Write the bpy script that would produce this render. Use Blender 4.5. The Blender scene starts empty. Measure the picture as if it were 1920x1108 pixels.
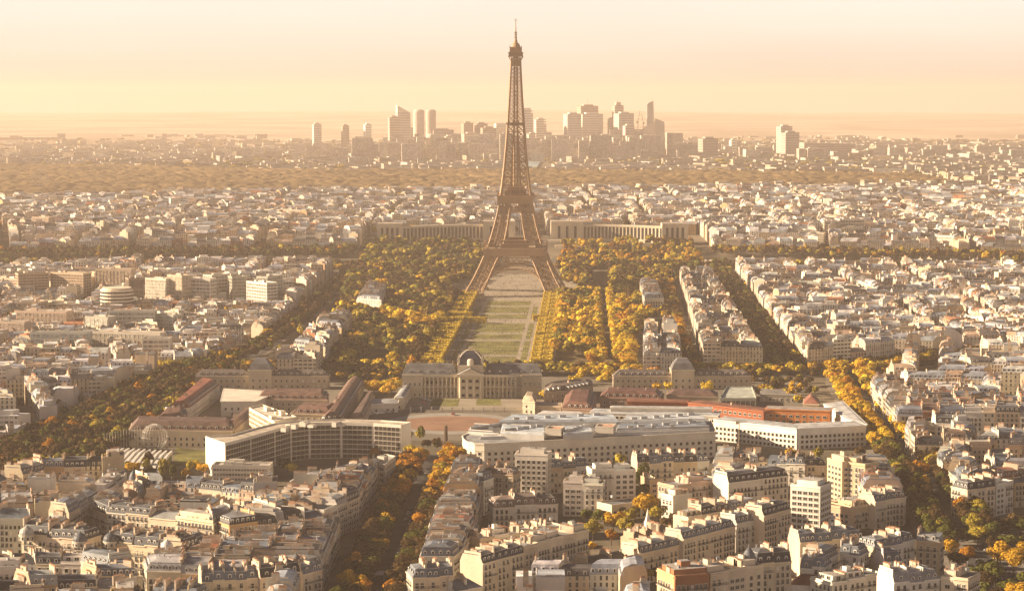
import bpy, bmesh, math, random
import numpy as np
from mathutils import Vector, Matrix
from mathutils.bvhtree import BVHTree
R = math.radians
random.seed(7); np.random.seed(7)
C = bpy.context.scene.collection

# ---------------------------------------------------------------- camera
CAM_H, FPX, PITCH = 228.0, 4212.0, 5.074
cam_data = bpy.data.cameras.new('camera')
cam = bpy.data.objects.new('camera', cam_data); C.objects.link(cam)
cam.location = (0, 0, CAM_H); cam.rotation_euler = (R(90 - PITCH), 0, 0)
cam_data.sensor_width = 36; cam_data.lens = 36 * FPX / 1920
cam_data.clip_start = 1; cam_data.clip_end = 120000
sc = bpy.context.scene; sc.camera = cam

# ---------------------------------------------------------------- sky, sun, exposure
SUN_EL, SUN_AZ = 20.0, 86.0; FILL_GLOW = 14.5             # elevation; degrees to the left of the view axis (+Y)
sdir = Vector((-math.sin(R(SUN_AZ)) * math.cos(R(SUN_EL)), math.cos(R(SUN_AZ)) * math.cos(R(SUN_EL)), math.sin(R(SUN_EL))))
sun_d = bpy.data.lights.new('sun', 'SUN'); sun_d.energy = 5.0; sun_d.angle = R(0.5); sun_d.color = (1.0, 0.76, 0.51)
sun = bpy.data.objects.new('sun', sun_d); C.objects.link(sun)
sun.rotation_euler = sdir.to_track_quat('Z', 'Y').to_euler()
world = bpy.data.worlds.new('World'); sc.world = world; world.use_nodes = True
nt = world.node_tree; nt.nodes.clear()
def wn(t, **k):
    n = nt.nodes.new(t)
    for a, b in k.items(): setattr(n, a, b)
    return n
sky = wn('ShaderNodeTexSky', sky_type='NISHITA', sun_disc=False)
sky.sun_elevation = R(SUN_EL); sky.sun_rotation = R(-SUN_AZ)
sky.air_density = 1.0; sky.dust_density = 3.0; sky.altitude = 200
tint = wn('ShaderNodeMix', data_type='RGBA', blend_type='MULTIPLY'); tint.inputs[0].default_value = 1
tint.inputs[7].default_value = (0.19, 0.22, 0.28, 1)
nt.links.new(sky.outputs[0], tint.inputs[6])
# warm evening veil of thin high cloud, strongest low over the horizon and towards the sun
tc = wn('ShaderNodeTexCoord'); sep = wn('ShaderNodeSeparateXYZ'); nt.links.new(tc.outputs['Generated'], sep.inputs[0])
ramp = wn('ShaderNodeValToRGB'); e = ramp.color_ramp.elements
e[0].position = 0.0; e[0].color = (6.2, 4.6, 3.6, 1)
e[1].position = 0.008; e[1].color = (6.3, 4.9, 3.9, 1)
for p, c in ((0.018, (6.4, 5.4, 4.4, 1)), (0.032, (6.6, 6.1, 5.2, 1)), (0.055, (6.8, 6.6, 5.9, 1)), (0.30, (7, 6.4, 5.6, 1))):
    x = e.new(p); x.color = c
nt.links.new(sep.outputs['Z'], ramp.inputs[0])
mp = wn('ShaderNodeMapping'); mp.inputs['Scale'].default_value = (3.0, 3.0, 26.0); mp.inputs['Rotation'].default_value = (0, R(1.5), 0)
nz = wn('ShaderNodeTexNoise'); nz.inputs['Scale'].default_value = 2.2; nz.inputs['Detail'].default_value = 5
nt.links.new(tc.outputs['Generated'], mp.inputs[0]); nt.links.new(mp.outputs[0], nz.inputs[0])
nr = wn('ShaderNodeMapRange'); nr.inputs[1].default_value = 0.35; nr.inputs[2].default_value = 0.7; nr.inputs[3].default_value = 0.965; nr.inputs[4].default_value = 1.02
nt.links.new(nz.outputs[0], nr.inputs[0])
cl = wn('ShaderNodeVectorMath', operation='SCALE'); nt.links.new(ramp.outputs[0], cl.inputs[0]); nt.links.new(nr.outputs[0], cl.inputs['Scale'])
vf = wn('ShaderNodeMapRange', interpolation_type='SMOOTHSTEP'); vf.inputs[1].default_value = 0.06; vf.inputs[2].default_value = 0.17
vf.inputs[3].default_value = 1.0; vf.inputs[4].default_value = 0.0
nt.links.new(sep.outputs['Z'], vf.inputs[0])
mx = wn('ShaderNodeMix', data_type='RGBA'); nt.links.new(vf.outputs[0], mx.inputs[0])
# added peach fill, low in the unseen sky behind the camera, brightens the fronts
def wmath(op, a, b=None):
    n = wn('ShaderNodeMath', operation=op)
    for i, v in enumerate((a, b)):
        if v is None: continue
        if isinstance(v, (int, float)): n.inputs[i].default_value = v
        else: nt.links.new(v, n.inputs[i])
    return n.outputs[0]
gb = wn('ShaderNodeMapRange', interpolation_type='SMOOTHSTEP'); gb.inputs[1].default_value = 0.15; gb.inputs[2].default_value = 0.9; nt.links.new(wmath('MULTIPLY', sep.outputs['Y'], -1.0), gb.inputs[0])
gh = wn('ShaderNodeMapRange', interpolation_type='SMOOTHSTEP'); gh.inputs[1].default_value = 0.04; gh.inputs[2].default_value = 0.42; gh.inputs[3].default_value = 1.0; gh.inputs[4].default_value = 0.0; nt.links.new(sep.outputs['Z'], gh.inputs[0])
fill_glow = wn('ShaderNodeVectorMath', operation='SCALE'); fill_glow.inputs[0].default_value = (FILL_GLOW * 1.0, FILL_GLOW * 0.80, FILL_GLOW * 0.64); nt.links.new(wmath('MULTIPLY', gb.outputs[0], gh.outputs[0]), fill_glow.inputs['Scale'])
gadd = wn('ShaderNodeVectorMath', operation='ADD'); nt.links.new(tint.outputs[2], gadd.inputs[0]); nt.links.new(fill_glow.outputs[0], gadd.inputs[1])
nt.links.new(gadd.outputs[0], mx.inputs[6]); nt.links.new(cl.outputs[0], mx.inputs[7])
bg = wn('ShaderNodeBackground'); bg.inputs[1].default_value = 0.05
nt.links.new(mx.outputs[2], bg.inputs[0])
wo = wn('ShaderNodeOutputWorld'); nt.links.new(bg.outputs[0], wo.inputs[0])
vs = sc.view_settings
sc.display_settings.display_device = 'sRGB'
vs.view_transform = 'Standard'; vs.look = 'None'; vs.gamma = 1; vs.use_curve_mapping = False; vs.exposure = 1.58
cy = sc.cycles
cy.use_denoising = True; cy.denoiser = 'OPENIMAGEDENOISE'
cy.max_bounces = 4; cy.diffuse_bounces = 2; cy.glossy_bounces = 2; cy.volume_bounces = 1; cy.transmission_bounces = 2; cy.transparent_max_bounces = 4
cy.caustics_reflective = False; cy.caustics_refractive = False

HAZE_D, HAZE_C, HAZE_G = 6.3e-5, (0.84, 0.72, 0.635, 1), 0.15
# ---------------------------------------------------------------- photo pixel (1920 x 1108) -> place
_c, _s = math.cos(R(PITCH)), math.sin(R(PITCH))
def ray(px, py):
    u = (px - 960) / FPX; v = (554 - py) / FPX
    return (u, _c + v * _s, -_s + v * _c)
def at_z(px, py, z=0.0):
    d = ray(px, py); t = (z - CAM_H) / d[2]
    return (d[0] * t, d[1] * t)
def at_y(px, py, Y):
    d = ray(px, py); t = Y / d[1]
    return (d[0] * t, Y, CAM_H + d[2] * t)
def to_px(x, y, z):
    zz = z - CAM_H; dep = y * _c - zz * _s; up = y * _s + zz * _c
    return 960 + FPX * x / dep, 554 - FPX * up / dep, dep
# ---------------------------------------------------------------- terrain height
def sst(a, b, x):
    t = min(1.0, max(0.0, (x - a) / (b - a))); return t * t * (3 - 2 * t)
def gz(x, y):
    d2 = x * x + y * y
    z = 22 * sst(2950, 3260, y) + 16 * sst(3500, 5200, y) * (0.7 + 0.3 * math.sin(x / 700)) - 14 * sst(6600, 8200, y)
    z += 78 * sst(12500, 21000, y + 1200 * math.sin(x / 1900) ) * (0.85 + 0.15 * math.sin(x / 2600 + 1)) * (1 - 0.3 * sst(-500, 4000, x))
    z += 14 * sst(9500, 12000, y) * math.exp(-((x + 1900) / 900) ** 2) * (1 - sst(12500, 14500, y))
    return z - d2 / 14.7e6

# ---------------------------------------------------------------- materials
MATS = {}
def nmat(name):
    m = bpy.data.materials.new(name); m.use_nodes = True
    t = m.node_tree; b = t.nodes['Principled BSDF']; b.inputs['Specular IOR Level'].default_value = 0.25
    MATS[name] = m
    return m, t, b
def N(t, ty, **k):
    n = t.nodes.new(ty)
    for a, b in k.items(): setattr(n, a, b)
    return n
def L(t, a, b): t.links.new(a, b)
def mth(t, op, a, b=None, c=None):
    n = N(t, 'ShaderNodeMath', operation=op)
    for i, v in enumerate((a, b, c)):
        if v is None: continue
        if isinstance(v, (int, float)): n.inputs[i].default_value = v
        else: L(t, v, n.inputs[i])
    return n.outputs[0]
def noise_fac(t, scale, lo, hi, vec=None, detail=4, stretch=None):
    """fractal noise remapped to lo..hi, in metres of the place"""
    g = N(t, 'ShaderNodeNewGeometry'); v = g.outputs['Position']
    if stretch:
        mp_ = N(t, 'ShaderNodeMapping'); mp_.inputs['Scale'].default_value = stretch; L(t, v, mp_.inputs[0]); v = mp_.outputs[0]
    n = N(t, 'ShaderNodeTexNoise'); n.inputs['Scale'].default_value = scale; n.inputs['Detail'].default_value = detail
    L(t, v, n.inputs['Vector'])
    r = N(t, 'ShaderNodeMapRange'); r.inputs[1].default_value = 0.3; r.inputs[2].default_value = 0.7
    r.inputs[3].default_value = lo; r.inputs[4].default_value = hi; L(t, n.outputs[0], r.inputs[0])
    return r.outputs[0]
def scale_col(t, col, fac):
    s = N(t, 'ShaderNodeVectorMath', operation='SCALE'); L(t, col, s.inputs[0]); L(t, fac, s.inputs['Scale'])
    return s.outputs[0]
def base_col(t, rgb):
    if rgb is None:
        a = N(t, 'ShaderNodeAttribute', attribute_name='Col'); return a.outputs['Color']
    c = N(t, 'ShaderNodeRGB'); c.outputs[0].default_value = (*rgb, 1); return c.outputs[0]
def simple(name, rgb, rough=0.85, metal=0.0, n1=(0.06, 0.85, 1.12), n2=(0.7, 0.9, 1.08), stretch=None, spec=0.25, orand=0.0):
    m, t, b = nmat(name)
    c = base_col(t, rgb)
    if n1: c = scale_col(t, c, noise_fac(t, *n1, stretch=stretch))
    if n2: c = scale_col(t, c, noise_fac(t, *n2))
    if orand:
        oi = N(t, 'ShaderNodeObjectInfo'); r = N(t, 'ShaderNodeMapRange'); r.inputs[3].default_value = 1 - orand; r.inputs[4].default_value = 1 + orand
        L(t, oi.outputs['Random'], r.inputs[0]); c = scale_col(t, c, r.outputs[0])
    L(t, c, b.inputs['Base Color'])
    b.inputs['Roughness'].default_value = rough; b.inputs['Metallic'].default_value = metal; b.inputs['Specular IOR Level'].default_value = spec
    return m
wall_m = simple('stone_wall', None, 0.88, n1=(0.09, 0.80, 1.12), n2=(1.1, 0.90, 1.08), stretch=(1, 1, 0.35))
roof_m = simple('roof_sheet', None, 0.58, 0.0, n1=(0.16, 0.6, 1.35), n2=(1.3, 0.8, 1.2), spec=0.32)
trim_m = simple('stone_trim', None, 0.8)
plain_m = simple('plain_surface', None, 0.8, n1=(0.05, 0.9, 1.08), n2=(0.9, 0.93, 1.06))
glass_m = simple('dark_glass', (0.02, 0.021, 0.024), 0.3, n1=None, n2=None, spec=0.14, orand=0.7)
frame_m = simple('white_paint', (0.66, 0.63, 0.57), 0.6, n1=None, n2=None)
iron_m = simple('black_iron', (0.045, 0.045, 0.05), 0.6, n1=None, n2=None)
terra_m = simple('terracotta', (0.40, 0.22, 0.13), 0.85, n1=(0.5, 0.7, 1.25), n2=None, orand=0.3)
stack_m = simple('chimney_stack', (0.52, 0.42, 0.32), 0.9, n1=(0.12, 0.6, 1.3), n2=(1.0, 0.85, 1.1))
zinc_m = simple('dormer_zinc', (0.13, 0.145, 0.17), 0.5, n1=(0.2, 0.8, 1.2), n2=None, spec=0.5)
shut_m = simple('shutter', (0.55, 0.51, 0.44), 0.7, n1=None, n2=None, orand=0.2)
plant_m = simple('planting', (0.07, 0.075, 0.02), 0.95, n1=(0.5, 0.5, 1.5), n2=(2.0, 0.6, 1.4))
bark_m = simple('bark', (0.09, 0.065, 0.045), 0.95, n1=None, n2=None)
metal_m = simple('grey_metal', (0.35, 0.36, 0.37), 0.45, 0.4, n1=(0.2, 0.8, 1.15), n2=None)

def facade_material(name, ribbon):
    """walls too far off for modelled openings: storeys and window bays by the metre"""
    m, t, b = nmat(name)
    uv = N(t, 'ShaderNodeUVMap', uv_map='UVMap'); s = N(t, 'ShaderNodeSeparateXYZ'); L(t, uv.outputs[0], s.inputs[0])
    a = N(t, 'ShaderNodeAttribute', attribute_name='Col')
    per = mth(t, 'MULTIPLY_ADD', a.outputs['Alpha'], 1.2, 2.3 if not ribbon else 3.2)
    U = mth(t, 'DIVIDE', s.outputs['X'], per); V = mth(t, 'DIVIDE', s.outputs['Y'], 3.1)
    fu = mth(t, 'FRACT', U); fv = mth(t, 'FRACT', V)
    lo, hi = (0.31, 0.69) if not ribbon else (0.12, 0.88)
    lv, hv = (0.18, 0.86) if not ribbon else (0.32, 0.80)
    w = mth(t, 'MULTIPLY', mth(t, 'GREATER_THAN', fu, lo), mth(t, 'LESS_THAN', fu, hi))
    h = mth(t, 'MULTIPLY', mth(t, 'GREATER_THAN', fv, lv), mth(t, 'LESS_THAN', fv, hv))
    ok = mth(t, 'GREATER_THAN', s.outputs['Y'], 0.0)
    win = mth(t, 'MULTIPLY', mth(t, 'MULTIPLY', w, h), ok)
    cell = N(t, 'ShaderNodeCombineXYZ'); L(t, mth(t, 'FLOOR', U), cell.inputs[0]); L(t, mth(t, 'FLOOR', V), cell.inputs[1]); L(t, per, cell.inputs[2])
    wnz = N(t, 'ShaderNodeTexWhiteNoise', noise_dimensions='3D'); L(t, cell.outputs[0], wnz.inputs[0])
    pane = N(t, 'ShaderNodeMix', data_type='RGBA'); L(t, mth(t, 'GREATER_THAN', wnz.outputs[0], 0.72), pane.inputs[0])
    pane.inputs[6].default_value = (0.05, 0.05, 0.05, 1); pane.inputs[7].default_value = (0.36, 0.33, 0.28, 1)
    # balconies: dark iron at the second and fifth floor
    bal = mth(t, 'ADD', mth(t, 'COMPARE', s.outputs['Y'], 6.5, 0.28), mth(t, 'COMPARE', s.outputs['Y'], 15.8, 0.28))
    if ribbon: bal = mth(t, 'MULTIPLY', bal, 0.0)
    c = scale_col(t, a.outputs['Color'], noise_fac(t, 0.09, 0.8, 1.12, stretch=(1, 1, 0.35)))
    m1 = N(t, 'ShaderNodeMix', data_type='RGBA'); L(t, mth(t, 'MULTIPLY', bal, 0.55), m1.inputs[0]); L(t, c, m1.inputs[6]); m1.inputs[7].default_value = (0.08, 0.07, 0.06, 1)
    m2 = N(t, 'ShaderNodeMix', data_type='RGBA'); L(t, win, m2.inputs[0]); L(t, m1.outputs[2], m2.inputs[6]); L(t, pane.outputs[2], m2.inputs[7])
    L(t, m2.outputs[2], b.inputs['Base Color'])
    b.inputs['Roughness'].default_value = 0.75
    return m
facade_m = facade_material('street_facade', False)
ribbon_m = facade_material('modern_facade', True)

# ---------------------------------------------------------------- mesh building
class MB:
    def __init__(s): s.v = []; s.f = []; s.m = []; s.uv = []; s.c = []; s.mats = []
    def mi(s, m):
        if m not in s.mats: s.mats.append(m)
        return s.mats.index(m)
    def face(s, pts, m, col=(1, 1, 1, 1), uv=None):
        n = len(s.v); s.v.extend(pts); s.f.append(tuple(range(n, n + len(pts)))); s.m.append(s.mi(m))
        s.uv.extend(uv if uv else [(0, -1)] * len(pts))
        c = col if len(col) == 4 else (*col, 1); s.c.extend([c] * len(pts))
    def wall(s, a, b, z0, z1, m, col, u0=0.0, v0=0.0):
        l = math.hypot(b[0] - a[0], b[1] - a[1])
        s.face([(a[0], a[1], z0), (b[0], b[1], z0), (b[0], b[1], z1), (a[0], a[1], z1)], m, col,
               [(u0, v0), (u0 + l, v0), (u0 + l, v0 + z1 - z0), (u0, v0 + z1 - z0)])
    def prism(s, poly, z0, z1, m, col=(1, 1, 1, 1), top=None, tcol=None, win=False):
        n = len(poly)
        for i in range(n): s.wall(poly[i], poly[(i + 1) % n], z0, z1, m, col, 0.3, 0.0 if win else -1000)
        s.face([(p[0], p[1], z1) for p in poly], top or m, tcol or col)
    def box(s, c, size, m, col=(1, 1, 1, 1), rz=0.0, win=False, top=None, tcol=None, bottom=False):
        """c: centre of the base"""
        cs, sn = math.cos(rz), math.sin(rz); hx, hy = size[0] / 2, size[1] / 2
        p = [(c[0] + x * cs - y * sn, c[1] + x * sn + y * cs) for x, y in ((-hx, -hy), (hx, -hy), (hx, hy), (-hx, hy))]
        s.prism(p, c[2], c[2] + size[2], m, col, top, tcol, win)
        if bottom: s.face([(q[0], q[1], c[2]) for q in reversed(p)], m, col)
    def bar(s, a, b, r, m, col=(1, 1, 1, 1), r2=None, sides=4):
        a = Vector(a); b = Vector(b); d = b - a
        if d.length < 1e-6: return
        d.normalize(); u = d.cross(Vector((0, 0, 1)))
        if u.length < 1e-3: u = Vector((1, 0, 0))
        u.normalize(); w = d.cross(u); r2 = r if r2 is None else r2
        off = math.pi / 4 if sides == 4 else 0
        ca = [a + (u * math.cos(k * 2 * math.pi / sides + off) + w * math.sin(k * 2 * math.pi / sides + off)) * r for k in range(sides)]
        cb = [b + (u * math.cos(k * 2 * math.pi / sides + off) + w * math.sin(k * 2 * math.pi / sides + off)) * r2 for k in range(sides)]
        for k in range(sides):
            j = (k + 1) % sides
            s.face([tuple(ca[j]), tuple(ca[k]), tuple(cb[k]), tuple(cb[j])], m, col)
        s.face([tuple(x) for x in ca], m, col); s.face([tuple(x) for x in reversed(cb)], m, col)
    def lathe(s, c, prof, m, col=(1, 1, 1, 1), n=16, sx=1.0, sy=1.0, rz=0.0):
        """prof: (radius, z) from the bottom up"""
        cs, sn = math.cos(rz), math.sin(rz)
        def P(r, z, k):
            a = 2 * math.pi * k / n; x = r * math.cos(a) * sx; y = r * math.sin(a) * sy
            return (c[0] + x * cs - y * sn, c[1] + x * sn + y * cs, c[2] + z)
        for (r0, z0), (r1, z1) in zip(prof, prof[1:]):
            for k in range(n):
                if r1 < 1e-4: s.face([P(r0, z0, k), P(r0, z0, k + 1), P(0, z1, 0)], m, col)
                else: s.face([P(r0, z0, k), P(r0, z0, k + 1), P(r1, z1, k + 1), P(r1, z1, k)], m, col)
        if prof[-1][0] > 1e-4: s.face([P(prof[-1][0], prof[-1][1], k) for k in range(n)], m, col)
    def mesh(s, name, org=(0, 0, 0)):
        me = bpy.data.meshes.new(name)
        if not s.f: return me
        me.from_pydata([], [], [])
        va = np.array(s.v, dtype=np.float32) - np.array(org, dtype=np.float32)
        ls = np.array([len(f) for f in s.f], dtype=np.int32)
        st = np.concatenate(([0], np.cumsum(ls)[:-1])).astype(np.int32)
        me.vertices.add(len(va)); me.vertices.foreach_set('co', va.ravel())
        me.loops.add(int(ls.sum())); me.loops.foreach_set('vertex_index', np.concatenate([np.array(f, dtype=np.int32) for f in s.f]) if len(s.f) < 50 else np.fromiter((i for f in s.f for i in f), dtype=np.int32))
        me.polygons.add(len(ls)); me.polygons.foreach_set('loop_start', st)
        for m in s.mats: me.materials.append(m)
        me.polygons.foreach_set('material_index', np.array(s.m, dtype=np.int32))
        u = me.uv_layers.new(name='UVMap'); u.data.foreach_set('uv', np.array(s.uv, dtype=np.float32).ravel())
        ca = me.color_attributes.new('Col', 'FLOAT_COLOR', 'CORNER'); ca.data.foreach_set('color', np.array(s.c, dtype=np.float32).ravel())
        me.update(calc_edges=True)
        return me
    def build(s, name, parent=None, org=(0, 0, 0)):
        o = bpy.data.objects.new(name, s.mesh(name, org)); C.objects.link(o)
        if parent: o.parent = parent
        else: o.location = org
        return o

def tag(o, label=None, cat=None, group=None, kind=None):
    if label: o['label'] = label
    if cat: o['category'] = cat
    if group: o['group'] = group
    if kind: o['kind'] = kind
    return o
def thing(name, label, cat, loc=(0, 0, 0), rz=0.0, group=None):
    o = bpy.data.objects.new(name, None); C.objects.link(o); o.location = loc; o.rotation_euler = (0, 0, rz)
    o.empty_display_size = 1
    return tag(o, label, cat, group)
def inst(name, mesh, parent, loc, rz=0.0, scale=None):
    o = bpy.data.objects.new(name, mesh); C.objects.link(o); o.parent = parent; o.location = loc; o.rotation_euler = (0, 0, rz)
    if scale: o.scale = scale
    return o

# ---------------------------------------------------------------- plan geometry
def area(p): return 0.5 * sum(p[i][0] * p[(i + 1) % len(p)][1] - p[(i + 1) % len(p)][0] * p[i][1] for i in range(len(p)))
def ccw(p): return list(p) if area(p) > 0 else list(reversed(p))
def cen(p): return (sum(q[0] for q in p) / len(p), sum(q[1] for q in p) / len(p))
def inside(p, x, y):
    r = False; j = len(p) - 1
    for i in range(len(p)):
        if (p[i][1] > y) != (p[j][1] > y) and x < (p[j][0] - p[i][0]) * (y - p[i][1]) / (p[j][1] - p[i][1]) + p[i][0]: r = not r
        j = i
    return r
def inset(p, ds):
    n = len(p)
    if not isinstance(ds, (list, tuple)): ds = [ds] * n
    ln = []
    for i in range(n):
        a, b = p[i], p[(i + 1) % n]; l = math.hypot(b[0] - a[0], b[1] - a[1]) or 1e-6
        nx, ny = -(b[1] - a[1]) / l, (b[0] - a[0]) / l
        ln.append((nx, ny, nx * a[0] + ny * a[1] + ds[i]))
    out = []
    for i in range(n):
        a, b = ln[i - 1], ln[i]; det = a[0] * b[1] - a[1] * b[0]
        if abs(det) < 0.06: out.append((p[i][0] + b[0] * ds[i], p[i][1] + b[1] * ds[i]))
        else: out.append(((a[2] * b[1] - b[2] * a[1]) / det, (a[0] * b[2] - b[0] * a[2]) / det))
    return out
def good_inset(p, q):
    """the inset polygon kept its edge directions"""
    if area(q) < 4: return False
    for i in range(len(p)):
        j = (i + 1) % len(p)
        if (p[j][0] - p[i][0]) * (q[j][0] - q[i][0]) + (p[j][1] - p[i][1]) * (q[j][1] - q[i][1]) <= 0: return False
    return True
def clip(p, fl, nx, ny, c, newf):
    """keep nx*x+ny*y <= c, edge flags carried along"""
    op, of = [], []; n = len(p)
    for i in range(n):
        a, b = p[i], p[(i + 1) % n]; da = nx * a[0] + ny * a[1] - c; db = nx * b[0] + ny * b[1] - c
        if da <= 0:
            op.append(a); of.append(fl[i])
            if db > 0:
                t = da / (da - db); op.append((a[0] + (b[0] - a[0]) * t, a[1] + (b[1] - a[1]) * t)); of.append(newf)
        elif db <= 0:
            t = da / (da - db); op.append((a[0] + (b[0] - a[0]) * t, a[1] + (b[1] - a[1]) * t)); of.append(fl[i])
    q, g = [], []
    for i in range(len(op)):
        j = (i + 1) % len(op)
        if math.hypot(op[i][0] - op[j][0], op[i][1] - op[j][1]) > 0.05: q.append(op[i]); g.append(of[i])
    return q, g
def longdir(p):
    i = max(range(len(p)), key=lambda i: (p[(i + 1) % len(p)][0] - p[i][0]) ** 2 + (p[(i + 1) % len(p)][1] - p[i][1]) ** 2)
    a, b = p[i], p[(i + 1) % len(p)]; l = math.hypot(b[0] - a[0], b[1] - a[1]); return ((b[0] - a[0]) / l, (b[1] - a[1]) / l)
def rsplit(p, fl, target, rnd, newf, gap=0.0, out=None, jit=0.12):
    if out is None: out = []
    ar = area(p)
    if len(p) < 3 or ar < target * 0.25: 
        return out
    if ar < target * 1.5: out.append((p, fl)); return out
    d = longdir(p); e = (-d[1], d[0])
    ru = [q[0] * d[0] + q[1] * d[1] for q in p]; rv = [q[0] * e[0] + q[1] * e[1] for q in p]
    if max(ru) - min(ru) < max(rv) - min(rv): d = e; ru = rv
    c = min(ru) + (max(ru) - min(ru)) * rnd.uniform(0.5 - jit, 0.5 + jit)
    for sgn in (1, -1):
        q, g = clip(p, fl, d[0] * sgn, d[1] * sgn, (c - gap / 2) if sgn > 0 else (-c - gap / 2), newf)
        if len(q) >= 3 and area(q) > 1: rsplit(q, g, target, rnd, newf, gap, out, jit)
    return out

# ---------------------------------------------------------------- building lots
WALLS = [('cream', (0.62, 0.52, 0.385), 9), ('buff', (0.50, 0.385, 0.26), 5), ('pale grey', (0.52, 0.49, 0.44), 5), ('white', (0.68, 0.63, 0.545), 6),
         ('ochre', (0.50, 0.34, 0.18), 1.2), ('pinkish', (0.52, 0.38, 0.29), 1.5), ('red brick', (0.30, 0.12, 0.055), 0.5)]
ROOFS = [('grey zinc', (0.17, 0.20, 0.245), 8), ('dark slate', (0.04, 0.046, 0.06), 6), ('pale zinc', (0.37, 0.375, 0.385), 4), ('red tile', (0.28, 0.11, 0.06), 0.6), ('brown', (0.24, 0.17, 0.13), 2)]
def pick(tab, rnd):
    x = rnd.uniform(0, sum(t[2] for t in tab))
    for t in tab:
        x -= t[2]
        if x <= 0: return t
    return tab[-1]
def jcol(c, rnd, s=0.1):
    k = rnd.uniform(1 - s, 1 + s); return tuple(min(0.85, q * k * rnd.uniform(0.97, 1.03)) for q in c)
class Lot:
    __slots__ = ('p', 'fl', 'h', 'rh', 'wn', 'wc', 'rn', 'rc', 'kind', 'blk', 'row', 'z', 'seed', 'vis', 'tall', 'label', 'group', 'force')
    def __init__(s, p, fl, h, rnd, blk='', row='', kind=None, wn=None, rn=None):
        s.p = p; s.fl = fl; s.h = h; s.blk = blk; s.row = row; s.seed = rnd.random(); s.vis = 0; s.label = None; s.group = None; s.force = False
        w = pick(WALLS, rnd) if wn is None else next(t for t in WALLS if t[0] == wn)
        r = pick(ROOFS, rnd) if rn is None else next(t for t in ROOFS if t[0] == rn)
        s.wn, s.wc = w[0], jcol(w[1], rnd); s.rn, s.rc = r[0], jcol(r[1], rnd, 0.2)
        s.kind = kind or rnd.choices(['mansard', 'gable', 'flat'], [7, 1.4, 1.6])[0]
        s.rh = {'mansard': rnd.uniform(3.8, 5.4), 'gable': rnd.uniform(2.5, 4), 'flat': 0.9}[s.kind]
        if s.kind == 'flat' and s.rn in ('red tile', 'dark slate'): s.rn, s.rc = 'pale zinc', jcol((0.42, 0.40, 0.37), rnd)
        c = cen(p); s.z = gz(*c)
def make_lots(block, rnd, h=17.0, depth=12.5, lotw=17.0, blk='', fill=0.6, rows=None, modern=0.1, wn=None, rn=None, kind=None):
    p = ccw(block); out = []; n = len(p)
    q = inset(p, depth)
    if n < 3 or not good_inset(p, q) or area(q) < 260:
        for pp, ff in rsplit(p, ['street'] * n, lotw * 14, rnd, 'party'):
            out.append(Lot(pp, ff, h + rnd.uniform(-2, 2), rnd, blk, 'row', kind, wn, rn))
        return out
    for i in range(n):
        j = (i + 1) % n; a, b, c, d = p[i], p[j], q[j], q[i]
        l = math.hypot(b[0] - a[0], b[1] - a[1]); k = max(1, round(l / lotw))
        ts = [0.0] + sorted((m + rnd.uniform(-0.2, 0.2)) / k for m in range(1, k)) + [1.0]
        for m in range(k):
            t0, t1 = ts[m], ts[m + 1]; f = lambda u, v, t: (u[0] + (v[0] - u[0]) * t, u[1] + (v[1] - u[1]) * t)
            quad = [f(a, b, t0), f(a, b, t1), f(d, c, t1), f(d, c, t0)]
            if area(quad) < 30: continue
            hh = h + rnd.uniform(-1.8, 1.8); kd = kind
            if rnd.random() < modern: hh += rnd.uniform(2, 7); kd = 'flat'
            elif rnd.random() < 0.12: hh -= rnd.uniform(3, 7)
            out.append(Lot(quad, ['street', 'party', 'court', 'party'], hh, rnd, blk, 'edge%d' % i, kd, wn, rn))
    qi = inset(q, 3.0)
    if good_inset(q, qi):
        for pp, ff in rsplit(qi, ['court'] * n, 200, rnd, 'party'):
            if rnd.random() < fill: out.append(Lot(inset(pp, rnd.uniform(0.0, 1.2)) , ff, h * rnd.uniform(0.3, 0.95), rnd, blk, 'court'))
    return [l for l in out if area(l.p) > 25]

def roof_polys(lot):
    """(eave ring, knee ring, top ring) of a mansard, each with heights"""
    n = len(lot.p); z1 = lot.z + lot.h
    ds = [1.6 if f != 'party' else 0.02 for f in lot.fl]
    knee = inset(lot.p, ds)
    if not good_inset(lot.p, knee): ds = [0.6] * n; knee = inset(lot.p, ds)
    top = inset(knee, [3.2 if f != 'party' else 0.02 for f in lot.fl])
    return knee, (top if good_inset(knee, top) else None)

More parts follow.
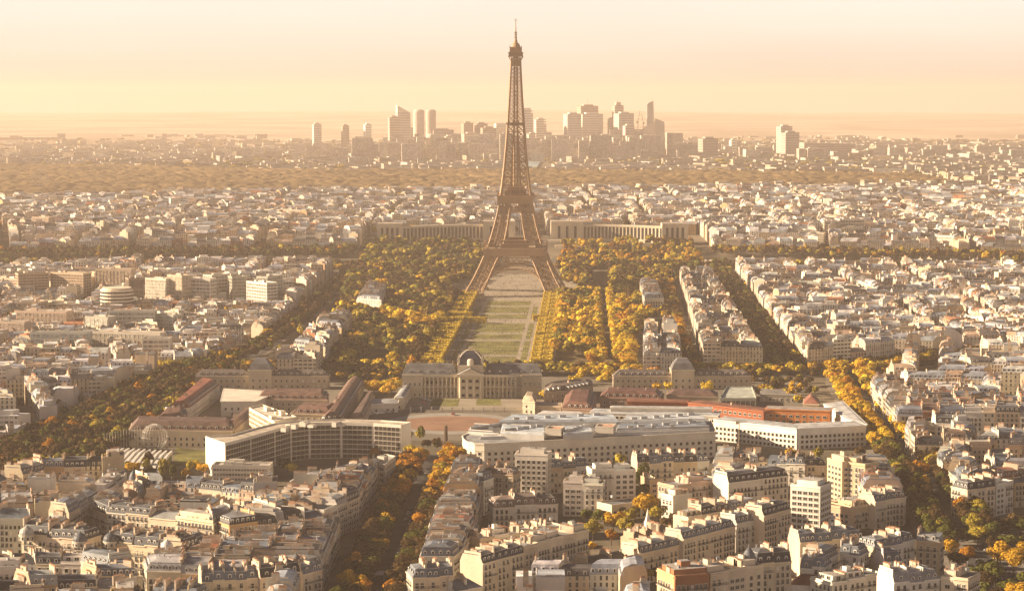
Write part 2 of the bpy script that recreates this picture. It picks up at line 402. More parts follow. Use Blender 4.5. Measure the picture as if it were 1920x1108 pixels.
def lot_far(lot, mb, detail=2):
    """one building of the merged distance, same form as the near ones, openings by the metre"""
    p, n = lot.p, len(lot.p); z0, z1 = lot.z - 2, lot.z + lot.h
    rnd = random.Random(lot.seed); wc = (*lot.wc, rnd.random()); u = rnd.uniform(0, 2)
    wm = ribbon_m if (lot.kind == 'flat' and rnd.random() < 0.5) else facade_m
    for i in range(n):
        blind = lot.fl[i] == 'party'
        mb.wall(p[i], p[(i + 1) % n], z0, z1, wm, wc, u, -1000 if blind else -2.0)
    rc = lot.rc
    if lot.kind == 'flat':
        mb.face([(a[0], a[1], z1 + 0.02) for a in p], roof_m, rc)
        if detail > 0:
            c = cen(p); q = [(c[0] + (a[0] - c[0]) * 0.5, c[1] + (a[1] - c[1]) * 0.5) for a in p]
            mb.prism(q, z1, z1 + rnd.uniform(1.5, 3), facade_m, wc, roof_m, rc)
            if detail > 1:
                for k in range(3):
                    a = rnd.choice(p); t = rnd.uniform(0.2, 0.7); mb.box((c[0] + (a[0] - c[0]) * t, c[1] + (a[1] - c[1]) * t, z1), (rnd.uniform(1, 3), rnd.uniform(1, 2), rnd.uniform(0.8, 2.2)), plain_m, (0.5, 0.46, 0.4, 1), rnd.uniform(0, 3))
        return
    if lot.kind == 'gable' or detail == 0:
        ds = [min(5, 4) if f != 'party' else 0.05 for f in lot.fl]; q = inset(p, ds)
        if not good_inset(p, q): c = cen(p); q = [(c[0] + (a[0] - c[0]) * 0.2, c[1] + (a[1] - c[1]) * 0.2) for a in p]
        zt = z1 + lot.rh
        for i in range(n):
            j = (i + 1) % n
            mb.face([(p[i][0], p[i][1], z1), (p[j][0], p[j][1], z1), (q[j][0], q[j][1], zt), (q[i][0], q[i][1], zt)], roof_m if lot.fl[i] != 'party' else wall_m, rc if lot.fl[i] != 'party' else lot.wc)
        mb.face([(a[0], a[1], zt) for a in q], roof_m, rc)
    else:
        knee, top = roof_polys(lot); zk = z1 + lot.rh * 0.8; zt = z1 + lot.rh
        for i in range(n):
            j = (i + 1) % n; party = lot.fl[i] == 'party'
            mb.face([(p[i][0], p[i][1], z1), (p[j][0], p[j][1], z1), (knee[j][0], knee[j][1], zk), (knee[i][0], knee[i][1], zk)], wall_m if party else roof_m, lot.wc if party else rc)
            if top: mb.face([(knee[i][0], knee[i][1], zk), (knee[j][0], knee[j][1], zk), (top[j][0], top[j][1], zt), (top[i][0], top[i][1], zt)], roof_m, rc)
        tt = top or knee
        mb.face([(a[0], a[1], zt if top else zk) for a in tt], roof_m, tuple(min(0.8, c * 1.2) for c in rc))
    if detail < 1: return
    # fire walls with chimney stacks, dormers on the fronts one can see
    for i in range(n):
        a, b = p[i], p[(i + 1) % n]; l = math.hypot(b[0] - a[0], b[1] - a[1])
        if l < 4: continue
        d = ((b[0] - a[0]) / l, (b[1] - a[1]) / l); rz = math.atan2(d[1], d[0]); nx, ny = d[1], -d[0]
        if lot.fl[i] == 'party' and rnd.random() < 0.75:
            k = rnd.uniform(0.4, 0.8); t = rnd.uniform(0.35, 0.65)
            cx, cy2 = a[0] + d[0] * l * t - nx * 0.3, a[1] + d[1] * l * t - ny * 0.3
            mb.box((cx, cy2, z1), (l * k, 0.5, lot.rh + rnd.uniform(0.0, 0.6)), wall_m, tuple(min(0.8, c * 1.05) for c in lot.wc), rz)
            if rnd.random() < 0.8:
                t2 = t + rnd.uniform(-0.12, 0.12); ll = rnd.uniform(1.5, 4)
                x, y = a[0] + d[0] * l * t2 - nx * 0.3, a[1] + d[1] * l * t2 - ny * 0.3
                mb.box((x, y, z1), (ll, 0.75, lot.rh + rnd.uniform(1.4, 2.4)), stack_m, (1, 1, 1, 1), rz)
                if detail > 1: mb.box((x, y, z1 + lot.rh + 1.4), (ll * 0.9, 0.25, 1.5), terra_m, (1, 1, 1, 1), rz)
        elif lot.fl[i] != 'party' and lot.kind == 'mansard' and detail > 1:
            mx_, my_ = (a[0] + b[0]) / 2, (a[1] + b[1]) / 2
            if nx * -mx_ + ny * -my_ < 0: continue
            k = int(l / 3.0)
            for m in range(k):
                t = (m + 0.5) / k; x, y = a[0] + d[0] * l * t - nx * 1.0, a[1] + d[1] * l * t - ny * 1.0
                mb.box((x, y, z1 + 0.4), (1.4, 1.4, 1.9), frame_m if rnd.random() < 0.5 else zinc_m, (1, 1, 1, 1), rz, top=roof_m, tcol=rc)
                if y < 1900: mb.box((x + nx * 0.7, y + ny * 0.7, z1 + 0.6), (0.85, 0.06, 1.4), glass_m, rz=rz)
# ---------------------------------------------------------------- shared small parts (local x along the wall, -y outwards)
def fbox(mb, x0, x1, y0, y1, z0, z1, m, col=(1, 1, 1, 1), faces='fblrtd'):
    P = lambda a, b, c: (a, b, c)
    if 'f' in faces: mb.face([P(x0, y0, z0), P(x1, y0, z0), P(x1, y0, z1), P(x0, y0, z1)], m, col)
    if 'b' in faces: mb.face([P(x1, y1, z0), P(x0, y1, z0), P(x0, y1, z1), P(x1, y1, z1)], m, col)
    if 'l' in faces: mb.face([P(x0, y1, z0), P(x0, y0, z0), P(x0, y0, z1), P(x0, y1, z1)], m, col)
    if 'r' in faces: mb.face([P(x1, y0, z0), P(x1, y1, z0), P(x1, y1, z1), P(x1, y0, z1)], m, col)
    if 't' in faces: mb.face([P(x0, y0, z1), P(x1, y0, z1), P(x1, y1, z1), P(x0, y1, z1)], m, col)
    if 'd' in faces: mb.face([P(x0, y1, z0), P(x1, y1, z0), P(x1, y0, z0), P(x0, y0, z0)], m, col)
TR = (0.60, 0.56, 0.49, 1)
def win_mesh(name, w, h, style):
    mb = MB(); f = 0.16; d = 0.14
    fbox(mb, -w / 2 - f, -w / 2, -d, 0, 0, h, trim_m, TR, 'flr'); fbox(mb, w / 2, w / 2 + f, -d, 0, 0, h, trim_m, TR, 'flr')
    fbox(mb, -w / 2 - f - 0.05, w / 2 + f + 0.05, -d - 0.08, 0, h, h + 0.22, trim_m, TR, 'flrtd'); fbox(mb, -w / 2 - f - 0.05, w / 2 + f + 0.05, -d - 0.12, 0, -0.18, 0, trim_m, TR, 'flrtd')
    g = glass_m if style != 'shut' else shut_m
    mb.face([(-w / 2, -0.03, 0), (w / 2, -0.03, 0), (w / 2, -0.03, h), (-w / 2, -0.03, h)], g)
    if style not in ('shut', 'plain'): fbox(mb, -0.05, 0.05, -0.07, -0.03, 0, h, frame_m, faces='flr')
    if style == 'rail':
        for k in range(7): fbox(mb, -w / 2 + k * w / 6 - 0.03, -w / 2 + k * w / 6 + 0.03, -0.36, -0.30, 0, 0.9, iron_m, faces='flr')
        fbox(mb, -w / 2 - 0.1, w / 2 + 0.1, -0.38, -0.28, 0.88, 0.98, iron_m); fbox(mb, -w / 2 - 0.1, w / 2 + 0.1, -0.40, -0.1, -0.05, 0.06, trim_m, TR)
    if style == 'wings':
        for s in (-1, 1): a, b = sorted((s * (w / 2 + 0.1), s * (w / 2 + 0.6))); fbox(mb, a, b, -0.20, -0.141, 0, h, shut_m, faces='flrt')
    return mb.mesh(name)
WIN = {'tall': win_mesh('window', 1.28, 2.3, 'rail'), 'tall2': win_mesh('window', 1.1, 2.1, 'wings'), 'plain': win_mesh('window', 1.25, 2.0, 'plain'),
       'shut': win_mesh('window', 1.1, 2.0, 'shut'), 'wide': win_mesh('window', 2.1, 1.6, 'cross'), 'sq': win_mesh('window', 1.75, 1.8, 'plain'), 'small': win_mesh('window', 0.9, 1.3, 'plain'),
       'big': win_mesh('window', 2.3, 2.3, 'plain')}
def dormer_mesh(style, cm):
    mb = MB(); w = 0.75
    fbox(mb, -w, w, 0, 2.6, 0, 1.85, cm, faces='flr')
    mb.face([(-0.5, -0.02, 0.15), (0.5, -0.02, 0.15), (0.5, -0.02, 1.6), (-0.5, -0.02, 1.6)], glass_m)
    for s in (-1, 1): fbox(mb, s * 0.62 - 0.13, s * 0.62 + 0.13, -0.12, -0.01, 0, 1.75, frame_m, faces='flrt')
    fbox(mb, -0.8, 0.8, -0.12, -0.01, -0.12, 0.12, frame_m, faces='flrtd')
    if style == 0:
        for s in (-1, 1): mb.face([(s * 0.95, -0.25, 1.75), (0, -0.25, 2.3), (0, 2.8, 2.3), (s * 0.95, 2.8, 1.75)][::s], zinc_m)
        mb.face([(-0.95, -0.2, 1.75), (0.95, -0.2, 1.75), (0, -0.2, 2.3)], frame_m)
    else:
        pts = [(0.95 * math.cos(a), 1.7 + 0.6 * math.sin(a)) for a in [math.pi * k / 5 for k in range(6)]]
        for (x0, z0), (x1, z1) in zip(pts, pts[1:]): mb.face([(x0, -0.25, z0), (x0, 2.8, z0), (x1, 2.8, z1), (x1, -0.25, z1)], zinc_m)
        mb.face([(x, -0.22, z) for x, z in pts], frame_m)
    return mb.mesh('dormer')
DORM = [dormer_mesh(0, zinc_m), dormer_mesh(1, zinc_m), dormer_mesh(1, frame_m)]
def chimney_meshes(l, h):
    mb = MB(); fbox(mb, -l / 2, l / 2, -0.38, 0.38, -5, h, stack_m, faces='fblrt'); fbox(mb, -l / 2 - 0.1, l / 2 + 0.1, -0.46, 0.46, h - 0.25, h, stack_m, faces='fblrtd')
    pb = MB()
    n = max(2, int(l / 0.42))
    for k in range(n):
        x = -l / 2 + (k + 0.5) * l / n; pb.bar((x, 0, h), (x, 0, h + 0.55 + 0.25 * (k % 3 == 1)), 0.14, terra_m, r2=0.10, sides=5)
    return mb.mesh('chimney'), pb.mesh('chimney_pots')
CHIM = [chimney_meshes(l, h) for l, h in ((1.4, 1.6), (2.4, 1.9), (3.6, 1.5), (4.8, 2.1))]
_b = MB(); fbox(_b, -0.45, 0.45, -0.6, 0.6, 0, 0.14, frame_m, faces='fblrt'); _b.face([(-0.36, -0.5, 0.15), (0.36, -0.5, 0.15), (0.36, 0.5, 0.15), (-0.36, 0.5, 0.15)], glass_m)
SKYL = _b.mesh('skylight')
def vent_mesh(k):
    mb = MB()
    if k == 0: fbox(mb, -0.8, 0.8, -0.5, 0.5, -0.3, 1.1, metal_m)
    elif k == 1:
        mb.bar((0, 0, -0.3), (0, 0, 1.2), 0.28, metal_m, sides=8); mb.bar((0, 0, 1.2), (0, 0, 1.4), 0.42, metal_m, sides=8)
    else:
        mb.bar((0, 0, -0.3), (0, 0, 3.2), 0.05, metal_m)
        for z in (2.4, 2.8, 3.1): mb.bar((-0.6, 0, z), (0.6, 0, z), 0.04, metal_m)
    return mb.mesh(('air_unit', 'vent_pipe', 'antenna')[k])
VENT = [vent_mesh(k) for k in range(3)]

def strip(mb, a, b, z0, z1, out, m, col, ext=0.0, back=0.0):
    """moulding along a wall, standing proud of it"""
    l = math.hypot(b[0] - a[0], b[1] - a[1]); d = ((b[0] - a[0]) / l, (b[1] - a[1]) / l); nx, ny = d[1], -d[0]
    A = (a[0] - d[0] * ext, a[1] - d[1] * ext); B = (b[0] + d[0] * ext, b[1] + d[1] * ext)
    a1, b1 = (A[0] + nx * out, A[1] + ny * out), (B[0] + nx * out, B[1] + ny * out)
    A = (A[0] - nx * back, A[1] - ny * back); B = (B[0] - nx * back, B[1] - ny * back)
    mb.face([(*a1, z0), (*b1, z0), (*b1, z1), (*a1, z1)], m, col)
    mb.face([(*a1, z1), (*b1, z1), (*B, z1), (*A, z1)], m, col)
    mb.face([(*A, z0), (*B, z0), (*b1, z0), (*a1, z0)], m, col)
    mb.face([(*A, z0), (*a1, z0), (*a1, z1), (*A, z1)], m, col); mb.face([(*b1, z0), (*B, z0), (*B, z1), (*b1, z1)], m, col)
    if back: mb.face([(*B, z0), (*A, z0), (*A, z1), (*B, z1)], m, col)

OCC = None
VIEW = [Vector((0, 0, CAM_H)), Vector((-14, 0, CAM_H)), Vector((14, 0, CAM_H)), Vector((0, 0, CAM_H + 8))]
def seen(x, y, z, tol=1.5):
    if OCC is None: return True
    p = Vector((x, y, z)); u, v, _ = to_px(x, y, z)
    if u < -40 or u > 1960 or v > 1140: return False
    for c in VIEW:
        d = p - c; dist = d.length; d.normalize()
        h = OCC.ray_cast(c, d, dist)
        if h[0] is None or h[3] > dist - tol: return True
    return False

WN = {}; OVER = {}
def facade_parts(root, org, a, b, z0, zt, rnd, style, fh=3.1, pitch=2.5, first=0.6, margin=1.0, balc=(), stepz=None):
    """windows and balconies of one wall, each a part; a->b counter-clockwise, outside on the right"""
    l = math.hypot(b[0] - a[0], b[1] - a[1])
    if l < 3: return
    d = ((b[0] - a[0]) / l, (b[1] - a[1]) / l); rz = math.atan2(d[1], d[0]); nx, ny = d[1], -d[0]
    m = ((a[0] + b[0]) / 2, (a[1] + b[1]) / 2)
    if nx * -m[0] + ny * -m[1] < 0.02 * math.hypot(*m): return
    n = max(1, int((l - 2 * margin) / pitch)); nf = int((zt - z0 - 0.6) / fh)
    for k in range(n):
        t = margin + (l - 2 * margin) * (k + 0.5) / n
        for f in range(nf):
            z = z0 + first + f * fh; x, y = a[0] + d[0] * t, a[1] + d[1] * t
            if not seen(x + nx, y + ny, z + 1.4): continue
            r = rnd.random()
            s = style if isinstance(style, str) else style[f % len(style)]
            if s in ('tall', 'plain') and r < 0.16: s = 'shut'
            elif s == 'tall' and r < 0.4: s = 'plain'
            c_ = WN.get(root.name, 0); WN[root.name] = c_ + 1
            if c_ < 100: inst('window', WIN[s], root, (x - org[0], y - org[1], z - org[2]), rz)
            else: OVER.setdefault(root.name, (root, []))[1].append((WIN[s], (x - org[0], y - org[1], z - org[2]), rz))
    for f in balc:
        z = z0 + first + f * fh - 0.15
        if f >= nf or not seen(m[0] + nx, m[1] + ny, z + 0.5): continue
        mb = MB(); L2 = l / 2 - 0.4
        fbox(mb, -L2, L2, -0.75, 0, -0.18, 0, trim_m, TR, 'flrtd')
        k = int(2 * L2 / 0.38)
        for q in range(k + 1): fbox(mb, -L2 + q * 2 * L2 / k - 0.03, -L2 + q * 2 * L2 / k + 0.03, -0.72, -0.66, 0, 0.95, iron_m, faces='flr')
        fbox(mb, -L2, L2, -0.74, -0.64, 0.93, 1.03, iron_m, faces='fbt'); fbox(mb, -L2, L2, -0.71, -0.67, 0.1, 0.2, iron_m, faces='fbt')
        inst('balcony', mb.mesh('balcony'), root, (m[0] - org[0], m[1] - org[1], z - org[2]), rz)

def lot_near(lot, name='apartment_building', dome=None):
    p, n = lot.p, len(lot.p); rnd = random.Random(lot.seed); c = cen(p); org = (c[0], c[1], lot.z)
    root = thing(name, lot.label, 'building', org, 0, lot.group)
    z0, z1 = lot.z - 1, lot.z + lot.h; wc, rc = (*lot.wc, 1), (*lot.rc, 1)
    light = tuple(min(0.8, q * 1.12) for q in lot.wc) + (1,)
    w = MB()
    w.prism(p, z0, z1, wall_m, wc)
    modern = lot.kind == 'flat' and rnd.random() < 0.5 and 'terrace' not in lot.blk
    for i in range(n):
        a, b = p[i], p[(i + 1) % n]
        if lot.fl[i] == 'party': continue
        if lot.fl[i] == 'street' and not modern:
            strip(w, a, b, z1 - 0.45, z1 + 0.05, 0.45, trim_m, light, 0.1); strip(w, a, b, z1 - 3.6, z1 - 3.4, 0.16, trim_m, light, 0.0)
            strip(w, a, b, lot.z + 3.7, lot.z + 3.95, 0.2, trim_m, light)
        else: strip(w, a, b, z1 - 0.3, z1 + 0.04, 0.2, trim_m, light)
    wall = w.build('wall', root, org)
    # roof
    r = MB(); ztop = z1 + lot.rh; parties = [i for i in range(n) if lot.fl[i] == 'party']
    top = None
    if lot.kind == 'mansard':
        knee, top = roof_polys(lot); zk = z1 + lot.rh * 0.8
        for i in range(n):
            j = (i + 1) % n; pt = lot.fl[i] == 'party'
            r.face([(p[i][0], p[i][1], z1 + 0.05), (p[j][0], p[j][1], z1 + 0.05), (knee[j][0], knee[j][1], zk), (knee[i][0], knee[i][1], zk)], wall_m if pt else roof_m, wc if pt else rc)
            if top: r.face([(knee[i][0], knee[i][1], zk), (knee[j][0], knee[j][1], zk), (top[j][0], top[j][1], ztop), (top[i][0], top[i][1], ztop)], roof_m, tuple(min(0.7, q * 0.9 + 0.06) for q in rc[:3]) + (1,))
            if not pt: # zinc edge at the knee
                strip(r, knee[i], knee[j], zk - 0.1, zk + 0.12, 0.14, roof_m, (0.33, 0.34, 0.35, 1))
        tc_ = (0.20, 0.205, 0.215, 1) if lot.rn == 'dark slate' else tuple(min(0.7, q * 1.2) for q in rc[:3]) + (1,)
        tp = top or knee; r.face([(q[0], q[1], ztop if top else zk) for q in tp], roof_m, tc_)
    elif lot.kind == 'gable':
        # ridge along the street
        i0 = max(range(n), key=lambda i: math.hypot(p[(i + 1) % n][0] - p[i][0], p[(i + 1) % n][1] - p[i][1]) * (1.5 if lot.fl[i] != 'party' else 0.6))
        ds = [4.6 if f != 'party' else 0.03 for f in lot.fl]; q = inset(p, ds)
        if not good_inset(p, q): q = [(c[0] + (a[0] - c[0]) * 0.12, c[1] + (a[1] - c[1]) * 0.12) for a in p]
        top = q
        for i in range(n):
            j = (i + 1) % n; pt = lot.fl[i] == 'party'
            r.face([(p[i][0], p[i][1], z1 + 0.05), (p[j][0], p[j][1], z1 + 0.05), (q[j][0], q[j][1], ztop), (q[i][0], q[i][1], ztop)], wall_m if pt else roof_m, wc if pt else rc)
        r.face([(a[0], a[1], ztop) for a in q], roof_m, rc)
    else:
        for i in range(n):
            strip(r, p[i], p[(i + 1) % n], z1 + 0.04, z1 + 0.9, 0.02, wall_m, light, 0.0, back=0.3)
        r.face([(a[0], a[1], z1 + 0.15) for a in inset(p, 0.25)], roof_m, rc)
    r.build('roof', root, org)
    if lot.kind == 'flat':
        # set-back penthouse with its own windows, planters and plant on the terrace
        q = inset(p, [2.6 if f != 'party' else 0.5 for f in lot.fl])
        if good_inset(p, q) and area(q) > 40 and rnd.random() < 0.8:
            pb = MB(); pb.prism(q, z1 + 0.1, z1 + 3.0, wall_m, light, roof_m, (0.40, 0.37, 0.33, 1)); pb.build('penthouse', root, org)
            for i in range(n):
                if lot.fl[i] != 'party': facade_parts(root, org, q[i], q[(i + 1) % n], z1, z1 + 3.7, rnd, 'wide', 3.1, 3.4, 0.9, 0.8)
            if rnd.random() < 0.6:
                q2 = [(c[0] + (a[0] - c[0]) * 0.3, c[1] + (a[1] - c[1]) * 0.3) for a in q]; hb = MB(); hb.prism(q2, z1 + 3.0, z1 + rnd.uniform(4.4, 5.6), wall_m, light, roof_m, rc); hb.build('lift_house', root, org)
            for i in range(n):
                if lot.fl[i] != 'party' and rnd.random() < 0.7:
                    a, b = p[i], p[(i + 1) % n]; l = math.hypot(b[0] - a[0], b[1] - a[1]); d = ((b[0] - a[0]) / l, (b[1] - a[1]) / l)
                    for k in range(int(l / 3)):
                        if rnd.random() < 0.4: continue
                        t = (k + 0.5) * 3; x, y = a[0] + d[0] * t - d[1] * 0.9, a[1] + d[1] * t + d[0] * 0.9
                        if seen(x, y, z1 + 2): inst('planter', PLANTER[k % 3], root, (x - org[0], y - org[1], z1 + 0.15 - org[2]), math.atan2(d[1], d[0]))
        zr = z1 + 0.15
        for k in range(rnd.randint(1, 4)):
            a = rnd.choice(p); t = rnd.uniform(0.1, 0.5); x, y = c[0] + (a[0] - c[0]) * t, c[1] + (a[1] - c[1]) * t
            v = rnd.choice(VENT); inst(v.name.split('.')[0], v, root, (x - org[0], y - org[1], z1 + 3.0 - org[2]), rnd.uniform(0, 3))
    else:
        for k in range(rnd.randint(0, 3)):
            a, b = rnd.choice(p), rnd.choice(p); x, y = c[0] + (a[0] + b[0] - 2 * c[0]) * 0.12, c[1] + (a[1] + b[1] - 2 * c[1]) * 0.12
            if rnd.random() < 0.6: inst('skylight', SKYL, root, (x - org[0], y - org[1], ztop + 0.02 - org[2]), rnd.uniform(0, 3))
            else:
                v = VENT[rnd.choice((1, 1, 2))]; inst(v.name.split('.')[0], v, root, (x - org[0], y - org[1], ztop - org[2]), rnd.uniform(0, 3))
    # facades, dormers, fire walls and chimneys
    bl = (1, int((lot.h - 1.2) / 3.1) - 1)
    for i in range(n):
        a, b = p[i], p[(i + 1) % n]; l = math.hypot(b[0] - a[0], b[1] - a[1])
        if l < 2.5: continue
        d = ((b[0] - a[0]) / l, (b[1] - a[1]) / l); rz = math.atan2(d[1], d[0]); nx, ny = d[1], -d[0]
        if lot.fl[i] == 'party':
            if lot.kind != 'flat':
                t0, t1 = rnd.uniform(0.08, 0.2), rnd.uniform(0.8, 0.92); cx, cy2 = a[0] + d[0] * l * (t0 + t1) / 2 - nx * 0.24, a[1] + d[1] * l * (t0 + t1) / 2 - ny * 0.24
                fb = MB(); fb.box((cx, cy2, z1 - 0.3), (l * (t1 - t0), 0.42, lot.rh + 0.3 + rnd.uniform(0.2, 0.8)), wall_m, tuple(min(0.8, q * 1.05) for q in lot.wc) + (1,), rz)
                fb.build('fire_wall', root, org)
            for q in range(rnd.choice((1, 2, 2, 3))):
                t = rnd.uniform(0.25, 0.75); x, y = a[0] + d[0] * l * t - nx * 0.45, a[1] + d[1] * l * t - ny * 0.45
                cm, pm = rnd.choice(CHIM[:2] if l < 8 else CHIM); ch = inst('chimney', cm, root, (x - org[0], y - org[1], (ztop if lot.kind != 'flat' else z1 + 1.5) - org[2]), rz)
                inst('chimney_pots', pm, ch, (0, 0, 0))
            continue
        if modern: facade_parts(root, org, a, b, lot.z, z1, rnd, rnd.choice(('wide', 'sq', 'wide')), 3.0, rnd.choice((2.6, 3.0)), 1.0, 0.7)
        else: facade_parts(root, org, a, b, lot.z, z1, rnd, 'tall' if lot.fl[i] == 'street' else 'plain', 3.1, rnd.choice((2.05, 2.2, 2.45)), 0.65, 0.7, bl if lot.fl[i] == 'street' and rnd.random() < 0.8 else ())
        if lot.kind == 'mansard':
            m = ((a[0] + b[0]) / 2, (a[1] + b[1]) / 2)
            if nx * -m[0] + ny * -m[1] < -0.15 * math.hypot(*m): continue
            k = int((l - 1.0) / rnd.choice((2.5, 2.9, 3.4))); dm = rnd.choice(DORM)
            for q in range(k):
                t = 0.5 + (l - 1.0) * (q + 0.5) / k; x, y = a[0] + d[0] * t - nx * 0.55, a[1] + d[1] * t - ny * 0.55
                if seen(x + nx, y + ny, z1 + 1.6): inst('dormer', dm, root, (x - org[0], y - org[1], z1 + 0.45 - org[2]), rz)
    return root
def bush_mesh(seed):
    rnd = random.Random(seed); mb = MB(); fbox(mb, -1.0, 1.0, -0.25, 0.25, 0, 0.5, stack_m, faces='fblrt')
    for k in range(60):
        x, y, z = rnd.gauss(0, 0.5), rnd.gauss(0, 0.2), 0.5 + abs(rnd.gauss(0, 0.45)); s = 0.22; v = [Vector((rnd.uniform(-1, 1), rnd.uniform(-1, 1), rnd.uniform(-1, 1))) * s for _ in range(3)]
        mb.face([(x + q.x, y + q.y, z + q.z) for q in v], plant_m)
    return mb.mesh('planter')
PLANTER = [bush_mesh(k) for k in range(3)]

def flush_windows():
    """past a hundred on one building: the remaining openings as one part"""
    for root, lst in OVER.values():
        mats = [glass_m, trim_m, frame_m, iron_m, shut_m]; V, F, MI = [], [], []
        for me, loc, rz in lst:
            c, s = math.cos(rz), math.sin(rz); b = len(V); mm = [mats.index(m) for m in me.materials]
            V.extend((v.co.x * c - v.co.y * s + loc[0], v.co.x * s + v.co.y * c + loc[1], v.co.z + loc[2]) for v in me.vertices)
            for p in me.polygons: F.append([b + i for i in p.vertices]); MI.append(mm[p.material_index])
        me = bpy.data.meshes.new('windows'); me.from_pydata(V, [], F)
        for m in mats: me.materials.append(m)
        me.polygons.foreach_set('material_index', MI)
        ca = me.color_attributes.new('Col', 'FLOAT_COLOR', 'CORNER'); ca.data.foreach_set('color', np.tile(np.array(TR, dtype=np.float32), len(me.loops)))
        o = bpy.data.objects.new('windows', me); C.objects.link(o); o.parent = root; o['kind'] = 'stuff'
    OVER.clear()
# ---------------------------------------------------------------- trees
def leaf_material(name, rgb, rgb2):
    m, t, b = nmat(name)
    g = N(t, 'ShaderNodeNewGeometry'); n = N(t, 'ShaderNodeTexNoise'); n.inputs['Scale'].default_value = 0.35; n.inputs['Detail'].default_value = 3; L(t, g.outputs['Position'], n.inputs['Vector'])
    mr = N(t, 'ShaderNodeMapRange'); mr.inputs[1].default_value = 0.35; mr.inputs[2].default_value = 0.65; L(t, n.outputs[0], mr.inputs[0])
    if rgb is None:
        a = N(t, 'ShaderNodeAttribute', attribute_name='Col'); lo = N(t, 'ShaderNodeMapRange'); lo.inputs[3].default_value = 0.8; lo.inputs[4].default_value = 1.2
        L(t, mr.outputs[0], lo.inputs[0]); c = scale_col(t, a.outputs['Color'], lo.outputs[0])
    else:
        mx_ = N(t, 'ShaderNodeMix', data_type='RGBA'); L(t, mr.outputs[0], mx_.inputs[0]); mx_.inputs[6].default_value = (*rgb, 1); mx_.inputs[7].default_value = (*rgb2, 1); c = mx_.outputs[2]
    L(t, c, b.inputs['Base Color']); b.inputs['Roughness'].default_value = 0.8; b.inputs['Specular IOR Level'].default_value = 0.1
    tr = N(t, 'ShaderNodeBsdfTranslucent'); L(t, c, tr.inputs[0]); ms = N(t, 'ShaderNodeMixShader'); ms.inputs[0].default_value = 0.16 if rgb is None else 0.28
    L(t, b.outputs[0], ms.inputs[1]); L(t, tr.outputs[0], ms.inputs[2]); L(t, ms.outputs[0], t.nodes['Material Output'].inputs[0])
    return m
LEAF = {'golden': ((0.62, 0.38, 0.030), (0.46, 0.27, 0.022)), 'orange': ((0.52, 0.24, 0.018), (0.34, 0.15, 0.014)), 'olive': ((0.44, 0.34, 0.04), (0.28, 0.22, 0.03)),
        'brown': ((0.105, 0.062, 0.020), (0.06, 0.038, 0.014)), 'green': ((0.13, 0.13, 0.022), (0.075, 0.08, 0.016)), 'yellow': ((0.70, 0.50, 0.04), (0.54, 0.38, 0.03))}  # brown and green kept dark, street shade put into the leaf colour
leafmats = {k: leaf_material('foliage_' + k, *v) for k, v in LEAF.items()}
far_leaf = leaf_material('foliage_mass', None, None)
def crown_arrays(seed, nleaf, size, lobes=14, jit=0.4):
    """leaf clumps over the lobes of a crown of radius 1 (z 0..2): (nleaf*4, 3)"""
    rnd = np.random.RandomState(seed)
    lc, lr = [], []
    for k in range(lobes):
        v = rnd.normal(size=3); v /= np.linalg.norm(v); v[2] = v[2] * 0.75 + 0.12
        lc.append(v * rnd.uniform(0.35, 0.68)); lr.append(rnd.uniform(0.28, 0.46))
    lc = np.array(lc); lr = np.array(lr)
    k = rnd.randint(0, lobes, nleaf); nrm = rnd.normal(size=(nleaf, 3)); nrm /= np.linalg.norm(nrm, axis=1)[:, None]
    nrm[:, 2] = np.abs(nrm[:, 2]) * np.where(rnd.rand(nleaf) < 0.75, 1, -1)
    ce = lc[k] + nrm * (lr[k] * rnd.uniform(0.8, 1.08, nleaf))[:, None]
    n2 = nrm + rnd.normal(size=(nleaf, 3)) * jit; n2 /= np.linalg.norm(n2, axis=1)[:, None]
    t = np.cross(n2, rnd.normal(size=(nleaf, 3))); t /= np.linalg.norm(t, axis=1)[:, None]; bt = np.cross(n2, t)
    s = size * rnd.uniform(0.6, 1.3, nleaf)[:, None]
    q = np.stack([ce - t * s - bt * s * .7, ce + t * s - bt * s, ce + t * s + bt * s * .8, ce - t * s * .8 + bt * s], axis=1)
    q = q * np.array([1, 1, 0.92]) + np.array([0, 0, 0.95])
    return q.reshape(-1, 3)
def quads_mesh(name, V, mat, col=None):
    me = bpy.data.meshes.new(name); nv = len(V)
    me.vertices.add(nv); me.vertices.foreach_set('co', V.astype(np.float32).ravel())
    me.loops.add(nv); me.loops.foreach_set('vertex_index', np.arange(nv, dtype=np.int32))
    me.polygons.add(nv // 4); me.polygons.foreach_set('loop_start', np.arange(0, nv, 4, dtype=np.int32))
    me.materials.append(mat)
    if col is not None:
        ca = me.color_attributes.new('Col', 'FLOAT_COLOR', 'CORNER'); ca.data.foreach_set('color', np.concatenate([col, np.ones((nv, 1))], axis=1).astype(np.float32).ravel())
    me.update(calc_edges=True); return me
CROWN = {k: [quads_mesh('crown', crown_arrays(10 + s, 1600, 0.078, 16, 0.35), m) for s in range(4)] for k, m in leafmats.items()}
def trunk_mesh():
    mb = MB(); mb.bar((0, 0, -0.5), (0, 0, 4.5), 0.32, bark_m, r2=0.22, sides=7)
    for k in range(5):
        a = k * 1.257; mb.bar((0, 0, 3.2 + 0.25 * k), (math.cos(a) * 2.2, math.sin(a) * 2.2, 6.6 + 0.3 * k), 0.15, bark_m, r2=0.06, sides=5)
    mb.bar((0, 0, 4.4), (0.2, 0.1, 8.2), 0.2, bark_m, r2=0.08, sides=5)
    return mb.mesh('trunk')
TRUNK = trunk_mesh()
class Tree:
    __slots__ = ('x', 'y', 'r', 'h', 'col', 'where', 'vis')
    def __init__(s, x, y, r, h, col, where): s.x, s.y, s.r, s.h, s.col, s.where, s.vis = x, y, r, h, col, where, 0
TREES = []
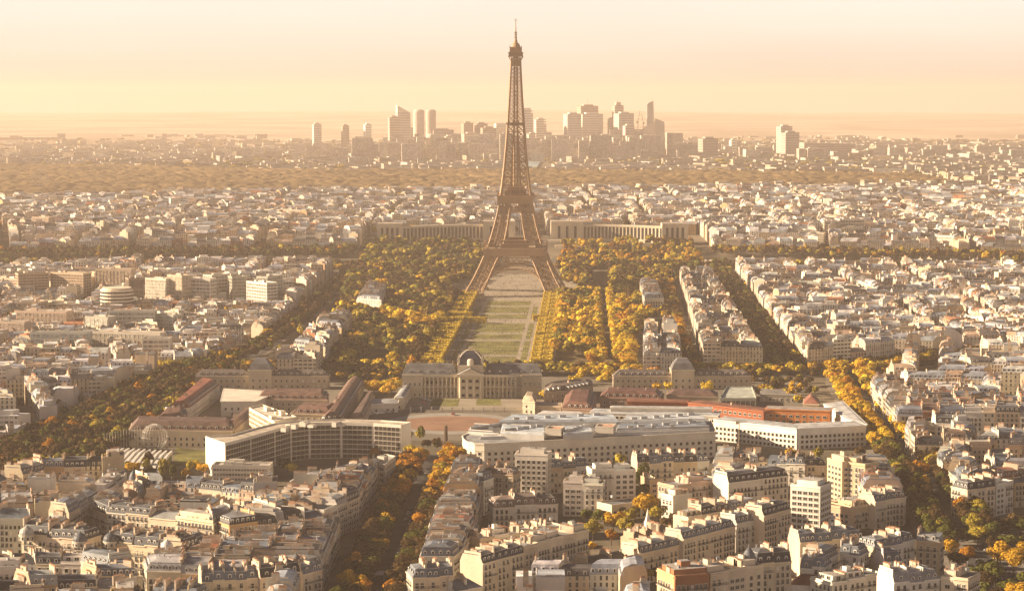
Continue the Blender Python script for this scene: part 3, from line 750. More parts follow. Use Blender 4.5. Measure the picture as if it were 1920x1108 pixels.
BIG = {'n': 0}
def tree_near(t, label, group):
    z = gz(t.x, t.y); rnd = random.Random(int(t.x * 31 + t.y * 17))
    o = thing('tree', label, 'tree', (t.x, t.y, z), rnd.uniform(0, 6), group)
    inst('trunk', TRUNK, o, (0, 0, 0), 0, (1, 1, t.h / 9.0 * 0.85))
    cb = t.h * 0.28
    inst('crown', rnd.choice(CROWN[t.col]), o, (0, 0, cb), rnd.uniform(0, 6), (t.r, t.r, (t.h - cb) / 2))
    return o
LOWC = [crown_arrays(50 + s, 150, 0.21, 7, 0.22) for s in range(8)]
MIDC = [crown_arrays(70 + s, 360, 0.14, 10, 0.28) for s in range(6)]
def tree_mass(trees, name, label, group=None):
    Vs, Cs = [], []
    for t in trees:
        rnd = random.Random(int(t.x * 13 + t.y * 7)); V = rnd.choice(MIDC if t.y < 1900 else LOWC); cb = t.h * 0.22; a = rnd.uniform(0, 6); c, s = math.cos(a), math.sin(a)
        M3 = np.array([[c, s, 0], [-s, c, 0], [0, 0, 1]]) 
        W = (V @ M3) * np.array([t.r, t.r, (t.h - cb) / 2]) + np.array([t.x, t.y, gz(t.x, t.y) + cb])
        Vs.append(W); k = rnd.uniform(0.6, 1.35); b = LEAF[t.col]; f = rnd.random()
        Cs.append(np.tile(np.array([(b[0][i] * f + b[1][i] * (1 - f)) * k for i in range(3)]), (len(V), 1)))
    if not Vs: return
    o = bpy.data.objects.new(name, quads_mesh(name, np.concatenate(Vs), far_leaf, np.concatenate(Cs))); C.objects.link(o)
    tag(o, label, 'trees', None, 'stuff'); return o
# ---------------------------------------------------------------- the town plan
LOTS = []          # every ordinary building
KEEP = []          # ground already taken: hand-laid blocks, parks, avenues, monuments
def at_g(px, py, h):
    x, y = at_z(px, py, h)
    for _ in range(4): x, y = at_z(px, py, h + gz(x, y))
    return x, y
def AP(pts, h=19.0): return [at_g(x, y, h) for x, y in pts]
rr = random.Random(11)
def block(pts, h=17.0, blk='', **k):
    p = ccw(AP(pts, h)); l = make_lots(p, rr, h, blk=blk, **k); LOTS.extend(l); KEEP.append(inset(p, -9)); return l
def slab(x1, y1, x2, y2, h, depth):
    A, B = at_g(x1, y1, h), at_g(x2, y2, h); l = math.hypot(B[0] - A[0], B[1] - A[1]); bx, by = -(B[1] - A[1]) / l * depth, (B[0] - A[0]) / l * depth
    return [A, B, (B[0] + bx, B[1] + by), (A[0] + bx, A[1] + by)]
def row(x1, y1, x2, y2, h, depth, n, blk, kind=None, wn=None, rn=None, ends='ps', dh=0.8, rh=None, labels=None):
    q = slab(x1, y1, x2, y2, h, depth); out = []
    for k in range(n):
        f = lambda u, v, t: (u[0] + (v[0] - u[0]) * t, u[1] + (v[1] - u[1]) * t)
        t0, t1 = k / n, (k + 1) / n; p = [f(q[0], q[1], t0), f(q[0], q[1], t1), f(q[3], q[2], t1), f(q[3], q[2], t0)]
        fl = ['street', 'party', 'court', 'party']
        if k == n - 1 and ends[1] == 's': fl[1] = 'street'
        if k == 0 and ends[0] == 's': fl[3] = 'street'
        l = Lot(p, fl, h + rr.uniform(-dh, dh), rr, blk, 'row', kind, wn, rn); l.force = True
        if rh: l.rh = rh
        if labels: l.label = labels[k] if isinstance(labels, (list, tuple)) else labels
        out.append(l)
    LOTS.extend(out); KEEP.append(inset(q, -5)); return out

# --- lower left quarter, down to the avenue
block([(30, 882), (60, 873), (232, 870), (236, 898), (150, 952), (110, 977), (-60, 977), (-60, 905)], 17, 'the quarter below the dark trees', fill=0.75)
block([(254, 900), (395, 907), (520, 920), (520, 940), (400, 985), (330, 975), (200, 962), (172, 950)], 15.5, 'the roofs below the white slab', fill=0.8)
block([(540, 925), (545, 905), (600, 893), (716, 862), (695, 890), (672, 930), (600, 962), (430, 985), (410, 978)], 17, 'the quarter left of the broad avenue', fill=0.7, modern=0.25)
row(40, 1000, 160, 1012, 15, 13, 5, 'the first dark slate terrace', 'mansard', 'cream', 'dark slate', rh=5)
row(200, 1015, 345, 1030, 15, 13, 6, 'the second dark slate terrace', 'mansard', 'cream', 'dark slate', rh=5)
row(347, 1030, 392, 1015, 15, 13, 2, 'the second dark slate terrace', 'mansard', 'cream', 'dark slate', rh=5, ends='pp')
block([(-60, 1036), (180, 1044), (250, 1056), (258, 1072), (-60, 1080)], 15, 'the low lower left rooftops', fill=0.85)
block([(-60, 1094), (190, 1090), (262, 1092), (265, 1190), (-60, 1190)], 15, 'the bottom left corner', fill=0.85)
block([(275, 1078), (268, 1055), (300, 1042), (420, 1022), (560, 992), (638, 972), (621, 1008), (603, 1052), (567, 1062), (490, 1072), (378, 1080)], 17, 'the lower quarter beside the avenue', fill=0.8)
row(378, 1090, 484, 1084, 17, 12, 5, 'the front terrace at the bottom left', 'mansard', 'cream', 'grey zinc', rh=4.4)
row(488, 1082, 566, 1074, 18, 12, 3, 'the front terrace at the bottom left', 'mansard', 'cream', 'dark slate', rh=5)
row(568, 1075, 604, 1066, 18, 14, 2, 'the front terrace at the bottom left', 'mansard', 'cream', 'grey zinc', rh=4, ends='ps')
row(285, 1118, 372, 1124, 14, 12, 4, 'the lowest terrace at the bottom left', 'mansard', None, 'grey zinc')
# --- right of the broad avenue
block([(851, 873), (905, 872), (903, 912), (890, 985), (868, 1025), (850, 1040), (788, 1040), (817, 956), (833, 920)], 18, 'the row right of the broad avenue', fill=0.6)
row(774, 1082, 850, 1078, 18, 14, 3, 'the avenue corner at the bottom', 'mansard', 'cream', 'grey zinc', ends='sp', rh=4.5)
row(852, 1108, 905, 1100, 12, 12, 2, 'the low blue-grey roofs at the bottom', 'gable', 'white', 'grey zinc')
for l in row(905, 1046, 1104, 994, 22, 13, 8, 'the long lit cream terrace', 'flat', 'cream', 'pale zinc', ends='pp', dh=0.5)[:3]: l.kind = 'mansard'; l.rn = 'dark slate'; l.rc = (0.06, 0.066, 0.08); l.rh = 4.2; l.h -= 2.5
row(1105, 1064, 1197, 1047, 11, 12, 2, 'the low slate-roofed school', 'gable', 'buff', 'dark slate', dh=0.01, rh=3.5)
row(1199, 1038, 1280, 1019, 15, 12, 3, 'the grey mansard terrace', 'mansard', 'cream', 'grey zinc', dh=0.2, rh=4)
row(1281, 1010, 1379, 986, 18, 12, 4, 'the tall grey mansard terrace', 'mansard', 'cream', 'grey zinc', dh=0.3, rh=4)
row(1381, 981, 1431, 971, 18, 12, 2, 'the end of the mansard terrace', 'mansard', 'pale grey', 'grey zinc', dh=0.3)
row(1432, 966, 1483, 953, 21, 13, 2, 'the top of the mansard terrace', 'mansard', 'cream', 'dark slate', ends='ps', rh=4.5, dh=0.2)
row(1190, 1012, 1262, 996, 13, 9, 3, 'the yards behind the mansards', 'gable', 'buff', 'brown')
row(1290, 972, 1420, 946, 15, 10, 5, 'the upper yards behind the mansards', None, 'cream', None)
row(900, 1010, 1060, 985, 17, 11, 6, 'the rear range of the cream terrace', 'flat', None, 'pale zinc')
row(965, 852, 1027, 854, 24, 13, 1, '', 'flat', 'white', 'pale zinc', ends='ss', dh=0.01, labels='tall white eight-storey block with a grid of dark windows, before the big white ministry')
row(858, 898, 907, 902, 19, 12, 3, 'the group beside the ministry corner', None, 'white', 'grey zinc')
row(908, 888, 962, 892, 17, 10, 3, 'the group beside the ministry corner', None, 'buff', 'brown')
row(925, 950, 1046, 945, 17, 13, 3, 'the white block with red dormers', 'mansard', 'white', 'brown', ends='ss')
row(1056, 906, 1130, 908, 18, 12, 2, 'the pale block left of the garden', 'flat', 'white', 'pale zinc', ends='ss')
row(1110, 885, 1192, 882, 20, 12, 2, 'the balconied white block', 'flat', 'white', 'grey zinc', ends='ss')
row(1030, 878, 1105, 872, 15, 10, 3, 'the low roofs before the ministry', None, None, 'grey zinc')
row(1195, 868, 1330, 862, 13, 12, 6, 'the yards before the ministry', None, None, None)
row(1218, 900, 1236, 899, 14, 14, 1, '', 'flat', 'buff', 'pale zinc', labels='narrow tan blank-walled house right of the dark garden')
row(1147, 948, 1222, 938, 9, 13, 1, '', 'flat', 'cream', 'pale zinc', ends='ss', labels='small low cream house standing in the tree garden')
row(1240, 925, 1262, 930, 15, 13, 1, '', 'flat', 'white', 'pale zinc', ends='sp', labels='rounded white terrace house at the right end of the garden')
row(1264, 912, 1356, 900, 17, 14, 3, 'the pink balconied terrace', 'flat', 'pinkish', 'pale zinc', ends='ss')
row(1366, 905, 1478, 892, 19, 14, 2, 'the blue-roofed office', 'mansard', 'white', 'dark slate', rh=5)
row(1482, 910, 1538, 915, 26, 16, 1, '', 'flat', 'white', 'grey zinc', ends='ss', dh=0.01, labels='tall white office with a grid of big square dark windows')
row(1597, 952, 1640, 946, 12, 16, 1, '', 'flat', 'buff', 'brown', ends='sp', dh=0.01, labels='brown stone office with narrow upright windows')
row(1528, 945, 1594, 954, 12, 14, 1, '', 'flat', 'buff', 'brown', ends='sp', dh=0.01, labels='dim brown office wing behind the white cabins')
row(1641, 940, 1681, 934, 15, 13, 2, 'the slate-roofed avenue corner', 'mansard', 'cream', 'grey zinc', dh=0.2, rh=4)
row(1682, 933, 1699, 930, 15, 13, 1, '', 'mansard', 'white', 'dark slate', ends='ps', dh=0.2, rh=4, labels='narrow white corner house with slate roof on the right avenue')
block([(1697, 926), (1688, 905), (1664, 868), (1612, 866), (1610, 905), (1638, 930)], 17, 'the pale wedge beside the right avenue', fill=0.6)
row(1376, 868, 1438, 866, 16, 12, 4, 'the row below the white wing', None, 'cream', None)
row(1440, 868, 1509, 872, 17, 12, 4, 'the white mansard row', 'mansard', 'white', 'grey zinc')
row(1512, 874, 1549, 873, 16, 12, 2, 'the white mansard row', 'mansard', 'cream', 'dark slate')
row(1551, 862, 1579, 870, 23, 12, 1, '', 'flat', 'buff', 'grey zinc', labels='tall dim tan gable house with blank brown side wall')
row(1581, 868, 1622, 874, 23, 13, 2, 'the tall buff pair', 'flat', 'buff', 'pale zinc')
block([(1345, 850), (1420, 853), (1436, 860), (1372, 885), (1338, 905), (1335, 880)], 14, 'the scaffolded yard', fill=0.7)
# --- bottom right corner
row(1232, 1068, 1264, 1082, 22, 16, 1, '', 'flat', 'ochre', 'pale zinc', ends='ss', dh=0.01, labels='bright orange slanted end wall of the bottom brick block')  # lit face of the brick block, sunlight put into the ochre colour
row(1266, 1083, 1330, 1078, 22, 18, 1, '', 'flat', 'red brick', 'pale zinc', ends='pp', dh=0.01, labels='red brick block with blank front at the bottom edge')
row(1332, 1078, 1432, 1062, 21, 16, 3, 'the range beside the brick block', 'flat', 'cream', 'brown')
row(1418, 1058, 1484, 1052, 20, 13, 2, 'the domed slate corner house', 'mansard', 'cream', 'dark slate', ends='sp', rh=5.5)
row(1480, 1096, 1550, 1100, 9, 12, 1, '', 'gable', 'white', 'red tile', ends='ss', rh=4, labels='low white house with a plain dark red roof at the bottom')
row(1500, 1062, 1546, 1066, 16, 12, 2, 'the blue-grey mansard court', 'mansard', 'white', 'grey zinc', rh=5)
row(1548, 1052, 1572, 1038, 17, 12, 1, 'the blue-grey mansard court', 'mansard', 'white', 'grey zinc', rh=5)
row(1574, 1036, 1612, 1040, 17, 12, 2, 'the blue-grey mansard court', 'mansard', 'white', 'grey zinc', rh=5)
row(1500, 1018, 1620, 1008, 17, 12, 4, 'the far side of the blue-grey court', 'mansard', 'cream', 'grey zinc', rh=5)
row(1618, 1046, 1656, 1042, 13, 14, 1, '', 'flat', 'buff', 'brown', labels='blank tan wall house between the two mansard courts')
row(1640, 1026, 1668, 1022, 18, 12, 1, 'the bright gable corner', 'mansard', 'cream', 'grey zinc', ends='sp', rh=4)
row(1669, 1022, 1715, 1012, 18, 12, 2, 'the bright gable corner', 'mansard', 'white', 'grey zinc', rh=4)
row(1718, 1012, 1762, 1015, 18, 12, 1, 'the bright gable corner', 'mansard', 'buff', 'pale zinc', rh=3)
row(1658, 1056, 1692, 1054, 13, 11, 1, '', 'mansard', 'white', 'grey zinc', ends='ps', labels='small bluish white house with three window rows behind the round building')
row(1560, 1092, 1655, 1078, 14, 15, 3, 'the white roof terraces at the bottom', 'flat', 'white', 'pale zinc', ends='ss')
row(1676, 1092, 1762, 1084, 20, 14, 3, 'the pale rounded zinc-roofed block', 'mansard', 'white', 'pale zinc', rh=5)
row(1764, 1084, 1815, 1090, 20, 15, 2, 'the pale rounded zinc-roofed block', 'flat', 'cream', 'pale zinc', ends='ps')
# --- right of the right avenue
row(1814, 918, 1866, 912, 17, 13, 3, 'the slate corner on the right avenue', 'mansard', 'cream', 'dark slate', ends='sp', rh=4.5, dh=0.2)
row(1868, 910, 1900, 903, 17, 12, 2, 'the white houses at the right edge', 'flat', 'white', 'pale zinc')
row(1902, 905, 1960, 900, 14, 12, 2, 'the orange houses at the right edge', 'gable', 'ochre', 'grey zinc')
block([(1778, 880), (1808, 908), (1868, 900), (1960, 890), (1960, 868), (1800, 868)], 16, 'the cream wedge past the right avenue', fill=0.8)
block([(1757, 852), (1768, 868), (1860, 866), (1960, 862), (1960, 832), (1790, 836)], 16, 'the blank-walled quarter at the right', fill=0.8)
block([(1697, 803), (1715, 822), (1815, 824), (1832, 808), (1815, 792), (1700, 788)], 17, 'the curved grey corner block', fill=0.7)
block([(1632, 715), (1682, 774), (1960, 778), (1960, 745), (1720, 738), (1670, 712)], 18, 'the long right-hand terrace', fill=0.6)
block([(1832, 825), (1850, 808), (1960, 806), (1960, 824)], 15, 'the small roofs at the right edge', fill=0.8)
# --- big rows beside the park
def wblock(p, h, blk, **k):
    p = ccw(p); LOTS.extend(make_lots(p, rr, h, blk=blk, **k)); KEEP.append(inset(p, -8))
for y0, y1 in ((1845, 1975), (1987, 2120), (2132, 2270), (2282, 2420), (2432, 2570), (2582, 2700)):
    f = lambda y: ((158 + (y - 1841) * 0.0513), (207 + (y - 1841) * 0.0396))
    wblock([(f(y0)[0], y0), (f(y0)[1], y0), (f(y1)[1], y1), (f(y1)[0], y1)], 20, 'the long right park block', fill=0.9, wn='cream' if y0 < 1900 else None)
wblock([(106, 1802), (137, 1802), (145, 1925), (113, 1925)], 20, 'the white row in the park', wn='white'); wblock([(114, 1935), (145, 1935), (150, 2062), (122, 2062)], 20, 'the white row in the park')
wblock([(138, 2330), (158, 2330), (166, 2560), (146, 2560)], 17, 'the hotels under the park trees')
wblock(AP([(517, 672), (592, 672), (606, 655), (545, 648)], 19), 19, 'the corner row left of the park', wn='cream')
wblock(AP([(550, 644), (610, 650), (636, 618), (588, 610)], 19), 19, 'the row left of the park'); wblock(AP([(592, 606), (640, 612), (660, 592), (610, 588)], 19), 19, 'the row left of the park')
wblock(AP([(668, 562), (715, 566), (724, 538), (690, 532)], 17), 17, 'the hotel among the park trees', wn='white')

# --- open ground: parks, avenues, monuments
def axis(y): return -21.5 + (y - 1916) * 0.0321      # middle line of the great lawn
PARK_L = [(-150, 1846), (-168, 1960), (-172, 2200), (-196, 2650), (-205, 2880), (-8, 2880), (-20, 1846)]
PARK_R = [(-20, 1846), (-8, 2880), (205, 2880), (182, 2650), (135, 2240), (112, 2080), (100, 1846)]
KEEP += [PARK_L, PARK_R]
def band(pts, w):
    l, r = [], []
    for i, (x, y) in enumerate(pts):
        a = pts[max(0, i - 1)]; b = pts[min(len(pts) - 1, i + 1)]; n = math.hypot(b[0] - a[0], b[1] - a[1]); nx, ny = -(b[1] - a[1]) / n, (b[0] - a[0]) / n
        l.append((x + nx * w / 2, y + ny * w / 2)); r.append((x - nx * w / 2, y - ny * w / 2))
    return l + r[::-1]
AVENUES = {'left': ([(-318, 1150), (-300, 1363), (-275, 1700), (-249, 1859)], 44),
           'park edge': ([(-249, 1859), (-226, 1984), (-213, 2318), (-206, 2720), (-206, 2860)], 24),
           'broad': ([(-60, 600), (-61, 980), (-57, 1130), (-52, 1290), (-46, 1420)], 40),
           'bosquet': ([(228, 1835), (236, 2050), (252, 2500), (268, 2870)], 30),
           'bourdonnais': ([(146, 1835), (152, 2100), (172, 2500), (192, 2870)], 22),
           'cross': ([(-330, 1856), (-150, 1852), (100, 1832), (262, 1835), (420, 1960)], 34),
           'right': ([(240, 700), (234, 1043), (228, 1110), (232, 1175), (243, 1300), (247, 1400), (258, 1600), (270, 1780), (282, 1850)], 42),
           'boulevard': ([(150, 960), (228, 1105), (300, 1170), (420, 1235)], 46)}
ROADS = {k: band(*v) for k, v in AVENUES.items()}
KEEP += list(ROADS.values())
SCHOOL = [(-290, 1500), (-262, 1420), (-150, 1420), (-110, 1440), (-105, 1480), (60, 1480), (70, 1600), (228, 1600), (232, 1838), (-262, 1845)]
UNESCO_Z = AP([(180, 890), (235, 812), (470, 760), (762, 780), (765, 905), (520, 905), (400, 905), (330, 880)], 0)
MIN_Z = AP([(855, 880), (870, 780), (1110, 742), (1440, 735), (1560, 745), (1640, 850), (1350, 878)], 0)
SEINE_Z = band([(-1200, 2880), (-662, 2940), (-300, 2990), (0, 3012), (300, 3000), (662, 2950), (1300, 2820)], 190)
TROC = [(-215, 2960), (270, 2960), (275, 3300), (-215, 3300)]
KEEP += [SCHOOL, UNESCO_Z, MIN_Z, SEINE_Z, TROC]
KEEP_BB = [(min(q[0] for q in p), max(q[0] for q in p), min(q[1] for q in p), max(q[1] for q in p), p) for p in KEEP]
def taken(x, y):
    for a, b, c, d, p in KEEP_BB:
        if a <= x <= b and c <= y <= d and inside(p, x, y): return True
    return False
def fill_town(region, seed, bsize=12500, street=16, h=17.5, modern=0.1, rnd=None, lotw=17, ymax=1e9):
    rnd = random.Random(seed)
    for p, f in rsplit(ccw(region), [0] * len(region), bsize, rnd, 0, street, None, 0.16):
        p = inset(p, 0.1)
        if area(p) < 500: continue
        c = cen(p)
        if abs(c[0]) > 0.235 * c[1] + 60: continue
        hh = h + rnd.uniform(-1.5, 2)
        for l in make_lots(p, rnd, hh, blk='town', fill=0.62, modern=modern, lotw=lotw):
            cc = cen(l.p)
            if taken(*cc) or any(taken(*q) for q in l.p): continue
            LOTS.append(l)
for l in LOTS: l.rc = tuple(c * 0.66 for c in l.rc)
W = 0.245
fill_town([(-W * 1340 - 60, 1340), (-295, 1340), (-272, 1700), (-246, 1845), (-W * 1845 - 80, 1845)], 1, modern=0.3)
fill_town([(-W * 1870 - 80, 1872), (-250, 1872), (-236, 1990), (-228, 2340), (-W * 2340 - 80, 2340)], 2, 14000, modern=0.3)
fill_town([(-W * 2340 - 80, 2352), (-230, 2352), (-228, 2860), (-W * 2900 - 80, 2860)], 3, 14000, modern=0.35)
fill_town([(252, 1380), (268, 1790), (300, 1900), (262, 1910), (W * 2000 + 80, 2150), (W * 1380 + 80, 1380)], 4, modern=0.05)
fill_town([(246, 1860), (285, 1880), (W * 2000 + 120, 2100), (W * 2300 + 80, 2420), (W * 2300, 2440), (264, 2420)], 5, 10000, street=14, modern=0.06)
fill_town([(268, 2440), (W * 2440 + 80, 2455), (W * 2850 + 80, 2830), (284, 2850)], 6, 11000, modern=0.1)
fill_town([(-200, 880), (60, 880), (60, 1000), (-200, 1000)], 7)
# beyond the river
fill_town([(-W * 3100 - 80, 3080), (-215, 3110), (-215, 3640), (-W * 3640 - 80, 3640)], 8, 13000, modern=0.2)
fill_town([(280, 3110), (W * 3100 + 100, 3040), (W * 3640 + 80, 3640), (280, 3640)], 9, 13000, modern=0.12)
fill_town([(-210, 3345), (275, 3345), (275, 3640), (-210, 3640)], 10, 12000, modern=0.12)
fill_town([(-W * 3650 - 80, 3652), (W * 3650 + 80, 3652), (W * 4800, 4500), (-W * 4800, 4500)], 12, 14000, street=15, modern=0.14, lotw=20)

# --- trees
tr = random.Random(5)
def tcol(mix): return tr.choices(list(mix), list(mix.values()))[0]
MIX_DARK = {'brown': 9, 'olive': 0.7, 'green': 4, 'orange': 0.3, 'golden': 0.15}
MIX_PARK = {'golden': 6, 'olive': 6, 'yellow': 2.5, 'brown': 1.6, 'green': 1.5, 'orange': 0.8}
MIX_GOLD = {'golden': 6, 'yellow': 5, 'orange': 0.9, 'olive': 1}
MIX_LEFT = {'olive': 5, 'brown': 6, 'golden': 1.8, 'green': 3, 'yellow': 1, 'orange': 0.5}
def add_tree(x, y, r, h, mix, where):
    TREES.append(Tree(x, y, r, h, tcol(mix) if isinstance(mix, dict) else mix, where))
def line_trees(pts, offs, step, mix, where, r=(4.4, 6.4), h=(11, 17), y0=-1e9, y1=1e9, skip=0.06):
    for o in offs:
        carry = 0.0
        for (x0, ya), (x1, yb) in zip(pts, pts[1:]):
            l = math.hypot(x1 - x0, yb - ya); dx, dy = (x1 - x0) / l, (yb - ya) / l; t = carry
            while t < l:
                x, y = x0 + dx * t - dy * o, ya + dy * t + dx * o
                if y0 < y < y1 and tr.random() > skip:
                    add_tree(x + tr.uniform(-.8, .8), y + tr.uniform(-.8, .8), tr.uniform(*r), tr.uniform(*h), mix(y) if callable(mix) else mix, where)
                t += step * tr.uniform(0.9, 1.1)
            carry = t - l
A = AVENUES
line_trees(A['park edge'][0], (-6, 6), 9, {'brown': 8, 'green': 2, 'golden': 0.6}, 'the avenue left of the park', h=(11, 14))
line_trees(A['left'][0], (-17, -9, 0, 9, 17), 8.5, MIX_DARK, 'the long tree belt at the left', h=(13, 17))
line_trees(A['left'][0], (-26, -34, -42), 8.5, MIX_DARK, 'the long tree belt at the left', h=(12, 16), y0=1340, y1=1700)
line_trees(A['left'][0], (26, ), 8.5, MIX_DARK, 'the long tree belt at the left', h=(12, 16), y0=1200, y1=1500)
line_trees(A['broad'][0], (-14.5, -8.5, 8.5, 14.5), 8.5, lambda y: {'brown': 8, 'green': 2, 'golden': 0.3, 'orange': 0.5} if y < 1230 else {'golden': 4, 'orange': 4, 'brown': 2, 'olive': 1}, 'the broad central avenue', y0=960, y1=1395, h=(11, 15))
line_trees(A['bosquet'][0], (-9, 0, 9), 9, MIX_DARK, 'the right park avenue', h=(12, 16), y0=1850)
line_trees(A['bourdonnais'][0], (-6, 4), 8.5, {'brown': 6, 'orange': 3, 'olive': 2, 'golden': 1.5}, 'the avenue beside the park', h=(12, 16), y0=1850)
line_trees(A['cross'][0], (-12, -4, 5, 12), 9, lambda y: {'golden': 2, 'yellow': 1, 'brown': 3, 'olive': 4}, 'the cross avenue behind the old school', h=(9, 13))
line_trees(A['right'][0], (-15, -8, 8, 15), 8.5, lambda y: MIX_DARK if y < 1420 else MIX_GOLD, 'the right avenue', y0=1120, h=(12, 16))
line_trees(A['boulevard'][0], (-19, -11, 11, 19), 8.2, MIX_DARK, 'the boulevard at the right edge', h=(9, 12), y0=1100)
line_trees([(-1000, 2880), (-662, 2900), (-215, 2890), (-60, 2900)], (-21, -10, 0, 11, 22), 9.5, {'brown': 9, 'olive': 2, 'golden': 0.8, 'green': 4}, 'the near quay', h=(14, 22), r=(5.5, 8))
line_trees([(60, 2905), (215, 2900), (662, 2845), (1100, 2760)], (-21, -10, 0, 11, 22), 9.5, {'brown': 9, 'olive': 2, 'golden': 0.8, 'green': 4}, 'the near quay', h=(14, 22), r=(5.5, 8))
line_trees([(-1000, 3040), (-662, 3060), (-300, 3085), (-215, 3090)], (-16, -6, 6, 16, 26, 36), 10, MIX_DARK, 'the far quay', h=(13, 18), r=(5, 7))
line_trees([(280, 3100), (662, 3040), (1100, 2950)], (-16, -6, 6, 16, 26, 36), 10, {'brown': 6, 'olive': 4, 'golden': 1, 'orange': 1}, 'the far quay', h=(13, 18), r=(5, 7))
def on_building(x, y, pad=4):
    for l in PARKLOTS:
        c = cen(l.p)
        if abs(c[0] - x) < 26 and abs(c[1] - y) < 26 and inside(inset(ccw(l.p), -pad), x, y): return True
    return False
AXP = lambda y, o=0: (axis(y) + o, y)
PARKLOTS = [l for l in LOTS if 1790 < cen(l.p)[1] < 2720 and -180 < cen(l.p)[0] < 200]
GLADES = [[(axis(y0) + a * 72, y0), (axis(y0) + a * b, y0 + 4), (axis(y1) + a * b, y1), (axis(y1) + a * 72, y1 - 3)] for a, b, y0, y1 in ((-1, 105, 2130, 2185), (-1, 96, 2020, 2060), (1, 88, 2290, 2345), (1, 90, 2140, 2175), (-1, 120, 2360, 2410), (1, 91, 2440, 2475))]
CLEAR = GLADES + [AP([(640, 735), (700, 700), (760, 690), (720, 660), (650, 690)], 0), AP([(1020, 705), (1110, 706), (1110, 672), (1040, 672)], 0), AP([(735, 700), (770, 700), (780, 660), (760, 655)], 0)]
def park_trees(poly, n, mixf, where, hr=(9, 19), rr_=(4.2, 8.6), lawn=True):
    bb = [min(q[0] for q in poly), max(q[0] for q in poly), min(q[1] for q in poly), max(q[1] for q in poly)]; got = []; tries = 0
    while len(got) < n and tries < n * 14:
        tries += 1; x, y = tr.uniform(bb[0], bb[1]), tr.uniform(bb[2], bb[3])
        if not inside(poly, x, y): continue
        if lawn and (abs(x - axis(y)) < 58 or 92 < x - axis(y) < 118): continue
        if lawn and y > 2520 and abs(x - 2) < 78 and y < 2700: continue
        if any(math.hypot(x - a, y - b) < 6.6 for a, b in got[-400:]) or on_building(x, y) or any(inside(c, x, y) for c in CLEAR): continue
        got.append((x, y)); add_tree(x, y, tr.uniform(*rr_), tr.uniform(*hr), mixf(x, y), where)
nz1 = lambda x, y: math.sin(x / 37 + 1) * math.sin(y / 61) + 0.5 * math.sin(x / 17 + y / 29)
def mixL(x, y): return MIX_GOLD if (nz1(x, y) > 0.5 and y < 2350) else ({'olive': 4, 'brown': 7, 'golden': 0.8, 'green': 4} if y < 2300 else {'brown': 8, 'olive': 3, 'green': 3, 'golden': 0.7})
def mixR(x, y): return MIX_GOLD if nz1(x + 50, y) > 0.25 and y < 2350 else (MIX_PARK if y < 2450 else {'olive': 5, 'brown': 5, 'golden': 2.2, 'green': 2})
park_trees(PARK_L, 1150, mixL, 'the park left of the great lawn'); park_trees(PARK_R, 950, mixR, 'the park right of the great lawn')
park_trees([(-200, 2950), (-30, 2950), (-50, 3175), (-205, 3170)], 230, lambda x, y: {'brown': 4, 'green': 4, 'olive': 4}, 'the gardens before the left palace wing', lawn=False, hr=(13, 20))
park_trees([(60, 2960), (250, 2950), (255, 3170), (75, 3165)], 230, lambda x, y: {'brown': 4, 'golden': 4, 'olive': 5, 'orange': 1}, 'the gardens before the right palace wing', lawn=False, hr=(13, 20))
for o_, m_ in ((98, {'olive': 5, 'golden': 4}), (112, MIX_GOLD)): line_trees([AXP(y, o_) for y in (1870, 2100, 2560)], (0,), 7.5, m_, 'the park right of the great lawn', r=(4.5, 6), h=(13, 16))
# clipped rows down both sides of the great lawn: built below as hedges
# single trees the photograph shows
def px_tree(px, py, r, h, col, where): x, y = at_z(px, py, 0); add_tree(x, y, r, h, col, where)
for a in ((1210, 985, 7.5, 19, 'golden'), (1232, 988, 6, 14, 'olive'), (1150, 1005, 6.5, 15, 'golden'), (1175, 1012, 6, 13, 'olive'), (1146, 1022, 4.5, 9, 'orange'), (1112, 1018, 6, 13, 'olive'), (1105, 1040, 4.5, 9, 'golden'),
          (1125, 990, 5, 12, 'green'), (1100, 985, 4.5, 10, 'green'), (1185, 985, 5, 12, 'olive'), (1165, 975, 4, 9, 'green'), (1250, 1000, 4.5, 10, 'brown'), (1265, 992, 4.5, 10, 'brown'), (1195, 930, 4.5, 17, 'green'), (1208, 920, 4.5, 18, 'green'),
          (1204, 945, 4.5, 14, 'green'), (1220, 935, 4, 14, 'green'), (1190, 962, 4, 9, 'green'), (1215, 960, 4, 8, 'olive'), (915, 915, 3.5, 10, 'green'), (1160, 1085, 5.5, 10, 'brown'), (1180, 1092, 5.5, 10, 'brown'), (1205, 1096, 5, 10, 'olive'), (1225, 1092, 5, 9, 'brown'), (1190, 1112, 5, 9, 'orange'), (1140, 1105, 5, 9, 'olive')):
    px_tree(*a, 'the garden court of the central quarter')
for a in ((668, 1125, 5.5, 15, 'golden'), (735, 1130, 5, 12, 'orange'), (578, 1135, 6, 13, 'green')): px_tree(*a, 'the foot of the broad avenue')
for a in ((1780, 1055, 5, 13, 'golden'), (1795, 1075, 5.5, 12, 'brown'), (1812, 1065, 5, 12, 'orange'), (1875, 1075, 7, 17, 'golden'), (1900, 1085, 7, 16, 'golden'), (1925, 1075, 7, 17, 'golden'), (1865, 1100, 6, 13, 'green'), (1890, 1120, 6, 10, 'green'),
          (1905, 1135, 6, 12, 'golden'), (1925, 1140, 6.5, 13, 'golden'), (1845, 1115, 6, 12, 'brown'), (1830, 1095, 5.5, 11, 'green'), (1850, 1085, 5.5, 11, 'green'), (1925, 1110, 6, 12, 'green'), (1835, 1130, 6, 12, 'green'), (1868, 1145, 6, 12, 'brown')): px_tree(*a, 'the square at the bottom right')
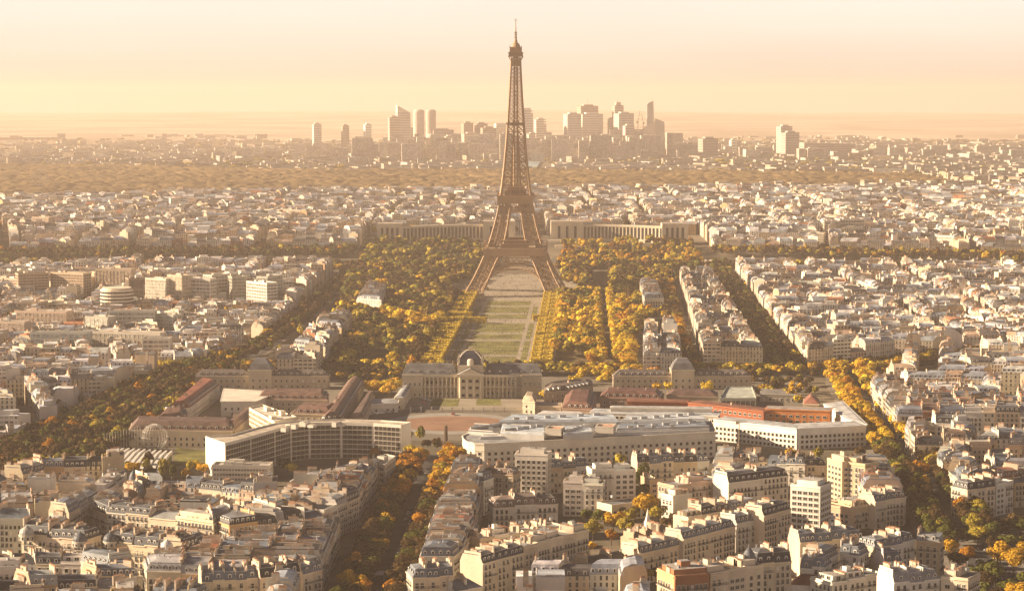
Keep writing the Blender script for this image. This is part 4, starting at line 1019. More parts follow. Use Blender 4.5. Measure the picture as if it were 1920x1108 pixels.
for a in ((1726, 905, 6.5, 15, 'orange'), (700, 745, 6, 14, 'golden'), (718, 742, 6, 14, 'yellow'), (735, 748, 6, 15, 'golden'), (690, 735, 5, 12, 'golden'), (745, 730, 5, 12, 'golden'), (1020, 752, 4.6, 11, 'yellow'), (1055, 748, 4.5, 11, 'golden'),
          (515, 762, 5.5, 12, 'golden'), (540, 758, 5.5, 13, 'yellow'), (527, 765, 5, 10, 'golden'), (1234, 738, 4.5, 11, 'golden'), (1252, 737, 4.5, 11, 'yellow'), (1326, 746, 5.5, 15, 'yellow'),
          (346, 712, 6.5, 14, 'golden'), (400, 700, 6, 10, 'golden'), (178, 815, 6, 15, 'golden'), (205, 812, 4, 13, 'orange'), (250, 900, 5.5, 13, 'golden'), (8, 890, 6, 15, 'orange'), (380, 893, 5, 10, 'golden'), (362, 888, 5, 10, 'yellow'), (700, 862, 4, 9, 'orange'),
          (545, 892, 4.5, 10, 'olive'), (530, 888, 4.5, 12, 'brown'), (1485, 752, 5, 11, 'golden'), (1495, 760, 4.5, 10, 'yellow'), (1100, 712, 7, 13, 'golden'), (1080, 708, 6, 12, 'golden'), (1120, 710, 6.5, 13, 'golden'), (1140, 708, 6, 12, 'yellow')):
    px_tree(*a, 'the courts of the middle ground')
for k in range(46): px_tree(1076 + k * 7.8 + tr.uniform(-3, 3), 716 + tr.uniform(-7, 7), tr.uniform(4.5, 7), tr.uniform(10, 14), tcol(MIX_GOLD if k < 24 else {'olive': 4, 'golden': 3, 'brown': 3}), 'the golden line behind the old school')
for k in range(34): px_tree(592 + tr.uniform(0, 160), 712 + tr.uniform(-12, 8), tr.uniform(4.5, 7), tr.uniform(10, 14), tcol({'brown': 5, 'green': 4, 'golden': 2}), 'the dark grove left of the domed palace')
for k in range(10): px_tree(tr.uniform(688, 752), tr.uniform(732, 752), tr.uniform(4.5, 6), tr.uniform(11, 14), tcol(MIX_GOLD), 'the yellow grove left of the palace court')
for k in range(26): px_tree(tr.uniform(1415, 1530), tr.uniform(716, 748), tr.uniform(3, 5), tr.uniform(8, 12), tcol({'brown': 5, 'golden': 3, 'olive': 3}), 'the yard right of the glass hall')
for k in range(16): px_tree(415 + k * 12, 700 + tr.uniform(-4, 4), 5.5, 11, tcol({'brown': 5, 'green': 4}), 'the dark grove left of the domed palace')
# ---------------------------------------------------------------- the iron lattice tower
iron_brown = simple('brown_iron', (0.34, 0.22, 0.125), 0.6, n1=(0.05, 0.85, 1.12), n2=None, spec=0.3)
iron_dark = simple('dark_brown_iron', (0.22, 0.145, 0.09), 0.6, n1=None, n2=None)
masonry = simple('masonry', (0.42, 0.34, 0.25), 0.9)
def interp(tab, z):
    for (a, va), (b, vb) in zip(tab, tab[1:]):
        if z <= b: return va + (vb - va) * (z - a) / (b - a)
    return tab[-1][1]
OUT = [(0, 57.5), (8, 54), (20, 47), (35, 39.8), (50, 33.5), (62, 29), (80, 24), (97, 20), (112, 17.5), (125, 15.6), (150, 12.8), (175, 10.7), (200, 9.0), (230, 7.2), (260, 5.7), (276, 5.2)]
INN = [(0, 38), (8, 35.5), (20, 30), (35, 23.5), (50, 16.5), (62, 12.4), (80, 9.0), (97, 6.8), (112, 5.6), (125, 5.2), (150, 4.2), (175, 3.0), (190, 2.0), (276, 1.2)]
def tower():
    x, y, _ = at_y(967, 500, 2600); base = gz(x, y)
    root = thing('lattice_tower', 'huge brown iron lattice tower with an antenna on top, standing in the park', 'tower', (x, y, base), R(-2.2))
    m = iron_brown
    def panel(mb, A, B, C_, D, r, mid=False):
        """A,B lower pair, C,D upper pair: cross bracing"""
        mb.bar(A, D, r, m); mb.bar(B, C_, r, m); mb.bar(C_, D, r * 1.2, m)
        if mid:
            M_ = [tuple((A[i] + C_[i]) / 2 for i in range(3)), tuple((B[i] + D[i]) / 2 for i in range(3))]; mb.bar(M_[0], M_[1], r * 0.8, m)
    lev1 = [0, 7, 14.5, 22, 29, 36, 43, 50]; lev2 = [59, 66, 73, 80, 87, 94, 100]
    for sx in (-1, 1):
        for sy in (-1, 1):
            mb = MB()
            def P(i, j, z): return (sx * (interp(OUT, z) if i else interp(INN, z)), sy * (interp(OUT, z) if j else interp(INN, z)), z)
            for lev in (lev1, lev2 + [108]):
                for z0, z1 in zip(lev, lev[1:]):
                    for i in (0, 1):
                        for j in (0, 1): mb.bar(P(i, j, z0), P(i, j, z1), 0.95 if lev is lev1 else 0.8, m)
                    for (a, b) in (((0, 0), (1, 0)), ((0, 1), (1, 1)), ((0, 0), (0, 1)), ((1, 0), (1, 1))):
                        panel(mb, P(*a, z0), P(*b, z0), P(*a, z1), P(*b, z1), 0.5 if lev is lev1 else 0.42, False)
                    # stairs and lift track climbing inside the leg
                    c0 = [sum(P(i, j, z0)[k] for i in (0, 1) for j in (0, 1)) / 4 for k in range(3)]; c1 = [sum(P(i, j, z1)[k] for i in (0, 1) for j in (0, 1)) / 4 for k in range(3)]
                    for o in (-2.2, 2.2): mb.bar((c0[0] + o, c0[1], c0[2]), (c1[0] + o, c1[1], c1[2]), 0.5, iron_dark)
            mb.build('leg', root)
            fb = MB()
            for i in (0, 1):
                for j in (0, 1): q = P(i, j, 0); fb.box((q[0], q[1], -1.5), (7, 7, 4.0), masonry)
            fb.build('masonry_foot', root)
    # four arches with their lattice rim
    for k in range(4):
        rot = Matrix.Rotation(k * math.pi / 2, 3, 'Z'); mb = MB()
        T = lambda u, z, d=0.0: tuple(rot @ Vector((u, -(interp(OUT, z) - 0.6) + d, z)))
        n = 28; rim = []
        for q in range(n + 1):
            a = math.pi * (0.055 + 0.89 * q / n); u = -math.cos(a) * 37.5; z = 2 + math.sin(a) * 29.5; u2 = -math.cos(a) * 41.0; z2 = 2 + math.sin(a) * 34.0
            rim.append((u, z, u2, z2))
        for q in range(n):
            a, b = rim[q], rim[q + 1]
            mb.bar(T(a[0], a[1]), T(b[0], b[1]), 1.2, m); mb.bar(T(a[2], a[3]), T(b[2], b[3]), 0.8, m)
            mb.bar(T(a[0], a[1]), T(b[2], b[3]), 0.3, m); mb.bar(T(a[2], a[3]), T(b[0], b[1]), 0.3, m); mb.bar(T(a[0], a[1]), T(a[2], a[3]), 0.35, m)
        mb.build('arch', root)
    def ring(mb, h, z0, z1, col=m, t=0.8):
        for k in range(4):
            rot = Matrix.Rotation(k * math.pi / 2, 3, 'Z')
            p = [rot @ Vector(v) for v in ((-h, -h, 0), (h - 0.0, -h, 0))]; p = [(q.x, q.y) for q in p]
            rz = k * math.pi / 2; c = rot @ Vector((0, -h + t / 2, 0)); mb.box((c.x, c.y, z0), (2 * h - (0 if k % 2 == 0 else 2 * t), t, z1 - z0), col, rz=rz, bottom=True)
    def truss(mb, h, z0, z1, n, r, dx=0.0, lim=None):
        for k in range(4):
            rot = Matrix.Rotation(k * math.pi / 2, 3, 'Z'); lim_ = lim or h
            for q in range(n):
                u0, u1 = -lim_ + 2 * lim_ * q / n, -lim_ + 2 * lim_ * (q + 1) / n
                A, B, C_, D = (tuple(rot @ Vector((u, -h + dx, z))) for u, z in ((u0, z0), (u1, z0), (u0, z1), (u1, z1)))
                mb.bar(A, D, r, m); mb.bar(B, C_, r, m); mb.bar(A, C_, r * 0.8, m)
            for z in (z0, z1): mb.bar(tuple(rot @ Vector((-lim_, -h + dx, z))), tuple(rot @ Vector((lim_, -h + dx, z))), r * 2, m)
    p1 = MB(); truss(p1, 35.2, 38.3, 46.3, 12, 0.45, 0.3); ring(p1, 36.0, 46.3, 52.2); ring(p1, 36.8, 52.2, 53.2); p1.box((0, 0, 53.2), (72, 72, 1.0), m, bottom=True)
    for k in range(4):      # gallery posts and rail
        rot = Matrix.Rotation(k * math.pi / 2, 3, 'Z')
        for q in range(25): u = -36 + q * 3.0; p1.bar(tuple(rot @ Vector((u, -36, 54))), tuple(rot @ Vector((u, -36, 60))), 0.28, m)
        for z in (56.0, 60.0): p1.bar(tuple(rot @ Vector((-36.4, -36, z))), tuple(rot @ Vector((36.4, -36, z))), 0.42, m)
    p1.box((0, 0, 54.2), (60, 60, 0.5), masonry); p1.build('first_platform', root)
    for px_, py_, sx_, sy_ in ((0, -25, 32, 9), (0, 25, 32, 9), (-27, 0, 7, 28), (27, 0, 7, 28)):
        pv = MB(); pv.box((px_, py_, 54.7), (sx_, sy_, 8.2), iron_dark); pv.box((px_, py_, 62.9), (sx_ + 1.5, sy_ + 1.5, 0.8), m, bottom=True); pv.build('pavilion', root)
    p2 = MB(); truss(p2, 19.6, 94.0, 98.0, 11, 0.28); truss(p2, 19.4, 98.6, 105.6, 6, 0.45); ring(p2, 19.9, 105.6, 108.2); ring(p2, 20.4, 108.2, 112.5); ring(p2, 21.2, 112.5, 113.6); p2.box((0, 0, 113.6), (42.4, 42.4, 0.8), m, bottom=True)
    for k in range(4):
        rot = Matrix.Rotation(k * math.pi / 2, 3, 'Z')
        for q in range(21): u = -20.6 + q * 2.06; p2.bar(tuple(rot @ Vector((u, -20.6, 114))), tuple(rot @ Vector((u, -20.6, 116.4))), 0.16, m)
        p2.bar(tuple(rot @ Vector((-20.8, -20.6, 116.4))), tuple(rot @ Vector((20.8, -20.6, 116.4))), 0.25, m)
    p2.build('second_platform', root)
    pv = MB(); pv.box((0, 0, 114.4), (24, 24, 5.5), iron_dark); pv.box((0, 0, 119.9), (18, 18, 4.0), m); pv.build('lift_house', root)
    # upper shaft: corner chords, inner chords, crossed panels growing smaller
    sh = MB(); z = 114.4; lev = [z]
    while z < 270: z += max(4.4, interp(OUT, z) * 0.62); lev.append(min(z, 272))
    for z0, z1 in zip(lev, lev[1:]):
        for k in range(4):
            rot = Matrix.Rotation(k * math.pi / 2, 3, 'Z')
            Q = lambda u, z: tuple(rot @ Vector((u, -interp(OUT, z), z)))
            o0, o1, i0, i1 = interp(OUT, z0), interp(OUT, z1), interp(INN, z0), interp(INN, z1); r = 0.26 + o0 * 0.02
            sh.bar(Q(-o0, z0), Q(-o1, z1), r * 2.3, m)
            for s in (-1, 1):
                sh.bar(Q(s * i0, z0), Q(s * i1, z1), r * 1.5, m)
                sh.bar(Q(s * o0, z0), Q(s * i1, z1), r, m); sh.bar(Q(s * i0, z0), Q(s * o1, z1), r, m)
            sh.bar(Q(-o1, z1), Q(o1, z1), r * 1.1, m)
            if z0 > 190: sh.bar(Q(-i0, z0), Q(i1, z1), r * 0.8, m)
    sh.build('shaft', root)
    ls = MB()
    for sx in (-1, 1):
        for sy in (-1, 1): ls.bar((sx * 2.4, sy * 2.4, 114), (sx * 1.5, sy * 1.5, 274), 0.8, m)
    for q in range(40):
        z = 118 + q * 3.9; w = 2.4 - 0.9 * (z - 114) / 160
        for sx, sy, tx, ty in ((-1, -1, 1, -1), (1, -1, 1, 1), (1, 1, -1, 1), (-1, 1, -1, -1)): ls.bar((sx * w, sy * w, z), (tx * w, ty * w, z + 3.9), 0.42, m); ls.bar((sx * w, sy * w, z), (tx * w, ty * w, z), 0.25, m)
    ls.build('lift_shaft', root)
    ip = MB(); w = interp(OUT, 196) + 0.9; ip.box((0, 0, 194.6), (2 * w, 2 * w, 2.2), iron_dark, bottom=True); ring(ip, w + 0.4, 196.8, 197.8, m, 0.4); ip.build('middle_platform', root)
    tp = MB(); tp.box((0, 0, 262), (11.6, 11.6, 8), m); 
    for k in range(4):
        rot = Matrix.Rotation(k * math.pi / 2, 3, 'Z')
        for u in (-5.2, -1.8, 1.8, 5.2): tp.bar(tuple(rot @ Vector((u, -5.2, 268))), tuple(rot @ Vector((u * 1.5, -8.2, 273.2))), 0.3, m)
    tp.box((0, 0, 273), (17, 17, 1.0), m, bottom=True); tp.box((0, 0, 274), (16, 16, 3.4), iron_dark); tp.box((0, 0, 277.4), (17.2, 17.2, 0.9), m, bottom=True)
    tp.box((0, 0, 278.3), (12.5, 12.5, 5.0), m); tp.box((0, 0, 283.3), (14, 14, 0.7), m, bottom=True)
    for u in (-6.6, -3, 3, 6.6):
        for v in (-6.6, 6.6): tp.bar((u, v, 277), (u, v, 285 + abs(u) % 3), 0.25, m); tp.bar((v, u, 277), (v, u, 285.5), 0.25, m)
    tp.build('summit_gallery', root)
    dm = MB(); dm.lathe((0, 0, 284), [(5.2, 0), (5.0, 1.5), (4.2, 3.4), (2.8, 5), (2.0, 5.5), (2.0, 7.5), (1.4, 9)], m, n=12); dm.build('summit_dome', root)
    an = MB(); an.bar((0, 0, 292), (0, 0, 301), 1.25, m, r2=0.95, sides=8); an.bar((0, 0, 301), (0, 0, 309), 0.7, m, r2=0.45, sides=8); an.bar((0, 0, 309), (0, 0, 316.5), 0.35, m, sides=6); an.box((0, 0, 300.4), (3, 3, 1.0), iron_dark, bottom=True)
    an.bar((-2.0, 0, 315), (2.0, 0, 315), 0.3, m); an.bar((0, -2, 315), (0, 2, 315), 0.3, m)
    for z in (295, 298): an.box((0, 0, z), (3.4, 3.4, 0.7), iron_dark, bottom=True)
    an.build('antenna', root)
tower()
# ---------------------------------------------------------------- monuments and large buildings
CR = (0.56, 0.47, 0.34); WH = (0.67, 0.61, 0.52); SL = (0.075, 0.078, 0.085); ZN = (0.30, 0.31, 0.325); BR_ROOF = (0.17, 0.095, 0.065)
HERO_PRISMS = []     # rough blocks for the sight test
def hpoly(poly, z0, z1): HERO_PRISMS.append((poly, z0, z1))
def hroot(name, label, cat, poly, group=None):
    c = cen(poly); z = gz(*c); return thing(name, label, cat, (c[0], c[1], z), 0, group), (c[0], c[1], z)
def part(root, org, name, fn, parent=None):
    mb = MB(); fn(mb); o = mb.build(name, parent or root, org); return o
def hip(mb, p, z, rise, ins, m, col, topcol=None, ends=None):
    ds = [ins] * len(p) if ends is None else ends; q = inset(p, ds)
    if not good_inset(p, q): q = inset(p, [d * 0.45 for d in ds])
    n = len(p)
    for i in range(n): j = (i + 1) % n; mb.face([(*p[i], z), (*p[j], z), (*q[j], z + rise), (*q[i], z + rise)], m, col)
    mb.face([(*a, z + rise) for a in q], m, topcol or col); return q
def quad_lr(a, b, depth):
    l = math.hypot(b[0] - a[0], b[1] - a[1]); bx, by = -(b[1] - a[1]) / l * depth, (b[0] - a[0]) / l * depth
    return [a, b, (b[0] + bx, b[1] + by), (a[0] + bx, a[1] + by)]
JOBS = []            # facades to open once everything that can hide them stands
def palace(name, label, poly, h, rise, wc, rc, group=None, win='plain', pitch=3.0, fh=3.6, dormers=True, ins=5.0, chim=2, first=0.8, root=None, org=None):
    """a long range: walls with cornices, hipped or mansard roof, dormers, chimneys, windows"""
    poly = ccw(poly)
    if root is None: root, org = hroot(name, label, 'building', poly, group)
    z0 = org[2]; z1 = z0 + h
    def wl(mb):
        mb.prism(poly, z0 - 1, z1, wall_m, wc)
        for i in range(len(poly)):
            a, b = poly[i], poly[(i + 1) % len(poly)]
            if math.hypot(b[0] - a[0], b[1] - a[1]) > 3:
                strip(mb, a, b, z1 - 0.6, z1 + 0.1, 0.5, trim_m, tuple(min(.8, c * 1.15) for c in wc)); strip(mb, a, b, z0 + fh + 0.5, z0 + fh + 0.9, 0.25, trim_m, tuple(min(.8, c * 1.1) for c in wc))
    part(root, org, 'wall', wl); hpoly(poly, z0, z1 + rise * 0.6)
    def rf(mb): hip(mb, poly, z1 + 0.1, rise, ins, roof_m, rc)
    if rise > 0: part(root, org, 'roof', rf)
    JOBS.append((root, org, poly, z0, z1, win, pitch, fh, first, dormers and rise > 2.5))
    l = max(range(len(poly)), key=lambda i: math.dist(poly[i], poly[(i + 1) % len(poly)])); a, b = poly[l], poly[(l + 1) % len(poly)]; rz = math.atan2(b[1] - a[1], b[0] - a[0]); c = cen(poly)
    for k in range(chim):
        t = (k + 0.5) / chim - 0.5; x, y = c[0] + (b[0] - a[0]) * t * 0.9, c[1] + (b[1] - a[1]) * t * 0.9
        cm, pm = CHIM[k % 3]; ch = inst('chimney', cm, root, (x - org[0], y - org[1], z1 + rise - org[2]), rz + math.pi / 2); inst('chimney_pots', pm, ch, (0, 0, 0))
    return root, org
def slabby(name, label, poly, h, wc, floors, group=None, edges=None, glass=(0.08, 0.075, 0.07), solid=1.3, rc=(0.42, 0.39, 0.34), mull=3.2, plant=3, sill=WH, piloti=0.0, cat='building'):
    """modern block: wall, one long window band per storey and side, sill slabs, plant on the roof"""
    poly = ccw(poly); root, org = hroot(name, label, cat, poly, group); z0 = org[2]; z1 = z0 + h; rnd = random.Random(int(abs(poly[0][0]) * 10) + int(poly[0][1]))
    part(root, org, 'wall', lambda mb: mb.prism(poly, z0 - 1, z1, plain_m, wc, roof_m, rc)); hpoly(poly, z0, z1); fh = (h - piloti - 0.8) / floors
    def pr(mb):
        for i in range(len(poly)): strip(mb, poly[i], poly[(i + 1) % len(poly)], z1 + 0.02, z1 + 0.9, 0.03, plain_m, wc, back=0.35)
    part(root, org, 'parapet', pr)
    gm = MATS.get('band%s' % (glass,)) or simple('band%s' % (glass,), glass, 0.4, n1=None, n2=(0.35, 0.5, 1.9), spec=0.2)
    for i in range(len(poly)):
        a, b = poly[i], poly[(i + 1) % len(poly)]; l = math.dist(a, b)
        if l < 6 or (edges is not None and i not in edges): continue
        d = ((b[0] - a[0]) / l, (b[1] - a[1]) / l); m = ((a[0] + b[0]) / 2, (a[1] + b[1]) / 2)
        if d[1] * -m[0] - d[0] * -m[1] < 0.02 * math.hypot(*m): continue
        for f in range(floors):
            zz = z0 + piloti + f * fh + solid * 0.6; hh = fh - solid
            def band_(mb):
                A = (a[0] + d[0] * 0.8, a[1] + d[1] * 0.8); B = (b[0] - d[0] * 0.8, b[1] - d[1] * 0.8)
                strip(mb, A, B, zz, zz + hh, 0.03, gm, (1, 1, 1, 1)); strip(mb, A, B, zz - 0.22, zz - 0.02, 0.35, plain_m, sill)
                k = max(1, int((l - 1.6) / mull))
                for q in range(k + 1):
                    t = (l - 1.6) * q / k; x, y = A[0] + d[0] * t + d[1] * 0.1, A[1] + d[1] * t - d[0] * 0.1
                    mb.box((x, y, zz), (0.3, 0.25, hh), plain_m, sill, math.atan2(d[1], d[0]))
            part(root, org, 'window_band', band_)
    c = cen(poly)
    for k in range(plant):
        a = rnd.choice(poly); t = rnd.uniform(0.1, 0.6); x, y = c[0] + (a[0] - c[0]) * t, c[1] + (a[1] - c[1]) * t
        part(root, org, 'roof_plant', lambda mb: mb.box((x, y, z1 + 0.02), (rnd.uniform(3, 8), rnd.uniform(2.5, 4), rnd.uniform(1.5, 3.2)), plain_m, WH if k % 2 else wc, math.atan2(poly[1][1] - poly[0][1], poly[1][0] - poly[0][0]), top=roof_m, tcol=rc))
    return root, org

# ---- the old school with the dome, its court and wings
def em():
    y0 = 1694.0; X = lambda px: at_y(px, 700, y0)[0]
    xl, xr = X(754), X(1016); z = gz(-30, y0); org = (X(882), y0, z)
    root = thing('domed_school', 'long grey-gold stone palace with columns and a slate square dome over its centre', 'palace', org)
    ZE = z + 17.3
    def body(mb):
        mb.prism([(xl, y0 + 3.5), (xr, y0 + 3.5), (xr, y0 + 24), (xl, y0 + 24)], z - 1, ZE, wall_m, (0.46, 0.38, 0.28))
        for a, b in ((754, 793), (978, 1016)): mb.prism([(X(a), y0 - 3), (X(b), y0 - 3), (X(b), y0 + 3.6), (X(a), y0 + 3.6)], z - 1, ZE + 0.5, wall_m, CR)
        mb.prism([(X(857), y0 - 5), (X(907), y0 - 5), (X(907), y0 + 3.6), (X(857), y0 + 3.6)], z - 1, ZE + 1.2, wall_m, (0.6, 0.51, 0.37))
        strip(mb, (xl, y0), (X(857), y0), ZE - 1.6, ZE + 0.3, 1.6, trim_m, (0.62, 0.53, 0.4, 1), back=3.6); strip(mb, (X(907), y0), (xr, y0), ZE - 1.6, ZE + 0.3, 1.6, trim_m, (0.62, 0.53, 0.4, 1), back=3.6)
        strip(mb, (xl, y0), (X(857), y0), z + 7.8, z + 8.6, 1.4, trim_m, (0.62, 0.53, 0.4, 1), back=3.6); strip(mb, (X(907), y0), (xr, y0), z + 7.8, z + 8.6, 1.4, trim_m, (0.62, 0.53, 0.4, 1), back=3.6)
        mb.prism([(X(858), y0 + 1), (X(906), y0 + 1), (X(906), y0 + 20), (X(858), y0 + 20)], ZE, z + 24.5, wall_m, (0.6, 0.51, 0.37))
        strip(mb, (X(858), y0 + 1), (X(906), y0 + 1), z + 23.8, z + 24.7, 0.6, trim_m, (0.64, 0.55, 0.42, 1))
    part(root, org, 'wall', body); hpoly([(xl, y0), (xr, y0), (xr, y0 + 24), (xl, y0 + 24)], z, ZE + 5)
    for a, b in ((754, 857), (907, 1016)):
        part(root, org, 'roof', lambda mb: hip(mb, [(X(a), y0 - 1), (X(b), y0 - 1), (X(b), y0 + 24), (X(a), y0 + 24)], ZE + 0.5, 6.5, 7, roof_m, (0.12, 0.12, 0.125), ends=[7, 3, 7, 3]))
    def ped(mb):
        a, b = X(860), X(904); m_ = (a + b) / 2; zz = ZE + 1.2
        mb.face([(a, y0 - 5.3, zz), (b, y0 - 5.3, zz), (m_, y0 - 5.3, zz + 4.2)], trim_m, (0.62, 0.53, 0.4, 1)); mb.face([(a, y0 - 5.5, zz), (m_, y0 - 5.5, zz + 4.4), (m_, y0, zz + 4.4), (a, y0, zz)], roof_m, ZN); mb.face([(m_, y0 - 5.5, zz + 4.4), (b, y0 - 5.5, zz), (b, y0, zz), (m_, y0, zz + 4.4)], roof_m, ZN)
    part(root, org, 'pediment', ped)
    def col_(mb, x, y, z0_, h, r=0.62):
        mb.bar((x, y, z0_), (x, y, z0_ + h), r, trim_m, (0.66, 0.57, 0.43, 1), r2=r * 0.85, sides=8); mb.box((x, y, z0_ + h), (1.7, 1.7, 0.5), trim_m, (0.66, 0.57, 0.43, 1)); mb.box((x, y, z0_ - 0.1), (1.7, 1.7, 0.5), trim_m, (0.66, 0.57, 0.43, 1))
    for k in range(4): part(root, org, 'giant_column', lambda mb: col_(mb, X(863 + k * 12.7), y0 - 6.0, z + 0.3, 16.0, 0.95))
    part(root, org, 'entablature', lambda mb: mb.box((X(882), y0 - 6.1, z + 16.8), (X(907) - X(857), 2.4, 1.7), trim_m, (0.64, 0.55, 0.42, 1), bottom=True))
    for px in [797, 805, 813, 821, 829, 837, 845, 852, 912, 919, 927, 935, 943, 951, 959, 967]:
        for zz in (z + 0.3, z + 8.8): part(root, org, 'column', lambda mb: col_(mb, X(px), y0 - 1.1, zz, 6.6))
    cx = X(882); dm = MB(); n = 8
    prof = [(9.6, 0), (9.3, 2.2), (8.3, 4.8), (6.6, 7.4), (4.2, 9.4), (2.6, 10.2)]
    def sq(r): return [(cx + r * c, y0 + 10 + r * s) for c, s in ((-1, -.95), (1, -.95), (1, .95), (-1, .95))]
    for (r0, z0_), (r1, z1_) in zip(prof, prof[1:]):
        a, b = sq(r0), sq(r1)
        for i in range(4): j = (i + 1) % 4; dm.face([(*a[i], z + 24.7 + z0_), (*a[j], z + 24.7 + z0_), (*b[j], z + 24.7 + z1_), (*b[i], z + 24.7 + z1_)], roof_m, (0.035, 0.04, 0.065))
        for i in range(4): dm.bar((*a[i], z + 24.7 + z0_), (*b[i], z + 24.7 + z1_), 0.28, trim_m, (0.5, 0.45, 0.36, 1))
    dm.build('dome', root, org)
    la = MB(); la.box((cx, y0 + 10, z + 34.9), (6, 6, 0.5), trim_m, CR); la.box((cx, y0 + 10, z + 35.4), (3.4, 3.4, 1.8), trim_m, CR); la.bar((cx, y0 + 10, z + 37), (cx, y0 + 10, z + 40.5), 0.12, iron_m); la.build('lantern', root, org)
    cl_ = MB(); cl_.lathe((0, 0, 0), [(2.4, 0), (2.4, 3.6), (1.8, 4.7), (0.01, 5.1)], trim_m, (0.66, 0.58, 0.46, 1), n=12); o = cl_.build('clock_gable', root); o.location = (0, -0.6, 24.6)
    for sx in (-1, 1):
        for sy in (0, 1): part(root, org, 'corner_turret', lambda mb: (mb.box((cx + sx * 9, y0 + 2 + 17 * sy, z + 24.5), (2, 2, 5), trim_m, (0.62, 0.53, 0.4, 1)), mb.box((cx + sx * 9, y0 + 2 + 17 * sy, z + 29.5), (1.2, 1.2, 1.5), trim_m, (0.62, 0.53, 0.4, 1))))
    for px in [800, 809, 818, 827, 836, 845, 915, 924, 933, 942, 951, 960]:
        for zz in (z + 1.5, z + 10): inst('window', WIN['big'], root, (X(px + 1) - org[0], 3.48, zz - org[2]), 0)
    for px in [760, 769, 778, 787, 984, 993, 1002, 1011]:
        for zz in (z + 1.5, z + 9.5): inst('window', WIN['tall2'], root, (X(px) - org[0], -3.02, zz - org[2]), 0)
    for px in (869, 882, 895):
        for zz in (z + 1.2, z + 7, z + 12): inst('window', WIN['big'], root, (X(px) - org[0], -5.02, zz - org[2]), 0)
    for px in (768, 785, 805, 825, 845, 918, 938, 958, 978, 998): inst('dormer', DORM[2], root, (X(px) - org[0], 0.6, ZE + 0.9 - org[2]), 0, (1.1, 1, 1.1))
    for px in (770, 812, 848, 916, 950, 1000):
        cm, pm = CHIM[1]; ch = inst('chimney', cm, root, (X(px) - org[0], 12, ZE + 7 - org[2]), math.pi / 2); inst('chimney_pots', pm, ch, (0, 0, 0))
    # scaffold before the right end
    sr = thing('scaffold', 'metal scaffolding wrapped round the right end of the domed palace', 'scaffold', (X(985), y0 - 5, z)); so = (X(985), y0 - 5, z)
    def sc_(mb):
        for i in range(14):
            x = X(955) + i * (X(1015) - X(955)) / 13
            for yy in (-4.6, -6.2): mb.bar((x, y0 + yy, z), (x, y0 + yy, z + 20), 0.12, metal_m)
    part(sr, so, 'poles', sc_)
    for k in range(9): part(sr, so, 'deck', lambda mb: mb.box(((X(955) + X(1015)) / 2, y0 - 5.4, z + 2 + k * 2.1), (X(1015) - X(955), 1.6, 0.18), metal_m, bottom=True))
    # long side wings with their pavilions
    for nm, a, b, pv, w in (('left', 363, 616, 488, 21), ('right', 1150, 1408, 1280, 21)):
        Y = 1745; XX = lambda px: at_y(px, 705, Y)[0]
        palace('school_wing', 'long low grey stone wing left of the domed palace, split by a square slate pavilion' if nm == 'left' else 'long low grey stone wing right of the domed palace, split by a square slate pavilion', [(XX(a), Y), (XX(pv) - 9, Y), (XX(pv) - 9, Y + 13), (XX(a), Y + 13)], 10, 4.5, (0.46, 0.38, 0.28), (0.14, 0.12, 0.11), pitch=4.2, fh=4.3)
        palace('school_wing', 'inner half of the long grey wing, between the %s square pavilion and the domed palace' % nm if nm == 'left' else 'outer half of the long grey wing, right of the right-hand square pavilion', [(XX(pv) + 9, Y), (XX(b), Y), (XX(b), Y + 13), (XX(pv) + 9, Y + 13)], 10, 4.5, (0.46, 0.38, 0.28), (0.14, 0.12, 0.11), pitch=4.2, fh=4.3)
        r2, o2 = palace('square_pavilion', 'square stone pavilion with curved slate roof in the middle of the %s wing' % nm, [(XX(pv) - 9, Y - 3), (XX(pv) + 9, Y - 3), (XX(pv) + 9, Y + 16), (XX(pv) - 9, Y + 16)], 15, 5, CR, (0.15, 0.15, 0.155), pitch=4, fh=5, ins=2.2, dormers=False, chim=0)
        part(r2, o2, 'roof_lantern', lambda mb: hip(mb, [(XX(pv) - 6.6, Y - 0.6), (XX(pv) + 6.6, Y - 0.6), (XX(pv) + 6.6, Y + 13.6), (XX(pv) - 6.6, Y + 13.6)], gz(XX(pv), Y) + 20.2, 3.2, 2.6, roof_m, (0.14, 0.14, 0.15)))
em()
def P19(*pts, h=19): return AP(pts, h)
DS = (0.15, 0.10, 0.08)
palace('barrack', 'white barrack with a weathered red-brown roof beside the long tree belt', AP([(308, 772), (356, 764), (412, 722), (372, 716)], 10), 10, 5, WH, (0.24, 0.09, 0.06), pitch=4)
palace('barrack', 'small white gabled barrack end with brown roof, below the red-roofed barrack', AP([(288, 792), (350, 786), (352, 772), (302, 774)], 8), 8, 4.5, (0.6, 0.52, 0.42), (0.16, 0.09, 0.07), pitch=4)
palace('barrack', 'long cream barrack with dark roof and white dormers, behind the wire globe', AP([(243, 806), (436, 808), (440, 796), (248, 793)], 11), 11, 5.5, CR, (0.13, 0.085, 0.07), pitch=3.8)
palace('barrack', 'narrow brown-roofed range running back from the dormered barrack to the domed palace', AP([(420, 803), (440, 806), (478, 775), (462, 772)], 10), 10, 4.5, CR, (0.16, 0.10, 0.08), pitch=4)
palace('barrack', 'long brown roof left of the golden court trees, facing the domed palace', AP([(480, 748), (614, 750), (616, 738), (486, 738)], 9), 9, 4.5, (0.42, 0.35, 0.27), (0.15, 0.09, 0.07), pitch=4)
palace('barrack', 'cream wing with brown roof directly above the concave modern block', AP([(545, 775), (622, 777), (640, 765), (560, 763)], 9), 9, 4.5, CR, (0.17, 0.10, 0.08), pitch=4)
